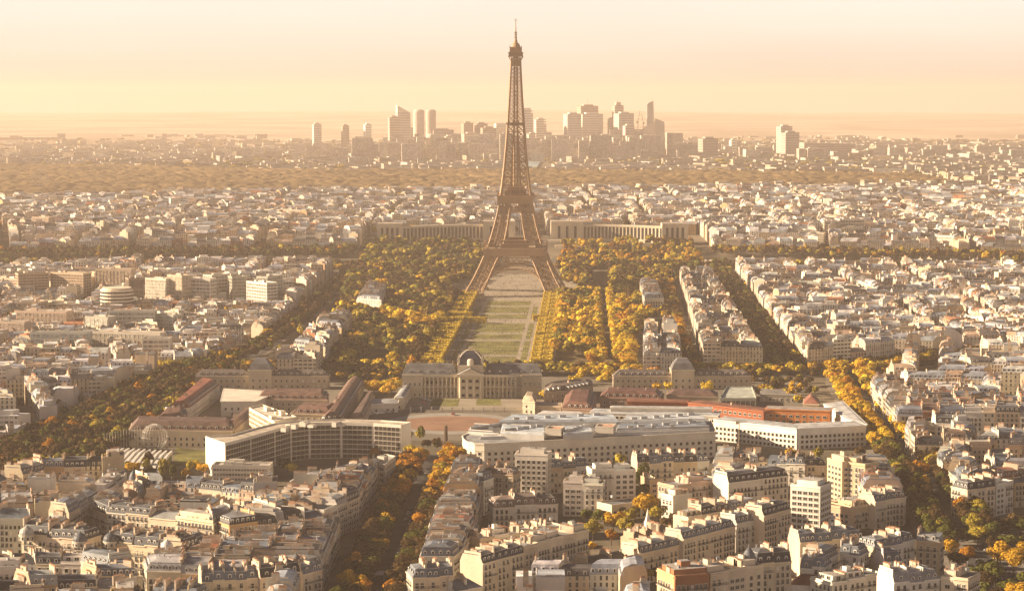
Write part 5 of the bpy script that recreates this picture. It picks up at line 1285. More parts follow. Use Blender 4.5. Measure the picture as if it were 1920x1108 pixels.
palace('barrack', 'dark brown slanting roof left of the palace court, running towards the viewer', AP([(600, 790), (640, 786), (682, 716), (655, 712)], 9), 9, 5, (0.45, 0.37, 0.28), (0.13, 0.075, 0.055), pitch=4)
palace('barrack', 'grey slanting stable roof between two yards left of the palace court', AP([(655, 786), (682, 784), (702, 742), (688, 740)], 7), 7, 4, (0.45, 0.37, 0.28), (0.17, 0.12, 0.10), pitch=4, chim=0)
palace('barrack', 'white flat-topped hospital-like block left of the domed palace', AP([(414, 752), (480, 752), (520, 734), (420, 728)], 11), 11, 0, WH, ZN, pitch=4, chim=0)
palace('court_range', 'low white gatehouse range with closed windows on the left of the palace court', AP([(686, 757), (746, 755), (748, 747), (690, 748)], 7), 7, 0.6, WH, ZN, pitch=4, chim=0, dormers=False)
palace('court_pavilion', 'small cream pavilion with side lit bright, at the left corner of the palace court', AP([(740, 745), (757, 745), (770, 725), (757, 723)], 9), 9, 1.2, (0.66, 0.57, 0.42), ZN, pitch=4, chim=0, dormers=False)
palace('court_pavilion', 'small cream pavilion with pyramid roof at the right corner of the palace court', AP([(980, 752), (1003, 754), (1005, 744), (984, 742)], 9), 9, 4, (0.62, 0.53, 0.4), (0.35, 0.28, 0.2), pitch=4, chim=0, dormers=False)
palace('court_range', 'low cream wall range right of the right court pavilion', AP([(1005, 760), (1052, 762), (1053, 755), (1006, 753)], 6), 6, 0.5, CR, (0.4, 0.33, 0.25), pitch=4, chim=0, dormers=False)
palace('stable', 'dark reddish-brown hipped roof right of the palace court', AP([(1054, 765), (1112, 768), (1118, 742), (1062, 740)], 9), 9, 5, (0.38, 0.27, 0.2), (0.13, 0.065, 0.05), pitch=4)
palace('stable', 'narrow dark brown roof behind the reddish hipped roof', AP([(1020, 735), (1062, 732), (1112, 722), (1108, 712), (1024, 722)], 9), 9, 3, (0.38, 0.3, 0.22), (0.14, 0.11, 0.09), pitch=4, chim=1)
palace('stable', 'long dark brown roof with yard before it, left of the red brick range', AP([(1125, 745), (1240, 748), (1245, 738), (1130, 735)], 9), 9, 4.5, (0.34, 0.22, 0.16), (0.12, 0.06, 0.05), pitch=4)
slabby('glass_hall', 'pale green-grey pitched glass hall right of the old school wing', AP([(1350, 748), (1418, 748), (1410, 726), (1362, 726)], 7), 7, (0.4, 0.42, 0.36), 1, rc=(0.42, 0.45, 0.40), plant=0)
palace('yard_range', 'low flat grey workshop range right of the glass hall', AP([(1425, 738), (1495, 740), (1490, 730), (1428, 729)], 6), 6, 0.5, (0.4, 0.36, 0.3), (0.2, 0.19, 0.18), pitch=4, chim=0, dormers=False)
palace('yard_range', 'dark-roofed low range behind the red brick offices', AP([(1250, 742), (1345, 744), (1345, 735), (1252, 733)], 8), 8, 3, (0.36, 0.28, 0.2), (0.11, 0.07, 0.06), pitch=4, chim=2, dormers=False)
palace('red_gable_house', 'saw-toothed red-brown gabled house beside the golden avenue trees', AP([(1506, 757), (1536, 758), (1534, 747), (1508, 747)], 9), 9, 4.5, CR, (0.24, 0.10, 0.07), pitch=4, chim=1)
# ---- brick and white ministries at the right
BK = (0.30, 0.10, 0.05); BO = (0.52, 0.19, 0.06)
palace('brick_office', 'dark red brick office range behind the white ministry wing', slab(1176, 752, 1288, 754, 14, 14), 14, 0.5, BK, (0.2, 0.09, 0.06), win='wide', pitch=4, chim=1)
palace('brick_office', 'taller dark red brick office standing left of the bright orange brick block', slab(1290, 754, 1432, 771, 16, 14), 16, 0.5, BK, (0.2, 0.09, 0.06), win='wide', pitch=4, chim=1)
palace('brick_office', 'bright orange brick block with flat roof, inside the white ministry court', slab(1435, 766, 1556, 770, 17, 15), 17, 0.4, BO, (0.33, 0.30, 0.27), win='wide', pitch=4.4, chim=0)
wm, wmo = palace('white_office', 'long white ministry with rows of square windows, its front corner beside the right avenue', slab(1497, 803, 1624, 797, 14, 20), 14, 0.4, (0.80, 0.77, 0.70), (0.42, 0.42, 0.42), win='sq', pitch=3.1, fh=3.3, chim=0)
palace('wing', '', slab(1338, 786, 1494, 803, 14, 16), 14, 0.4, (0.80, 0.76, 0.68), (0.40, 0.41, 0.42), win='sq', pitch=3.1, fh=3.3, chim=0, root=wm, org=wmo)
palace('wing', '', AP([(1626, 796), (1588, 786), (1545, 757), (1580, 752)], 14), 14, 0.4, (0.74, 0.70, 0.62), (0.50, 0.50, 0.50), win='sq', pitch=3.1, fh=3.3, chim=0, root=wm, org=wmo)
palace('white_office', 'white ministry wing with an arcaded top storey, stretching left from the brick offices', slab(1107, 772, 1345, 779, 15, 17), 15, 0.4, (0.82, 0.78, 0.70), (0.36, 0.38, 0.40), win='sq', pitch=3.0, fh=3.3, chim=0)
for (a, b, c, d, h, dep, lab) in ((1145, 764, 1335, 766, 18, 9, 'set-back white attic of the arcaded ministry wing'),):
    palace('attic_range', lab, slab(a, b, c, d, h, dep), h, 0.3, WH, (0.4, 0.41, 0.42), win='sq', pitch=3.4, fh=3.4, chim=0)
def ministry():
    H = 15.5; front = AP([(867, 818), (869, 824), (876, 829), (890, 832), (908, 833), (1342, 811)], H); back = AP([(1330, 786), (985, 790), (905, 800)], H); poly = ccw(front + back)
    root, org = hroot('ministry', 'huge cream ministry with rounded left corner, square windows and blue-grey roofs', 'building', poly); z0 = org[2]; z1 = z0 + H; wc = (0.76, 0.69, 0.56)
    def wl(mb):
        mb.prism(poly, z0 - 1, z1, wall_m, wc, roof_m, (0.30, 0.31, 0.32))
        for i in range(len(poly)): strip(mb, poly[i], poly[(i + 1) % len(poly)], z1 - 0.5, z1 + 0.7, 0.35, trim_m, (0.70, 0.63, 0.51, 1), back=0.3); strip(mb, poly[i], poly[(i + 1) % len(poly)], z1 - 4.3, z1 - 3.9, 0.25, trim_m, (0.70, 0.63, 0.51, 1))
    part(root, org, 'wall', wl); hpoly(poly, z0, z1); JOBS.append((root, org, poly, z0, z1, 'sq', 4.0, 3.7, 1.2, False))
    for j, (pts, h, rise, col) in enumerate((([(878, 808), (934, 812), (940, 798), (890, 795)], 17.5, 0.5, (0.13, 0.13, 0.14)), ([(938, 812), (1020, 815), (1024, 800), (942, 797)], 19, 0.8, (0.44, 0.50, 0.56)), ([(1056, 815), (1112, 813), (1108, 799), (1058, 800)], 19, 0.8, (0.44, 0.50, 0.56)),
                                    ([(935, 791), (1160, 790), (1150, 779), (960, 779)], 19.5, 0.8, (0.42, 0.49, 0.56)), ([(1156, 806), (1330, 801), (1322, 792), (1160, 795)], 18, 0.6, (0.20, 0.24, 0.30)), ([(1165, 790), (1325, 788), (1318, 778), (1175, 779)], 19.5, 0.6, (0.46, 0.5, 0.54)),
                                    ([(900, 821), (1330, 807), (1330, 803), (905, 816)], 16.6, 0.3, (0.5, 0.5, 0.49)))):
        q = ccw(AP(pts, h)); part(root, org, 'roof_block', lambda mb: (mb.prism(q, z1, z0 + h, wall_m, (0.62, 0.60, 0.56)), hip(mb, q, z0 + h + 0.02, rise, 3.0 if rise > 1 else 0.6, roof_m, col), [strip(mb, (q[0][0] + (q[3][0] - q[0][0]) * t, q[0][1] + (q[3][1] - q[0][1]) * t), (q[1][0] + (q[2][0] - q[1][0]) * t, q[1][1] + (q[2][1] - q[1][1]) * t), z0 + h + rise, z0 + h + rise + 0.5, 0.3, frame_m, (1, 1, 1, 1), back=0.3) for t in (0.06, 0.94)], [mb.box((q[0][0] + (q[2][0] - q[0][0]) * t, q[0][1] + (q[2][1] - q[0][1]) * t, z0 + h + rise), (3 + 5 * (t % 0.3), 2.4, 1.6), metal_m, rz=0.3) for t in (0.15, 0.27, 0.42, 0.55, 0.71, 0.85)]))
        JOBS.append((root, org, q, z1, z0 + h + 0.6, 'small', 3.0, 3.0, 0.7, False))
    for a, b, c, d in ((1022, 804, 1052, 805), (1116, 800, 1150, 801)):
        q = slab(a, b, c, d, 22, 12); part(root, org, 'lift_house', lambda mb: (mb.prism(q, z0 + 18, z0 + 21.5, plain_m, WH, roof_m, (0.5, 0.22, 0.1)), [strip(mb, q[i], q[(i + 1) % 4], z0 + 21.5, z0 + 22.5, 0.05, plain_m, WH, back=0.5) for i in range(4)]))
    for k in range(12):
        x, y = at_z(920 + k * 34, 803 - (k % 3) * 6, 20); inst('air_unit', VENT[0], root, (x - org[0], y - org[1], 21 if k % 2 else 19.5), 0, (1.6, 2.2, 1.2))
ministry()
palace('curved_office', 'white curved office with a row of tall windows beyond the ministry roofs', AP([(1000, 780), (1060, 786), (1095, 778), (1085, 772), (1020, 770)], 13), 13, 0.4, (0.7, 0.66, 0.58), (0.5, 0.5, 0.5), win='sq', pitch=3.6, chim=0)
# ---- the concave modern headquarters with its garden things
def hq():
    H = 22; f = AP([(385, 820), (422, 833), (470, 820), (515, 807), (545, 799), (580, 795), (640, 794), (700, 795.5), (752, 799)], H)
    b = []
    for i in range(1, len(f)):
        p0 = f[max(1, i - 1)]; p1 = f[min(len(f) - 1, i + 1)]; l = math.dist(p0, p1); b.append((f[i][0] - (p1[1] - p0[1]) / l * 14, f[i][1] + (p1[0] - p0[0]) / l * 14))
    poly = f[1:] + b[::-1][:-1] + [f[0]]
    slabby('concave_office', 'wide concave modern office with seven dark window bands and blank white end walls', poly, H, (0.72, 0.67, 0.58), 7, glass=(0.03, 0.027, 0.024), solid=0.7, mull=2.8, plant=9, rc=(0.46, 0.40, 0.32), sill=(0.34, 0.30, 0.25), edges=list(range(0, len(f) - 2)))
    slabby('office_arm', 'sunlit rear arm of the concave office, with pale banded front', AP([(467, 766), (515, 792), (556, 783), (492, 760)], H), H, (0.72, 0.62, 0.46), 7, glass=(0.25, 0.2, 0.14), solid=1.1, plant=5, rc=(0.6, 0.55, 0.46))
hq()
slabby('white_slab', 'white six-storey slab with long broken window bands, before the concave office', slab(397, 874, 505, 875, 17, 13) , 17, (0.70, 0.63, 0.52), 6, glass=(0.16, 0.14, 0.12), solid=1.5, plant=7, mull=1.7, sill=(0.68, 0.62, 0.52))
slabby('grey_slab', 'grey flat-roofed slab closing the row where the broad avenue meets the concave office', AP([(700, 870), (722, 873), (742, 857), (722, 853)], 17), 17, (0.46, 0.42, 0.36), 5, plant=1)
def hall():
    z = 0.0; A, B, C_, D = AP([(185, 872), (292, 886), (322, 846), (222, 840)], 7); c = cen([A, B, C_, D]); org = (c[0], c[1], z); 
    root = thing('ribbed_hall', 'low conference hall roofed by bright white ribs over dark glazing', 'hall', org)
    part(root, org, 'glazing', lambda mb: mb.prism(ccw([A, B, C_, D]), z - 1, 6.0, glass_m)); hpoly(ccw([A, B, C_, D]), z, 6)
    n = 10
    for k in range(n + 1):
        t = k / n; p = (A[0] + (B[0] - A[0]) * t, A[1] + (B[1] - A[1]) * t); q = (D[0] + (C_[0] - D[0]) * t, D[1] + (C_[1] - D[1]) * t)
        def rib(mb):
            l = math.dist(p, q); d = ((q[0] - p[0]) / l, (q[1] - p[1]) / l); w0, w1 = 2.6, 1.0
            P3 = lambda s, w, zz: (p[0] + d[0] * s - d[1] * w, p[1] + d[1] * s + d[0] * w, zz)
            for s0, s1, z0_, z1_ in ((0, l * .3, 4.5, 8.0), (l * .3, l * .7, 8.0, 8.6), (l * .7, l, 8.6, 7.4)):
                wa, wb = w0 + (w1 - w0) * s0 / l, w0 + (w1 - w0) * s1 / l
                mb.face([P3(s0, wa / 2, z0_), P3(s0, -wa / 2, z0_), P3(s1, -wb / 2, z1_), P3(s1, wb / 2, z1_)], frame_m)
                for s in (-1, 1): mb.face([P3(s0, s * wa / 2, z0_ - 2), P3(s1, s * wb / 2, z1_ - 2), P3(s1, s * wb / 2, z1_), P3(s0, s * wa / 2, z0_)][::s], frame_m)
            mb.face([P3(0, w0 / 2, 0), P3(0, -w0 / 2, 0), P3(0, -w0 / 2, 4.5), P3(0, w0 / 2, 4.5)], frame_m)
        part(root, org, 'rib', rib)
hall()
def globe():
    x, y = at_z(290, 840, 0); r = 8.5; root = thing('wire_globe', 'large openwork wire globe standing on the lawn behind the ribbed hall', 'sculpture', (x, y, 0)); mb = MB()
    for k in range(12):
        a = math.pi * k / 12
        pts = [(math.cos(a) * r * math.cos(t), math.sin(a) * r * math.cos(t), r + r * math.sin(t) - 1) for t in [math.pi * 2 * q / 24 for q in range(25)]]
        for p, q in zip(pts, pts[1:]): mb.bar(p, q, 0.09, frame_m)
    mb.build('meridians', root); mb = MB()
    for t in (-0.9, -0.45, 0, 0.45, 0.9):
        pts = [(math.cos(a) * r * math.cos(t), math.sin(a) * r * math.cos(t), r + r * math.sin(t) - 1) for a in [2 * math.pi * q / 24 for q in range(25)]]
        for p, q in zip(pts, pts[1:]): mb.bar(p, q, 0.09, frame_m)
    mb.build('parallels', root)
globe()
_f = MB(); _f.bar((0, 0, 0), (0, 0, 15), 0.16, frame_m, r2=0.08, sides=6); FP = _f.mesh('pole'); _f = MB(); _f.lathe((0, 0, 15), [(0.01, 0), (0.25, 0.2), (0.01, 0.4)], frame_m, n=8); FB = _f.mesh('finial')
for k in range(22):
    px = 196 + (k if k < 14 else k + 2) * 5.2; x, y = at_z(px, 858 - k * 1.1 if k < 14 else 835, 0)
    o = thing('flagpole', 'bare white flagpole in the curved row behind the ribbed hall', 'flagpole', (x, y, 0), 0, 'flagpoles of the hall garden'); inst('pole', FP, o, (0, 0, 0)); inst('finial', FB, o, (0, 0, 0))

# ---- palace with two curved colonnaded wings across the river
def chaillot():
    Y = 3225; z = gz(0, Y); X = lambda px, yy=Y: at_y(px, 440, yy)[0]; pc = (0.60, 0.51, 0.37)
    for nm, ctr0, ctr1, w0, e0, e1, s in (('left', 906, 966, 758, 710, 757, -1), ('right', 1033, 1094, 1240, 1238, 1286, 1)):
        c = X((ctr0 + e0) / 2); org = (c, Y, z); root = thing('colonnade_palace', 'curved cream palace wing with tall dark window bays, %s of the iron tower' % nm, 'palace', org)
        def pav(mb, a, b, d, yy, h, extra=0):
            q = [(X(a), yy), (X(b), yy), (X(b), yy + d), (X(a), yy + d)]; mb.prism(q, z - 2, z + h, wall_m, pc, roof_m, (0.45, 0.38, 0.3)); strip(mb, q[0], q[1], z + h - 2.2, z + h, 0.5, trim_m, (0.64, 0.55, 0.42, 1)); hpoly(q, z, z + h)
        part(root, org, 'centre_pavilion', lambda mb: pav(mb, ctr0, ctr1, 34, Y, 28)); part(root, org, 'end_pavilion', lambda mb: pav(mb, e0, e1, 30, Y - 38, 27))
        a0, a1 = (ctr0, 757) if s < 0 else (ctr1, 1240); n = 22; pts = []
        for k in range(n + 1):
            t = k / n; pts.append((X(a0 + (a1 - a0) * t), Y + 10 - 44 * t * t))
        def arc(mb):
            for p, q in zip(pts, pts[1:]):
                if s < 0: p, q = q, p
                l = math.dist(p, q); nx, ny = (q[1] - p[1]) / l, -(q[0] - p[0]) / l
                mb.prism([p, q, (q[0] - nx * 15, q[1] - ny * 15), (p[0] - nx * 15, p[1] - ny * 15)], z - 2, z + 22.5, wall_m, pc, roof_m, (0.42, 0.36, 0.28)); strip(mb, p, q, z + 20.8, z + 22.7, 0.6, trim_m, (0.64, 0.55, 0.42, 1))
                hpoly([p, q, (q[0] - nx * 15, q[1] - ny * 15), (p[0] - nx * 15, p[1] - ny * 15)], z, z + 22)
        part(root, org, 'curved_wing', arc)
        for p, q in zip(pts, pts[1:]):
            if s < 0: p, q = q, p
            l = math.dist(p, q); d = ((q[0] - p[0]) / l, (q[1] - p[1]) / l); m = ((p[0] + q[0]) / 2, (p[1] + q[1]) / 2)
            part(root, org, 'tall_window', lambda mb: mb.box((m[0] + d[1] * 0.1, m[1] - d[0] * 0.1, z + 3), (l * 0.55, 0.4, 16.5), glass_m, rz=math.atan2(d[1], d[0])))
        for a, b, yy, k in ((ctr0, ctr1, Y, 3), (e0, e1, Y - 38, 4)):
            for q in range(k):
                px = a + (b - a) * (q + 1) / (k + 1); part(root, org, 'tall_window', lambda mb: mb.box((X(px), yy - 0.1, z + 4), (3.6, 0.4, 17), glass_m))
    # terrace, stairs and the long basin below it
    o = thing('terrace', 'pale stone terrace and stairs between the two palace wings', 'terrace', (0, Y - 20, z))
    part(o, (0, Y - 20, z), 'deck', lambda mb: mb.box((X(1000), Y + 4, z - 6), (X(1033) - X(967) + 30, 50, 8.2), wall_m, (0.5, 0.43, 0.33)))
    part(o, (0, Y - 20, z), 'retaining_wall', lambda mb: mb.box((X(1066), Y - 42, z - 10), (70, 6, 12), wall_m, (0.62, 0.54, 0.42)))
    for k in range(5): part(o, (0, Y - 20, z), 'stair', lambda mb: mb.box((X(1068), Y - 56 - k * 9, z - 10), (44, 9, 8 - k * 1.7), wall_m, (0.56, 0.48, 0.36)))
chaillot()

# ---- modern blocks of the middle distance that stand out
MOD = [
 (34, 514, 92, 512, 34, 14, 11, 'left half of the brown balconied slab before the river trees at far left', (0.42, 0.32, 0.23), (0.13, 0.10, 0.08)), (94, 511, 156, 514, 34, 14, 11, 'right half of the brown balconied slab before the river trees at far left', (0.45, 0.35, 0.25), (0.13, 0.10, 0.08)),
 (-20, 520, 30, 524, 27, 14, 9, 'brown slab cut by the left edge, beside the balconied slab', (0.45, 0.35, 0.26), (0.14, 0.11, 0.09)),
 (178, 505, 246, 506, 36, 16, 1, 'broad pinkish block standing behind the striped round tower', (0.56, 0.44, 0.32), (0.4, 0.32, 0.24)),
 (241, 523, 270, 522, 34, 14, 3, 'dark ribbed tower beside the striped round tower', (0.26, 0.2, 0.15), (0.1, 0.08, 0.06)), (272, 522, 311, 524, 32, 14, 9, 'white slab right of the dark ribbed tower', (0.66, 0.6, 0.5), (0.35, 0.32, 0.27)),
 (313, 516, 341, 518, 36, 14, 9, 'tan tower behind the two white slabs', (0.5, 0.42, 0.32), (0.3, 0.26, 0.2)), (329, 522, 394, 524, 32, 14, 8, 'wide white slab with square window grid', (0.66, 0.62, 0.54), (0.22, 0.2, 0.18)),
 (397, 517, 433, 514, 34, 14, 9, 'grey-white slab tower left of the greenish glass front', (0.58, 0.54, 0.46), (0.25, 0.23, 0.2)), (435, 520, 462, 519, 33, 14, 9, 'greenish glass front between two white slabs', (0.36, 0.34, 0.28), (0.16, 0.16, 0.14)),
 (462, 528, 500, 532, 31, 14, 9, 'blank white end wall with a banded side, right end of the slab group', (0.72, 0.68, 0.6), (0.2, 0.18, 0.15)), (502, 520, 530, 516, 34, 14, 9, 'thin glass tower at the right end of the slab group', (0.5, 0.5, 0.42), (0.2, 0.2, 0.17)),
 (272, 549, 395, 551, 13, 16, 3, 'low long podium before the white slab group', (0.5, 0.43, 0.34), (0.2, 0.17, 0.14)), (180, 541, 212, 541, 16, 14, 4, 'small pale block before the striped round tower', (0.6, 0.5, 0.4), (0.3, 0.25, 0.2)),
 (22, 568, 88, 566, 16, 18, 4, 'low pinkish flat block at the far left', (0.58, 0.45, 0.34), (0.3, 0.24, 0.18)), (30, 584, 124, 586, 24, 18, 5, 'wide pinkish block with little square windows at the left', (0.62, 0.47, 0.36), (0.3, 0.25, 0.2)), (-25, 603, 46, 605, 20, 14, 6, 'tan block with one white blank panel at the left edge', (0.5, 0.4, 0.32), (0.3, 0.24, 0.2)),
 (159, 594, 202, 596, 22, 14, 1, 'blank grey-green slab end at the left', (0.46, 0.45, 0.38), (0.4, 0.38, 0.33)), (203, 584, 290, 584, 24, 14, 6, 'long glass-fronted slab with upright fins at the left', (0.58, 0.55, 0.47), (0.22, 0.22, 0.2)), (292, 590, 325, 592, 20, 14, 6, 'grey-green glazed slab right of the finned front', (0.42, 0.42, 0.36), (0.24, 0.26, 0.24)),
 (56, 624, 168, 624, 20, 13, 4, 'long pale slab with turquoise glass end, at the left', (0.54, 0.55, 0.5), (0.26, 0.3, 0.3)), (169, 622, 300, 626, 19, 13, 4, 'longer pale slab continuing right of the turquoise-ended one', (0.6, 0.54, 0.45), (0.28, 0.26, 0.22)), (266, 636, 318, 636, 22, 14, 6, 'white banded block at the right end of the long pale slab', (0.7, 0.64, 0.54), (0.25, 0.22, 0.18)),
 (1574, 440, 1621, 439, 30, 14, 6, 'white block with a bold square grid, across the river at right', (0.66, 0.6, 0.5), (0.2, 0.18, 0.15)), (1545, 443, 1573, 443, 28, 14, 7, 'narrower grid block beside the bold grid block across the river', (0.6, 0.54, 0.44), (0.2, 0.18, 0.15)),
 (1496, 462, 1544, 463, 15, 14, 4, 'low white block with terraces before the grid blocks', (0.7, 0.64, 0.53), (0.3, 0.26, 0.2)), (1403, 466, 1430, 466, 17, 14, 5, 'small white block across the river with square windows', (0.72, 0.66, 0.56), (0.25, 0.22, 0.18)),
 (1703, 459, 1740, 462, 18, 14, 3, 'white round-cornered house across the river at right', (0.74, 0.7, 0.62), (0.3, 0.28, 0.25)), (1742, 461, 1785, 463, 19, 14, 4, 'second white house with grey roof across the river at right', (0.74, 0.7, 0.62), (0.3, 0.28, 0.25)),
 (1494, 530, 1594, 532, 20, 16, 5, 'pale green stepped office in the right middle roofs', (0.60, 0.66, 0.56), (0.3, 0.34, 0.3)), (1858, 536, 1912, 540, 22, 16, 4, 'white modern office with dark bands at the right edge', (0.74, 0.7, 0.62), (0.18, 0.18, 0.17)),
 (1450, 531, 1492, 531, 18, 14, 5, 'cream block left of the pale green office', (0.66, 0.58, 0.46), (0.3, 0.26, 0.22)), (1586, 592, 1642, 590, 21, 12, 6, 'pinkish-cream block amid the right middle roofs', (0.66, 0.55, 0.42), (0.25, 0.21, 0.17)),
 (305, 357, 380, 357, 22, 30, 4, 'bright white clinic-like slab at the edge of the far wood, left', (0.74, 0.68, 0.56), (0.5, 0.44, 0.35)), (578, 356, 640, 356, 20, 25, 3, 'white slab at the edge of the far wood, centre left', (0.74, 0.68, 0.56), (0.5, 0.44, 0.35)),
 (495, 393, 573, 395, 22, 18, 6, 'long banded slab in the hazy left roofs', (0.6, 0.54, 0.44), (0.3, 0.26, 0.2)), (60, 435, 92, 436, 28, 16, 8, 'tan eight-storey block in the hazy left roofs', (0.5, 0.4, 0.3), (0.28, 0.22, 0.17)), (1236, 378, 1290, 378, 24, 20, 2, 'pale blank warehouse-like block right of the tower, beyond the palace', (0.66, 0.62, 0.54), (0.4, 0.38, 0.34)),
]
for a, b, c, d, h, dep, fl, lab, wc, gl in MOD:
    q = slab(a, b, c, d, h, dep); KEEP_BB.append((min(p[0] for p in q) - 2, max(p[0] for p in q) + 2, min(p[1] for p in q) - 2, max(p[1] for p in q) + 2, inset(q, -3)))
    if h >= 19 and a > -100:
        f_ = [(q[0][0] - 4, q[0][1] - 34), (q[1][0] + 4, q[1][1] - 34), q[1], q[0]]; KEEP_BB.append((min(p[0] for p in f_), max(p[0] for p in f_), min(p[1] for p in f_), max(p[1] for p in f_), f_))
    slabby('office_slab' if h > 24 else 'flat_block', lab, q, h, wc, fl, glass=gl, solid=1.2 if fl > 2 else 1.8, plant=2, sill=tuple(min(0.8, x * 1.1) for x in wc), mull=4)
def drum():
    x, y, _ = at_y(219, 545, 2330); root = thing('round_tower', 'round white tower with stacked dark window rings, by the river at left', 'tower', (x, y, gz(x, y))); z = 0
    mb = MB(); mb.lathe((0, 0, 0), [(17, -1), (17, 28), (15, 28.1), (15, 30), (0.01, 30.2)], plain_m, (0.7, 0.6, 0.46, 1), n=32); mb.build('wall', root)
    for k in range(7): mb = MB(); mb.lathe((0, 0, 3 + k * 3.6), [(17.0, 0), (17.25, 0.0), (17.25, 1.6), (17.0, 1.6)], glass_m, n=32); mb.build('window_ring', root)
drum()
def chapel():
    x, y = at_z(1206, 1010, 8); z = gz(x, y); root = thing('chapel', 'small tan gabled chapel with a thin white steeple beside the tree garden', 'chapel', (x, y, z), R(20))
    mb = MB(); mb.box((0, 0, -1), (10, 18, 10), wall_m, (0.5, 0.38, 0.25)); mb.face([(-5, -9, 9), (5, -9, 9), (0, -9, 14)], wall_m, (0.5, 0.38, 0.25, 1)); mb.face([(5, 9, 9), (-5, 9, 9), (0, 9, 14)], wall_m, (0.5, 0.38, 0.25, 1)); mb.build('wall', root)
    mb = MB(); mb.face([(-5.4, -9.4, 8.8), (0, -9.4, 14.2), (0, 9.4, 14.2), (-5.4, 9.4, 8.8)], roof_m, (0.2, 0.13, 0.1, 1)); mb.face([(0, -9.4, 14.2), (5.4, -9.4, 8.8), (5.4, 9.4, 8.8), (0, 9.4, 14.2)], roof_m, (0.2, 0.13, 0.1, 1)); mb.build('roof', root)
    mb = MB(); mb.box((5, 6, -1), (2.8, 2.8, 16.5), wall_m, (0.7, 0.66, 0.58)); mb.lathe((5, 6, 15.5), [(1.7, 0), (0.9, 2.6), (0.01, 7)], wall_m, (0.72, 0.68, 0.6, 1), n=4, rz=math.pi / 4); mb.build('steeple', root)
    for k in range(3): inst('window', WIN['small'], root, (-3 + 3 * k, -9.02, 4), 0)
chapel()
def dome_on(px, py, h, r, hh, label, col=(0.10, 0.11, 0.13)):
    x, y = at_z(px, py, h); root = thing('corner_dome', label, 'dome', (x, y, h - 1)); mb = MB()
    mb.lathe((0, 0, -2), [(r, 0), (r, 2.2), (r * 1.1, 2.3), (r * 1.1, 2.7)], wall_m, (0.66, 0.6, 0.5, 1), n=16); mb.build('drum', root)
    mb = MB(); mb.lathe((0, 0, 0.7), [(r, 0), (r * 0.98, hh * 0.3), (r * 0.8, hh * 0.6), (r * 0.45, hh * 0.85), (r * 0.12, hh), (0.05, hh * 1.25)], roof_m, (*col, 1), n=16); mb.build('cap', root)
    for k in range(4):
        a = -math.pi / 2 + (k - 1.5) * 0.7; inst('window', WIN['small'], root, (math.cos(a) * r * 1.01, math.sin(a) * r * 1.01, -1.6), a + math.pi / 2)
dome_on(1404, 1058, 21, 3.4, 8, 'tall dark onion dome on the slate corner house at the bottom right')
dome_on(678, 884, 20, 4.0, 5, 'dark slate dome with a round gable on the avenue front, left side')
dome_on(250, 905, 17, 2.6, 7, 'slim grey bullet dome beside a golden tree at the left')
dome_on(50, 1000, 16, 3.6, 4, 'pale dome at the left end of the dark slate terrace', (0.5, 0.48, 0.44))
dome_on(150, 1012, 16, 3.4, 4, 'dark dome at the right end of the dark slate terrace')
dome_on(207, 1012, 16, 3.4, 4, 'dark dome with bright rim, at the left end of the second slate terrace')
dome_on(313, 1026, 16, 3.0, 4, 'pale dome midway on the second slate terrace', (0.5, 0.5, 0.5))
dome_on(556, 1062, 19, 3.2, 6, 'dark pointed dome on the front terrace at the bottom left')
dome_on(358, 1102, 17, 3.2, 5, 'ribbed dark dome left of the bottom front terrace')

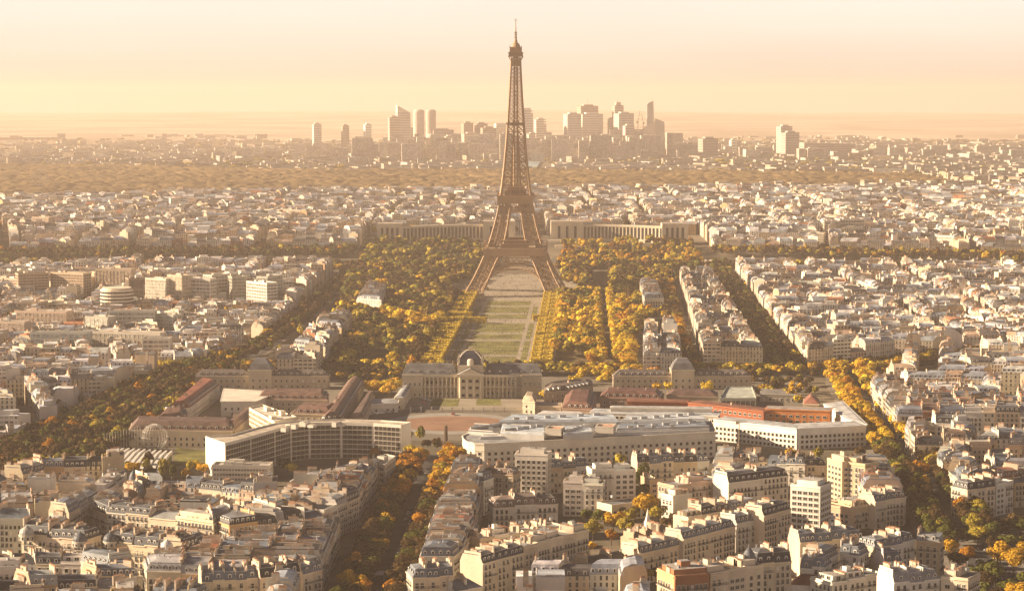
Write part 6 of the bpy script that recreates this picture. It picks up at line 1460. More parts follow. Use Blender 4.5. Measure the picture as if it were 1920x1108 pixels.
# ---- the far business district and lone towers
def slope_top(x0, x1, d, z, za, zb):
    return [(x0, 0, z), (x1, 0, z), (x1, d, z), (x0, d, z)], [(x0, 0, za), (x1, 0, zb), (x1, d, zb), (x0, d, za)]
TW = [ # x0, x1, ytop left, ytop right, ybase, distance, colour, label
 (588, 603, 233, 233, 275, 8300, (0.40, 0.36, 0.32), 'lone grey tower, leftmost of the far skyline'), (642, 655, 236, 236, 275, 8300, (0.26, 0.20, 0.16), 'lone brown tower, second from left on the far skyline'), (684.5, 697, 234, 234, 270, 8300, (0.55, 0.5, 0.42), 'lone pale tower with white top, third from left on the far skyline'),
 (730, 750, 220, 220, 300, 7800, (0.34, 0.28, 0.23), 'straight brown tower before the blade-topped tower'), (745, 770, 198, 212, 300, 7950, (0.36, 0.32, 0.28), 'tower with a blade-like slanting top, tallest of the left group'), (777, 798, 206, 206, 280, 8000, (0.38, 0.32, 0.27), 'left of the twin rounded towers'), (800, 819, 206, 206, 270, 8100, (0.3, 0.25, 0.21), 'right of the twin rounded towers, darker'),
 (801, 827, 252, 252, 325, 7400, (0.36, 0.32, 0.27), 'nearer grey-brown slab tower below the twin rounded towers'), (812, 852, 244, 244, 290, 8000, (0.33, 0.27, 0.22), 'wide brown slab behind the nearer slab tower'), (870, 901, 251, 251, 300, 7700, (0.34, 0.28, 0.23), 'brown block with lit left edge, left of the iron tower'), (869, 888, 231, 231, 270, 8200, (0.25, 0.19, 0.15), 'dark brown square tower behind the lit-edged block'),
 (893, 915, 232, 232, 290, 8100, (0.24, 0.18, 0.14), 'dark brown wide tower left of the iron tower'), (905, 931, 240, 240, 295, 7950, (0.24, 0.18, 0.14), 'dark stepped block just left of the iron tower shaft'), (930, 953, 232, 232, 262, 8600, (0.5, 0.44, 0.36), 'pale cube with a hollow centre beside the iron tower shaft'), (898, 920, 283, 283, 315, 7300, (0.4, 0.37, 0.32), 'small glass block at the foot of the left group'),
 (982, 1000, 203, 208, 280, 8000, (0.33, 0.31, 0.29), 'grey tower with a clipped corner, right beside the iron tower'), (1005, 1025, 224, 224, 300, 7900, (0.40, 0.35, 0.29), 'pale brown slab tower right of the clipped grey tower'), (991, 1009, 251, 251, 300, 7700, (0.36, 0.30, 0.25), 'shorter brown tower below the clipped grey tower'),
 (1063, 1091, 214, 214, 285, 7900, (0.36, 0.32, 0.28), 'left half of the wide twin slabs on the right group'), (1091, 1132, 214, 214, 290, 8000, (0.42, 0.37, 0.32), 'right half of the wide twin slabs on the right group'), (1088, 1123, 199, 199, 240, 8300, (0.28, 0.2, 0.16), 'dark red-brown tower rising behind the wide twin slabs'), (1125, 1148, 258, 258, 312, 7500, (0.45, 0.4, 0.32), 'low tower with a bright left face before the right group'),
 (1143, 1153, 223, 223, 260, 8300, (0.22, 0.18, 0.15), 'thin dark tower left of the stepped tower'), (1152, 1170, 198, 198, 250, 8300, (0.34, 0.26, 0.21), 'stepped reddish tower with a small crown'), (1159, 1190, 213, 213, 300, 7900, (0.33, 0.30, 0.27), 'dark grey faceted tower with a bright left edge'), (1160, 1184, 272, 272, 318, 7500, (0.48, 0.43, 0.36), 'small pale ribbed tower before the faceted tower'), (1190, 1209, 243, 243, 305, 7900, (0.3, 0.25, 0.21), 'unfinished brown tower with cranes'),
 (1317, 1348, 260, 260, 318, 7000, (0.24, 0.2, 0.17), 'lone dark slab tower right of the far skyline'), (1463, 1487, 237, 237, 295, 7600, (0.33, 0.28, 0.24), 'rear of the two dark slab towers at far right'), (1472, 1500, 249, 249, 298, 7300, (0.25, 0.22, 0.2), 'front of the two dark slab towers at far right'), (1505, 1608, 268, 270, 305, 7200, (0.28, 0.24, 0.2), 'long low brown building at far right of the skyline'), (757, 776, 240, 240, 300, 8250, (0.4, 0.34, 0.28), 'brown tower half hidden by the blade-topped tower'), (836, 850, 256, 256, 300, 7600, (0.44, 0.38, 0.3), 'narrow pale tower right of the nearer slab tower'), (921, 938, 262, 262, 305, 7500, (0.42, 0.36, 0.3), 'low cream tower before the dark stepped block'), (1031, 1046, 262, 262, 300, 7600, (0.42, 0.36, 0.3), 'low tan tower between the two groups'), (1100, 1120, 262, 262, 305, 7450, (0.4, 0.34, 0.28), 'low tan block at the foot of the wide twin slabs'), (1172, 1190, 236, 236, 300, 7650, (0.36, 0.3, 0.26), 'brown tower before the dark faceted tower'), (1250, 1268, 272, 272, 305, 7700, (0.42, 0.36, 0.3), 'low block right of the spire tower'),
 (1371, 1382, 263, 263, 290, 7700, (0.5, 0.44, 0.36), 'little pale tower between the lone slab and the far right pair'),
]
tower_mats = {}
def skyscraper(x0, x1, ya, yb, ybase, Y, col, label):
    X0, _, Za = at_y(x0, ya, Y); X1, _, Zb = at_y(x1, yb, Y); d = min(45, max(22, (X1 - X0) * 0.8)); zb = gz(X0, Y); cx = (X0 + X1) / 2; org = (cx, Y, zb)
    root = thing('skyscraper', label, 'skyscraper', org, R(13 + (int(x0) % 5) * 2)); round_ = 'rounded' in label; clip_ = 'clipped' in label
    mb = MB(); w = (X1 - X0) / 2
    if round_:
        H = max(Za, Zb) - zb; mb.lathe((0, d / 2, -3), [(1, 0), (1, H - 6), (0.93, H - 1), (0.7, H + 3)], plain_m, (*col, 1), n=20, sx=w, sy=d / 2)
    elif clip_:
        H = Za - zb; mb.prism([(-w, 0), (w, 0), (w, d), (-w, d)], -3, H - 18, plain_m, col); mb.prism([(-w, 0), (w * 0.5, 0), (w * 0.5, d), (-w, d)], H - 18, H, plain_m, col)
    else:
        a, b = Za - zb, Zb - zb; q = [(-w, 0), (w, 0), (w, d), (-w, d)]; t = [a, b, b, a]
        for i in range(4): j = (i + 1) % 4; mb.face([(*q[i], -3), (*q[j], -3), (*q[j], t[j]), (*q[i], t[i])], plain_m, (*col, 1))
        mb.face([(*q[i], t[i]) for i in range(4)], plain_m, (*col, 1))
    mb.build('wall', root)
    H = min(Za, Zb) - zb; gm = tuple(c * 0.6 for c in col)
    if not round_:
        nb = max(3, int(H / 16)); fb = MB()
        for k in range(nb * 2):
            z = H * (k + 0.6) / (nb * 2); fb.box((0, -0.15, z), (w * 1.84, 0.3, H / nb * 0.22), plain_m, (*gm, 1)); fb.box((-w - 0.15, d / 2, z), (0.3, d * 0.85, H / nb * 0.22), plain_m, (*gm, 1))
        fb.build('window_bands', root)
        if ya == yb and 'hollow' not in label and 'unfinished' not in label:
            rb = MB(); rb.box((0, d / 2, H + 0.02), (w * 1.1, d * 0.5, 5), plain_m, (*col, 1)); rb.build('roof_plant', root)
    if 'hollow' in label: hb = MB(); hb.box((0, -0.3, 6), (w * 1.1, 0.6, H - 22), plain_m, (0.75, 0.6, 0.45, 1)); hb.build('opening', root)
    if 'crown' in label: rb = MB(); rb.box((0, d / 2, H), (w * 1.0, d * 0.5, 12), plain_m, (*col, 1)); rb.bar((0, d / 2, H + 12), (0, d / 2, H + 24), 0.8, plain_m, (*col, 1)); rb.build('crown', root)
    if 'red-brown' in label: rb = MB(); rb.bar((0, d / 2, H), (0, d / 2, H + 28), 0.9, plain_m, (*col, 1)); rb.build('mast', root)
for t in TW: skyscraper(*t[:6], tuple(min(0.8, c * 1.75) for c in t[6]), t[7])  # wall colours lightened, part of the far haze is put in
def first_tower():
    Y = 7900; zb = gz(500, Y); P = lambda px, py: (at_y(px, py, Y)[0], at_y(px, py, Y)[2]); x0 = P(1226, 300)[0]; org = (x0, Y, zb)
    root = thing('skyscraper', 'faceted glass tower with a thin spire and sloping shoulders, right end of the skyline', 'skyscraper', org)
    for nm, pts, y0, d, col in (('rear_blade', [(1214, 320), (1214, 196), (1219, 192), (1226, 190), (1227, 222), (1240, 232), (1240, 320)], 22, 20, (0.40, 0.38, 0.34)), ('front_wedge', [(1207, 320), (1207, 240), (1228, 227), (1232, 320)], 0, 22, (0.62, 0.5, 0.4)), ('right_slab', [(1232, 320), (1228, 222), (1246, 229), (1247, 320)], 4, 30, (0.42, 0.39, 0.34))):
        mb = MB(); q = [P(*p) for p in pts]; q = q if area(q) > 0 else q[::-1]
        mb.face([(x, Y + y0, z) for x, z in q], plain_m, (*col, 1)); mb.face([(x, Y + y0 + d, z) for x, z in reversed(q)], plain_m, (*col, 1))
        for (a, az), (b, bz) in zip(q, q[1:] + q[:1]): mb.face([(a, Y + y0, az), (a, Y + y0 + d, az), (b, Y + y0 + d, bz), (b, Y + y0, bz)], plain_m, (*[c * 1.1 for c in col], 1))
        mb.build(nm, root, org)
    mb = MB(); a = P(1224, 190); mb.bar((a[0], Y + 30, a[1]), (a[0], Y + 30, a[1] + 10), 0.8, plain_m, (0.4, 0.38, 0.34, 1)); mb.build('spire', root, org)
first_tower()
def crane(px, py, Y, h, jib, label, ang, pitch=0.9, col=(0.3, 0.24, 0.2)):
    x, _, z = at_y(px, py, Y); root = thing('tower_crane', label, 'crane', (x, Y, z)); r = 0.6 * Y / 4000 + 0.12
    mb = MB(); mb.bar((0, 0, 0), (0, 0, h), r, plain_m, (*col, 1)); mb.build('mast', root)
    mb = MB(); mb.bar((0, 0, h), (math.cos(ang) * jib, 0, h + math.sin(ang) * jib), r * 0.8, plain_m, (*col, 1)); mb.build('jib', root)
    mb = MB(); mb.bar((0, 0, h), (-math.cos(ang) * jib * 0.25, 0, h + 1), r, plain_m, (*col, 1)); mb.box((-math.cos(ang) * jib * 0.25, 0, h - 3 * r), (r * 5, r * 4, r * 6), plain_m, (*col, 1)); mb.build('counterweight', root)
crane(1196, 243, 7895, 25, 42, 'left crane with raised jib on the unfinished far tower', 1.4); crane(1206, 243, 7895, 22, 34, 'right crane with raised jib on the unfinished far tower', 1.75)
crane(1385, 905, at_z(1385, 905, 0)[1], 36, 5, 'slim latticed hoist mast in the scaffolded yard', 0.1, col=(0.5, 0.4, 0.25))
crane(1388, 384, 4300, 38, 20, 'yellow and red construction crane in the far right roofs', 0.1, col=(0.55, 0.2, 0.1))
def wheel():
    x, y, z = at_y(76, 372, 4700); r = 17; root = thing('ferris_wheel', 'pale hazy ferris wheel at the edge of the far wood', 'ferris wheel', (x, y, gz(x, y))); zc = r + 16
    mb = MB(); n = 28; p = [(math.cos(2 * math.pi * k / n) * r, 0, zc + math.sin(2 * math.pi * k / n) * r) for k in range(n + 1)]
    for a, b in zip(p, p[1:]): mb.bar(a, b, 0.55, frame_m)
    for k in range(0, n, 2): mb.bar((0, 0, zc), p[k], 0.22, frame_m)
    mb.build('rim', root); mb = MB()
    for s in (-1, 1): mb.bar((s * 8, 0, 0), (0, 0, zc), 0.7, frame_m)
    mb.build('support', root)
    for k in range(0, n, 2): mb = MB(); mb.box((p[k][0], 0, p[k][2] - 2), (1.8, 1.8, 1.8), frame_m, bottom=True); mb.build('cabin', root)
wheel()
# ---------------------------------------------------------------- ground, roads, lawns, water
def ground():
    ys = [300, 700, 1000, 1400, 1800, 2200, 2600, 2850, 2950, 3050, 3150, 3260, 3400, 3700, 4200, 4700, 5200, 5700, 6200, 6800, 7400, 8000, 8700, 9400, 10100, 10800, 11500, 12200, 13000, 14000, 15000, 16000, 17000, 18000, 19000, 20000, 21000, 23000, 26000, 30000]
    us = [-0.6 + 1.2 * k / 96 for k in range(97)]; V = [(u * max(y, 1200), y, gz(u * max(y, 1200), y)) for y in ys for u in us]; F = []
    for j in range(len(ys) - 1):
        for i in range(96): a = j * 97 + i; F.append((a, a + 1, a + 98, a + 97))
    me = bpy.data.meshes.new('ground'); me.from_pydata(V, [], F)
    m, t, b = nmat('ground_earth'); g = N(t, 'ShaderNodeNewGeometry'); n1 = N(t, 'ShaderNodeTexNoise'); n1.inputs['Scale'].default_value = 0.0035; n1.inputs['Detail'].default_value = 8; L(t, g.outputs['Position'], n1.inputs['Vector'])
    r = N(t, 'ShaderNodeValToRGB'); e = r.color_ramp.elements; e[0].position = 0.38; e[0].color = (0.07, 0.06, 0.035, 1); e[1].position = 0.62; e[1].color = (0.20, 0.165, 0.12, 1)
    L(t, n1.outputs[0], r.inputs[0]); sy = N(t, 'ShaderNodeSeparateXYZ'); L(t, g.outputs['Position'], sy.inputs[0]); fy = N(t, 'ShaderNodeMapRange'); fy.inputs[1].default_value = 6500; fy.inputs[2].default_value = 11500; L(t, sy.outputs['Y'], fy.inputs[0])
    n3 = N(t, 'ShaderNodeTexNoise'); n3.inputs['Scale'].default_value = 0.0012; n3.inputs['Detail'].default_value = 7; L(t, g.outputs['Position'], n3.inputs['Vector']); r3 = N(t, 'ShaderNodeValToRGB'); q3 = r3.color_ramp.elements; q3[0].position = 0.4; q3[0].color = (0.34, 0.26, 0.17, 1); q3[1].position = 0.6; q3[1].color = (0.56, 0.46, 0.34, 1); L(t, n3.outputs[0], r3.inputs[0])  # ground turns paler with distance, haze brightness put into its colour
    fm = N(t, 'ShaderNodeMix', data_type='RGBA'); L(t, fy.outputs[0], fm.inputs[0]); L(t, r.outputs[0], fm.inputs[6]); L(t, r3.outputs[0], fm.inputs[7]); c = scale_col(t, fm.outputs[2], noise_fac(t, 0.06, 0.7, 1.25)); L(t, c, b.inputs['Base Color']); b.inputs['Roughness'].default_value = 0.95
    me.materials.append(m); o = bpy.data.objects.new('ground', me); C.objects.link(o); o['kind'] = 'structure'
    for p in me.polygons: p.use_smooth = True
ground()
asphalt = simple('asphalt', (0.055, 0.053, 0.052), 0.85, n1=(0.1, 0.75, 1.3), n2=(1.5, 0.85, 1.15)); paving = simple('paving', (0.20, 0.175, 0.145), 0.9, n1=(0.1, 0.8, 1.2), n2=(1.5, 0.85, 1.15))
gravel = simple('gravel', (0.30, 0.26, 0.20), 0.95, n1=(0.05, 0.8, 1.15), n2=(0.8, 0.85, 1.1)); grass_m = simple('grass', (0.13, 0.125, 0.035), 0.95, n1=(0.06, 0.5, 1.7), n2=(0.5, 0.6, 1.4))
dirt_m = simple('red_earth', (0.26, 0.15, 0.10), 0.95, n1=(0.06, 0.75, 1.2), n2=(0.8, 0.85, 1.15)); paint_m = simple('road_paint', (0.7, 0.68, 0.62), 0.7, n1=None, n2=None)
def sheet(name, polys, mat, dz, kind='structure', thick=0.0):
    mb = MB()
    for p in polys:
        p = ccw(p)
        if thick: mb.prism([(q[0], q[1]) for q in p], gz(*cen(p)) + dz - 0.3, gz(*cen(p)) + dz, mat)
        else: mb.face([(q[0], q[1], gz(*q) + dz) for q in p], mat)
    o = mb.build(name); o['kind'] = kind; return o
def strip_quads(pts, a, b, step=30):
    out = []
    for (x0, y0), (x1, y1) in zip(pts, pts[1:]):
        l = math.hypot(x1 - x0, y1 - y0); n = max(1, int(l / step)); nx, ny = -(y1 - y0) / l, (x1 - x0) / l
        for k in range(n):
            p, q = (x0 + (x1 - x0) * k / n, y0 + (y1 - y0) * k / n), (x0 + (x1 - x0) * (k + 1) / n, y0 + (y1 - y0) * (k + 1) / n)
            out.append([(p[0] + nx * a, p[1] + ny * a), (p[0] + nx * b, p[1] + ny * b), (q[0] + nx * b, q[1] + ny * b), (q[0] + nx * a, q[1] + ny * a)])
    return out
LIFT = {'left': 0.10, 'park edge': 0.17, 'broad': 0.11, 'bosquet': 0.12, 'bourdonnais': 0.13, 'cross': 0.14, 'right': 0.15, 'boulevard': 0.16}
for k, (pts, w) in AVENUES.items():
    sheet('road', strip_quads(pts, -w * 0.27, w * 0.27), asphalt, LIFT[k]); 
    sheet('pavement', strip_quads(pts, w * 0.27, w * 0.47) + strip_quads(pts, -w * 0.47, -w * 0.27), paving, LIFT[k] + 0.13, thick=1)
    mk = []
    for (x0, y0), (x1, y1) in zip(pts, pts[1:]):
        l = math.hypot(x1 - x0, y1 - y0); dx, dy = (x1 - x0) / l, (y1 - y0) / l
        for q in range(int(l / 8)):
            for o in (0,): p = (x0 + dx * q * 8 - dy * o, y0 + dy * q * 8 + dx * o); mk.append([(p[0] - dy * .15, p[1] + dx * .15), (p[0] + dy * .15, p[1] - dx * .15), (p[0] + dy * .15 + dx * 3.5, p[1] - dx * .15 + dy * 3.5), (p[0] - dy * .15 + dx * 3.5, p[1] + dx * .15 + dy * 3.5)])
    sheet('road_marking', mk, paint_m, LIFT[k] + 0.03)
AX = lambda y, o=0: (axis(y) + o, y)
sheet('park_path', [[AX(1860, -58), AX(1860, 58), AX(2540, 58), AX(2540, -58)], [(-75, 2540), (80, 2540), (85, 2880), (-75, 2880)]], gravel, 0.10)
sheet('lawn', [[AX(a, -24), AX(a, 24), AX(b, 24), AX(b, -24)] for a, b in ((1885, 1962), (1978, 2088), (2104, 2150), (2166, 2250), (2300, 2345), (2362, 2430), (2446, 2500))], grass_m, 0.18)
sheet('side_lawn', [[AX(a, s * 28), AX(a, s * 33), AX(b, s * 33), AX(b, s * 28)] for a, b in ((1885, 2088), (2104, 2250), (2300, 2430)) for s in (-1, 1)], grass_m, 0.22)
sheet('park_ground', [PARK_L, PARK_R], simple('leafy_ground', (0.12, 0.085, 0.035), 0.95, n1=(0.04, 0.5, 1.5), n2=(0.6, 0.7, 1.3)), 0.05)
sheet('play_ground', [CLEAR[0], CLEAR[1], CLEAR[2]], gravel, 0.12)
sheet('glade', GLADES, simple('meadow', (0.26, 0.22, 0.05), 0.95, n1=(0.06, 0.6, 1.4), n2=(0.5, 0.7, 1.3)), 0.14)
sheet('school_yard', [SCHOOL], simple('yard_paving', (0.17, 0.15, 0.12), 0.9), 0.06)
sheet('court_lawn', [AP([(806, 762), (858, 762), (862, 748), (812, 748)], 0), AP([(892, 760), (940, 760), (938, 748), (894, 748)], 0)], grass_m, 0.16)
sheet('court_path', [AP([(758, 768), (1000, 768), (990, 744), (775, 744)], 0)], gravel, 0.11)
ring_ = [at_z(850 + math.cos(a) * (128), 794 + math.sin(a) * 20, 0) for a in [2 * math.pi * k / 28 for k in range(28)]]; ring2 = [at_z(850 + math.cos(a) * 108, 794 + math.sin(a) * 14, 0) for a in [2 * math.pi * k / 28 for k in range(28)]]
sheet('round_road', [ring_], simple('pale_asphalt', (0.30, 0.28, 0.25), 0.85), 0.12); sheet('earth_oval', [ring2], dirt_m, 0.18)
sheet('garden_lawn', [AP([(325, 870), (385, 880), (385, 845), (330, 838)], 0), AP([(240, 838), (325, 838), (330, 826), (245, 826)], 0)], grass_m, 0.12)
water_m, t_, b_ = nmat('river_water'); b_.inputs['Base Color'].default_value = (0.10, 0.12, 0.11, 1); b_.inputs['Roughness'].default_value = 0.12; b_.inputs['Specular IOR Level'].default_value = 0.6
bn = N(t_, 'ShaderNodeBump'); bn.inputs['Strength'].default_value = 0.3; nn = N(t_, 'ShaderNodeTexNoise'); nn.inputs['Scale'].default_value = 0.4; g_ = N(t_, 'ShaderNodeNewGeometry'); L(t_, g_.outputs['Position'], nn.inputs['Vector']); L(t_, nn.outputs[0], bn.inputs['Height']); L(t_, bn.outputs[0], b_.inputs['Normal'])
def flat_sheet(name, polys, mat, z):
    mb = MB()
    for p in polys: mb.face([(q[0], q[1], z) for q in ccw(p)], mat)
    o = mb.build(name); o['kind'] = 'structure'
riv = [(-1200, 2900), (-662, 2955), (-300, 3000), (0, 3022), (300, 3010), (662, 2960), (1300, 2830)]
mb = MB()
for q in strip_quads(riv, -45, 45, 60): q = ccw(q); mb.face([(p[0], p[1], max(gz(*p), gz(*cen(q))) + 0.6) for p in q], water_m)
o = mb.build('river'); o['kind'] = 'structure'
far_w = [at_z(a, b, 4) for a, b in ((984, 345), (1000, 345), (1015, 320), (984, 321))]; flat_sheet('distant_lake', [far_w], simple('pale_water', (0.28, 0.42, 0.45), 0.25, spec=0.6), gz(*cen(far_w)) + 3)
# bridge from the tower to the far bank
def bridge():
    z = 5; o = thing('stone_bridge', 'wide pale stone bridge leading from the iron tower over the river', 'bridge', (10, 3010, 0)); mb = MB()
    zz = gz(10, 3110) + 1.5
    mb.face([(-8, 2950, gz(10, 2950) + 0.6), (28, 2950, gz(10, 2950) + 0.6), (32, 3120, zz), (-4, 3120, zz)], gravel); mb.face([(-8, 2950, -4), (-8, 2950, 1.2), (-4, 3120, zz), (-4, 3120, -4)], masonry); mb.build('deck', o, (10, 3010, 0))
    for s in (0, 1): mb = MB(); a = (-8 + 36 * s, 2950, gz(10, 2950) + 0.6); b = (-4 + 36 * s, 3120, zz); mb.bar(a, b, 0.8, masonry); mb.build('parapet', o, (10, 3010, 0))
bridge()
def canopy():
    for k, (px, py) in enumerate(((712, 1088), (728, 1088))):
        x, y = at_z(px, py, 0); o = thing('market_awning', ['left', 'right'][k] + ' pale blue-white awning on the broad avenue at the bottom', 'awning', (x, y, 0.2)); mb = MB(); mb.face([(-2.3, -3, 3.2), (2.3, -3, 3.2), (2.3, 3, 3.9), (-2.3, 3, 3.9)], frame_m); mb.face([(-2.3, 3, 3.8), (2.3, 3, 3.8), (2.3, -3, 3.1), (-2.3, -3, 3.1)], frame_m); mb.build('cover', o)
        for sx in (-2.2, 2.2):
            for sy in (-2.9, 2.9): mb = MB(); mb.bar((sx, sy, 0), (sx, sy, 3.4), 0.06, metal_m); mb.build('post', o)
canopy()
def cabins():
    q = slab(1519, 971, 1567, 972, 8, 9); c = cen(q); o = thing('site_cabins', 'stack of white site cabins with a blue door patch in the dim court', 'cabin', (c[0], c[1], 0)); rz = math.atan2(q[1][1] - q[0][1], q[1][0] - q[0][0]); l = math.dist(q[0], q[1])
    for j in range(3):
        for k in range(4):
            def cb(mb):
                d = ((q[1][0] - q[0][0]) / l, (q[1][1] - q[0][1]) / l); t = (k - 1.5) * l / 4
                mb.box((c[0] + d[0] * t, c[1] + d[1] * t, 0.1 + j * 2.65), (l / 4 - 0.12, 8.6, 2.55), plain_m, (0.66, 0.68, 0.68), rz)
                mb.box((c[0] + d[0] * t + d[1] * 4.32, c[1] + d[1] * t - d[0] * 4.32, 1.0 + j * 2.65), (1.4, 0.1, 1.0), glass_m, rz=rz)
            part(o, (c[0], c[1], 0), 'cabin_unit', cb)
    part(o, (c[0], c[1], 0), 'blue_door', lambda mb: mb.box((c[0] + 1, c[1] - 4.6, 0.2), (3.4, 0.2, 2.6), plain_m, (0.03, 0.08, 0.3)))
cabins()
def fence():
    a, b = at_z(770, 772, 0), at_z(985, 772, 0); l = math.dist(a, b); o = thing('court_fence', 'long iron fence with stone posts before the domed palace court', 'fence', (a[0], a[1], 0)); mb = MB()
    for k in range(int(l / 0.8)): mb.bar((k * .8, 0, 0), (k * .8, 0, 3), 0.05, iron_m, sides=3)
    for z in (0.4, 2.7): mb.bar((0, 0, z), (l, 0, z), 0.06, iron_m)
    mb.build('railing', o)
    for k in range(12): mb = MB(); mb.box((k * l / 11, 0, 0), (0.9, 0.9, 3.6), trim_m, (0.62, 0.56, 0.46)); mb.build('post', o)
    x, y = at_z(836, 830, 0); c = thing('dark_column', 'dark brown column standing before the earth oval', 'monument', (x, y, 0)); mb = MB(); mb.box((0, 0, 0), (3.4, 3.4, 1.4), masonry); mb.build('base', c); mb = MB(); mb.bar((0, 0, 1.4), (0, 0, 11.5), 1.3, bark_m, r2=1.1, sides=8); mb.build('shaft', c)
    x, y = at_z(836, 795, 0); c = thing('thin_mast', 'thin pale flag mast above the earth oval', 'flagpole', (x, y, 0)); mb = MB(); mb.bar((0, 0, 0), (0, 0, 17), 0.14, frame_m); mb.build('pole', c)
fence()
# clipped hedges beside the lawn
hedge_leaf = leaf_material('clipped_foliage', (0.66, 0.48, 0.055), (0.50, 0.37, 0.04))
def hedge_mesh(l, w, h, seed):
    rs = np.random.RandomState(seed); n = int((l * w + 2 * (l + w) * h) * 1.6); s = rs.rand(n)
    pt = l * w / (l * w + 2 * (l + w) * h); P = np.zeros((n, 3)); Nn = np.zeros((n, 3)); u, v = rs.uniform(-1, 1, n), rs.uniform(-1, 1, n)
    top = s < pt; P[top] = np.stack([u[top] * w / 2, v[top] * l / 2, np.full(top.sum(), h)], 1); Nn[top] = (0, 0, 1)
    sd = ~top; k = rs.randint(0, 4, n); hh = rs.uniform(1.2, h, n)
    for q, (nx, ny) in enumerate(((1, 0), (-1, 0), (0, 1), (0, -1))):
        m = sd & (k == q); P[m] = np.stack([np.where(nx != 0, nx * w / 2, u[m] * w / 2), np.where(ny != 0, ny * l / 2, v[m] * l / 2), hh[m]], 1); Nn[m] = (nx, ny, 0)
    P += rs.normal(size=(n, 3)) * 0.18; Nn += rs.normal(size=(n, 3)) * 0.35; Nn /= np.linalg.norm(Nn, axis=1)[:, None]; t = np.cross(Nn, rs.normal(size=(n, 3))); t /= np.linalg.norm(t, axis=1)[:, None]; b = np.cross(Nn, t); sz = rs.uniform(0.4, 0.8, n)[:, None]
    return quads_mesh('crown', np.stack([P - t * sz - b * sz, P + t * sz - b * sz, P + t * sz + b * sz, P - t * sz + b * sz], 1).reshape(-1, 3), hedge_leaf)
HM = [hedge_mesh(11, 7, 6.5, 1), hedge_mesh(13, 8, 7, 2), hedge_mesh(9, 7, 6, 3), hedge_mesh(44, 8, 6, 4), hedge_mesh(30, 9, 6, 5)]
tm = MB(); [tm.bar((0, y, -0.2), (0, y, 2.2), 0.2, bark_m, sides=5) for y in (-3, 0, 3)]; HT = tm.mesh('trunks')
hc = 0
def hedge(m, x, y, rz, label): o = thing('clipped_hedge', label, 'hedge', (x, y, gz(x, y)), rz, 'clipped hedges beside the great lawn'); inst('trunks', HT, o, (0, 0, 0)); inst('crown', m, o, (0, 0, 0))
for s, nm in ((-1, 'left'), (1, 'right')):
    for col_, off in (('inner', 42), ('outer', 52)):
        y = 1892
        while y < 2560:
            if not (2088 < y < 2104 or 2262 < y < 2288): hedge(HM[hc % 3], *AX(y, s * off), -0.03, 'square-clipped golden hedge block in the %s file %s of the great lawn' % (col_, nm))
            hc += 1; y += 14.5
for k, (px, py, rz, i) in enumerate(((870, 594, 1.45, 3), (845, 584, 1.42, 3), (1040, 590, 1.6, 3), (1075, 584, 1.55, 4), (1060, 604, 1.6, 3), (838, 578, 1.5, 4), (1120, 594, 1.6, 4))):
    x, y = at_z(px, py, 6); hedge(HM[i], x, y, rz, 'long low clipped golden hedge, number %d across the park beside the lawn' % (k + 1) if 0 else 'long clipped golden hedge lying across the %s half of the park' % ('left' if px < 960 else 'right'))
# cars
def car_meshes(col):
    m = simple('car_paint_%s' % col[0], col[1], 0.3, spec=0.6, n1=None, n2=None); mb = MB(); prof = [(-2.1, 0.35), (2.1, 0.35), (2.15, 0.75), (1.2, 0.9), (0.6, 1.4), (-1.3, 1.42), (-1.9, 0.95), (-2.15, 0.8)]
    for s in (-1, 1): q = [(x, s * 0.85 * (1 if z < 1.0 else 0.82), z) for x, z in prof]; mb.face(q if s < 0 else q[::-1], m)
    for (x0, z0), (x1, z1) in zip(prof, prof[1:] + prof[:1]): a, b = 0.85 * (1 if z0 < 1 else .82), 0.85 * (1 if z1 < 1 else .82); mb.face([(x0, a, z0), (x0, -a, z0), (x1, -b, z1), (x1, b, z1)][::-1], m)
    g = MB()
    for s in (-1, 1): g.face([(-1.5, s * 0.8, 0.97), (0.95, s * 0.8, 0.97), (0.5, s * 0.73, 1.33), (-1.2, s * 0.73, 1.33)][::s * -1 or 1], glass_m)
    g.face([(1.14, -0.6, 0.95), (1.14, 0.6, 0.95), (0.66, 0.55, 1.36), (0.66, -0.55, 1.36)], glass_m); g.face([(-1.92, 0.6, 1.0), (-1.92, -0.6, 1.0), (-1.4, -0.55, 1.38), (-1.4, 0.55, 1.38)], glass_m)
    w = MB(); w.bar((0, -0.12, 0), (0, 0.12, 0), 0.33, iron_m, sides=10)
    return mb.mesh('body'), g.mesh('windows'), w.mesh('wheel')
CARS = {n: car_meshes((n, c)) for n, c in (('white', (0.7, 0.7, 0.68)), ('dark', (0.05, 0.055, 0.07)), ('silver', (0.4, 0.41, 0.42)), ('red', (0.35, 0.03, 0.02)))}
cr = random.Random(3)
def car(x, y, z, rz, where):
    n = cr.choice(['white', 'white', 'dark', 'dark', 'silver', 'silver', 'red']); b, g, w = CARS[n]; o = thing('parked_car', '%s car on %s' % (n, where), 'car', (x, y, z), rz, 'cars on the avenues and courts')
    inst('body', b, o, (0, 0, 0)); inst('windows', g, o, (0, 0, 0))
    for wx in (-1.3, 1.3):
        for wy in (-0.8, 0.8): inst('wheel', w, o, (wx, wy, 0.33))
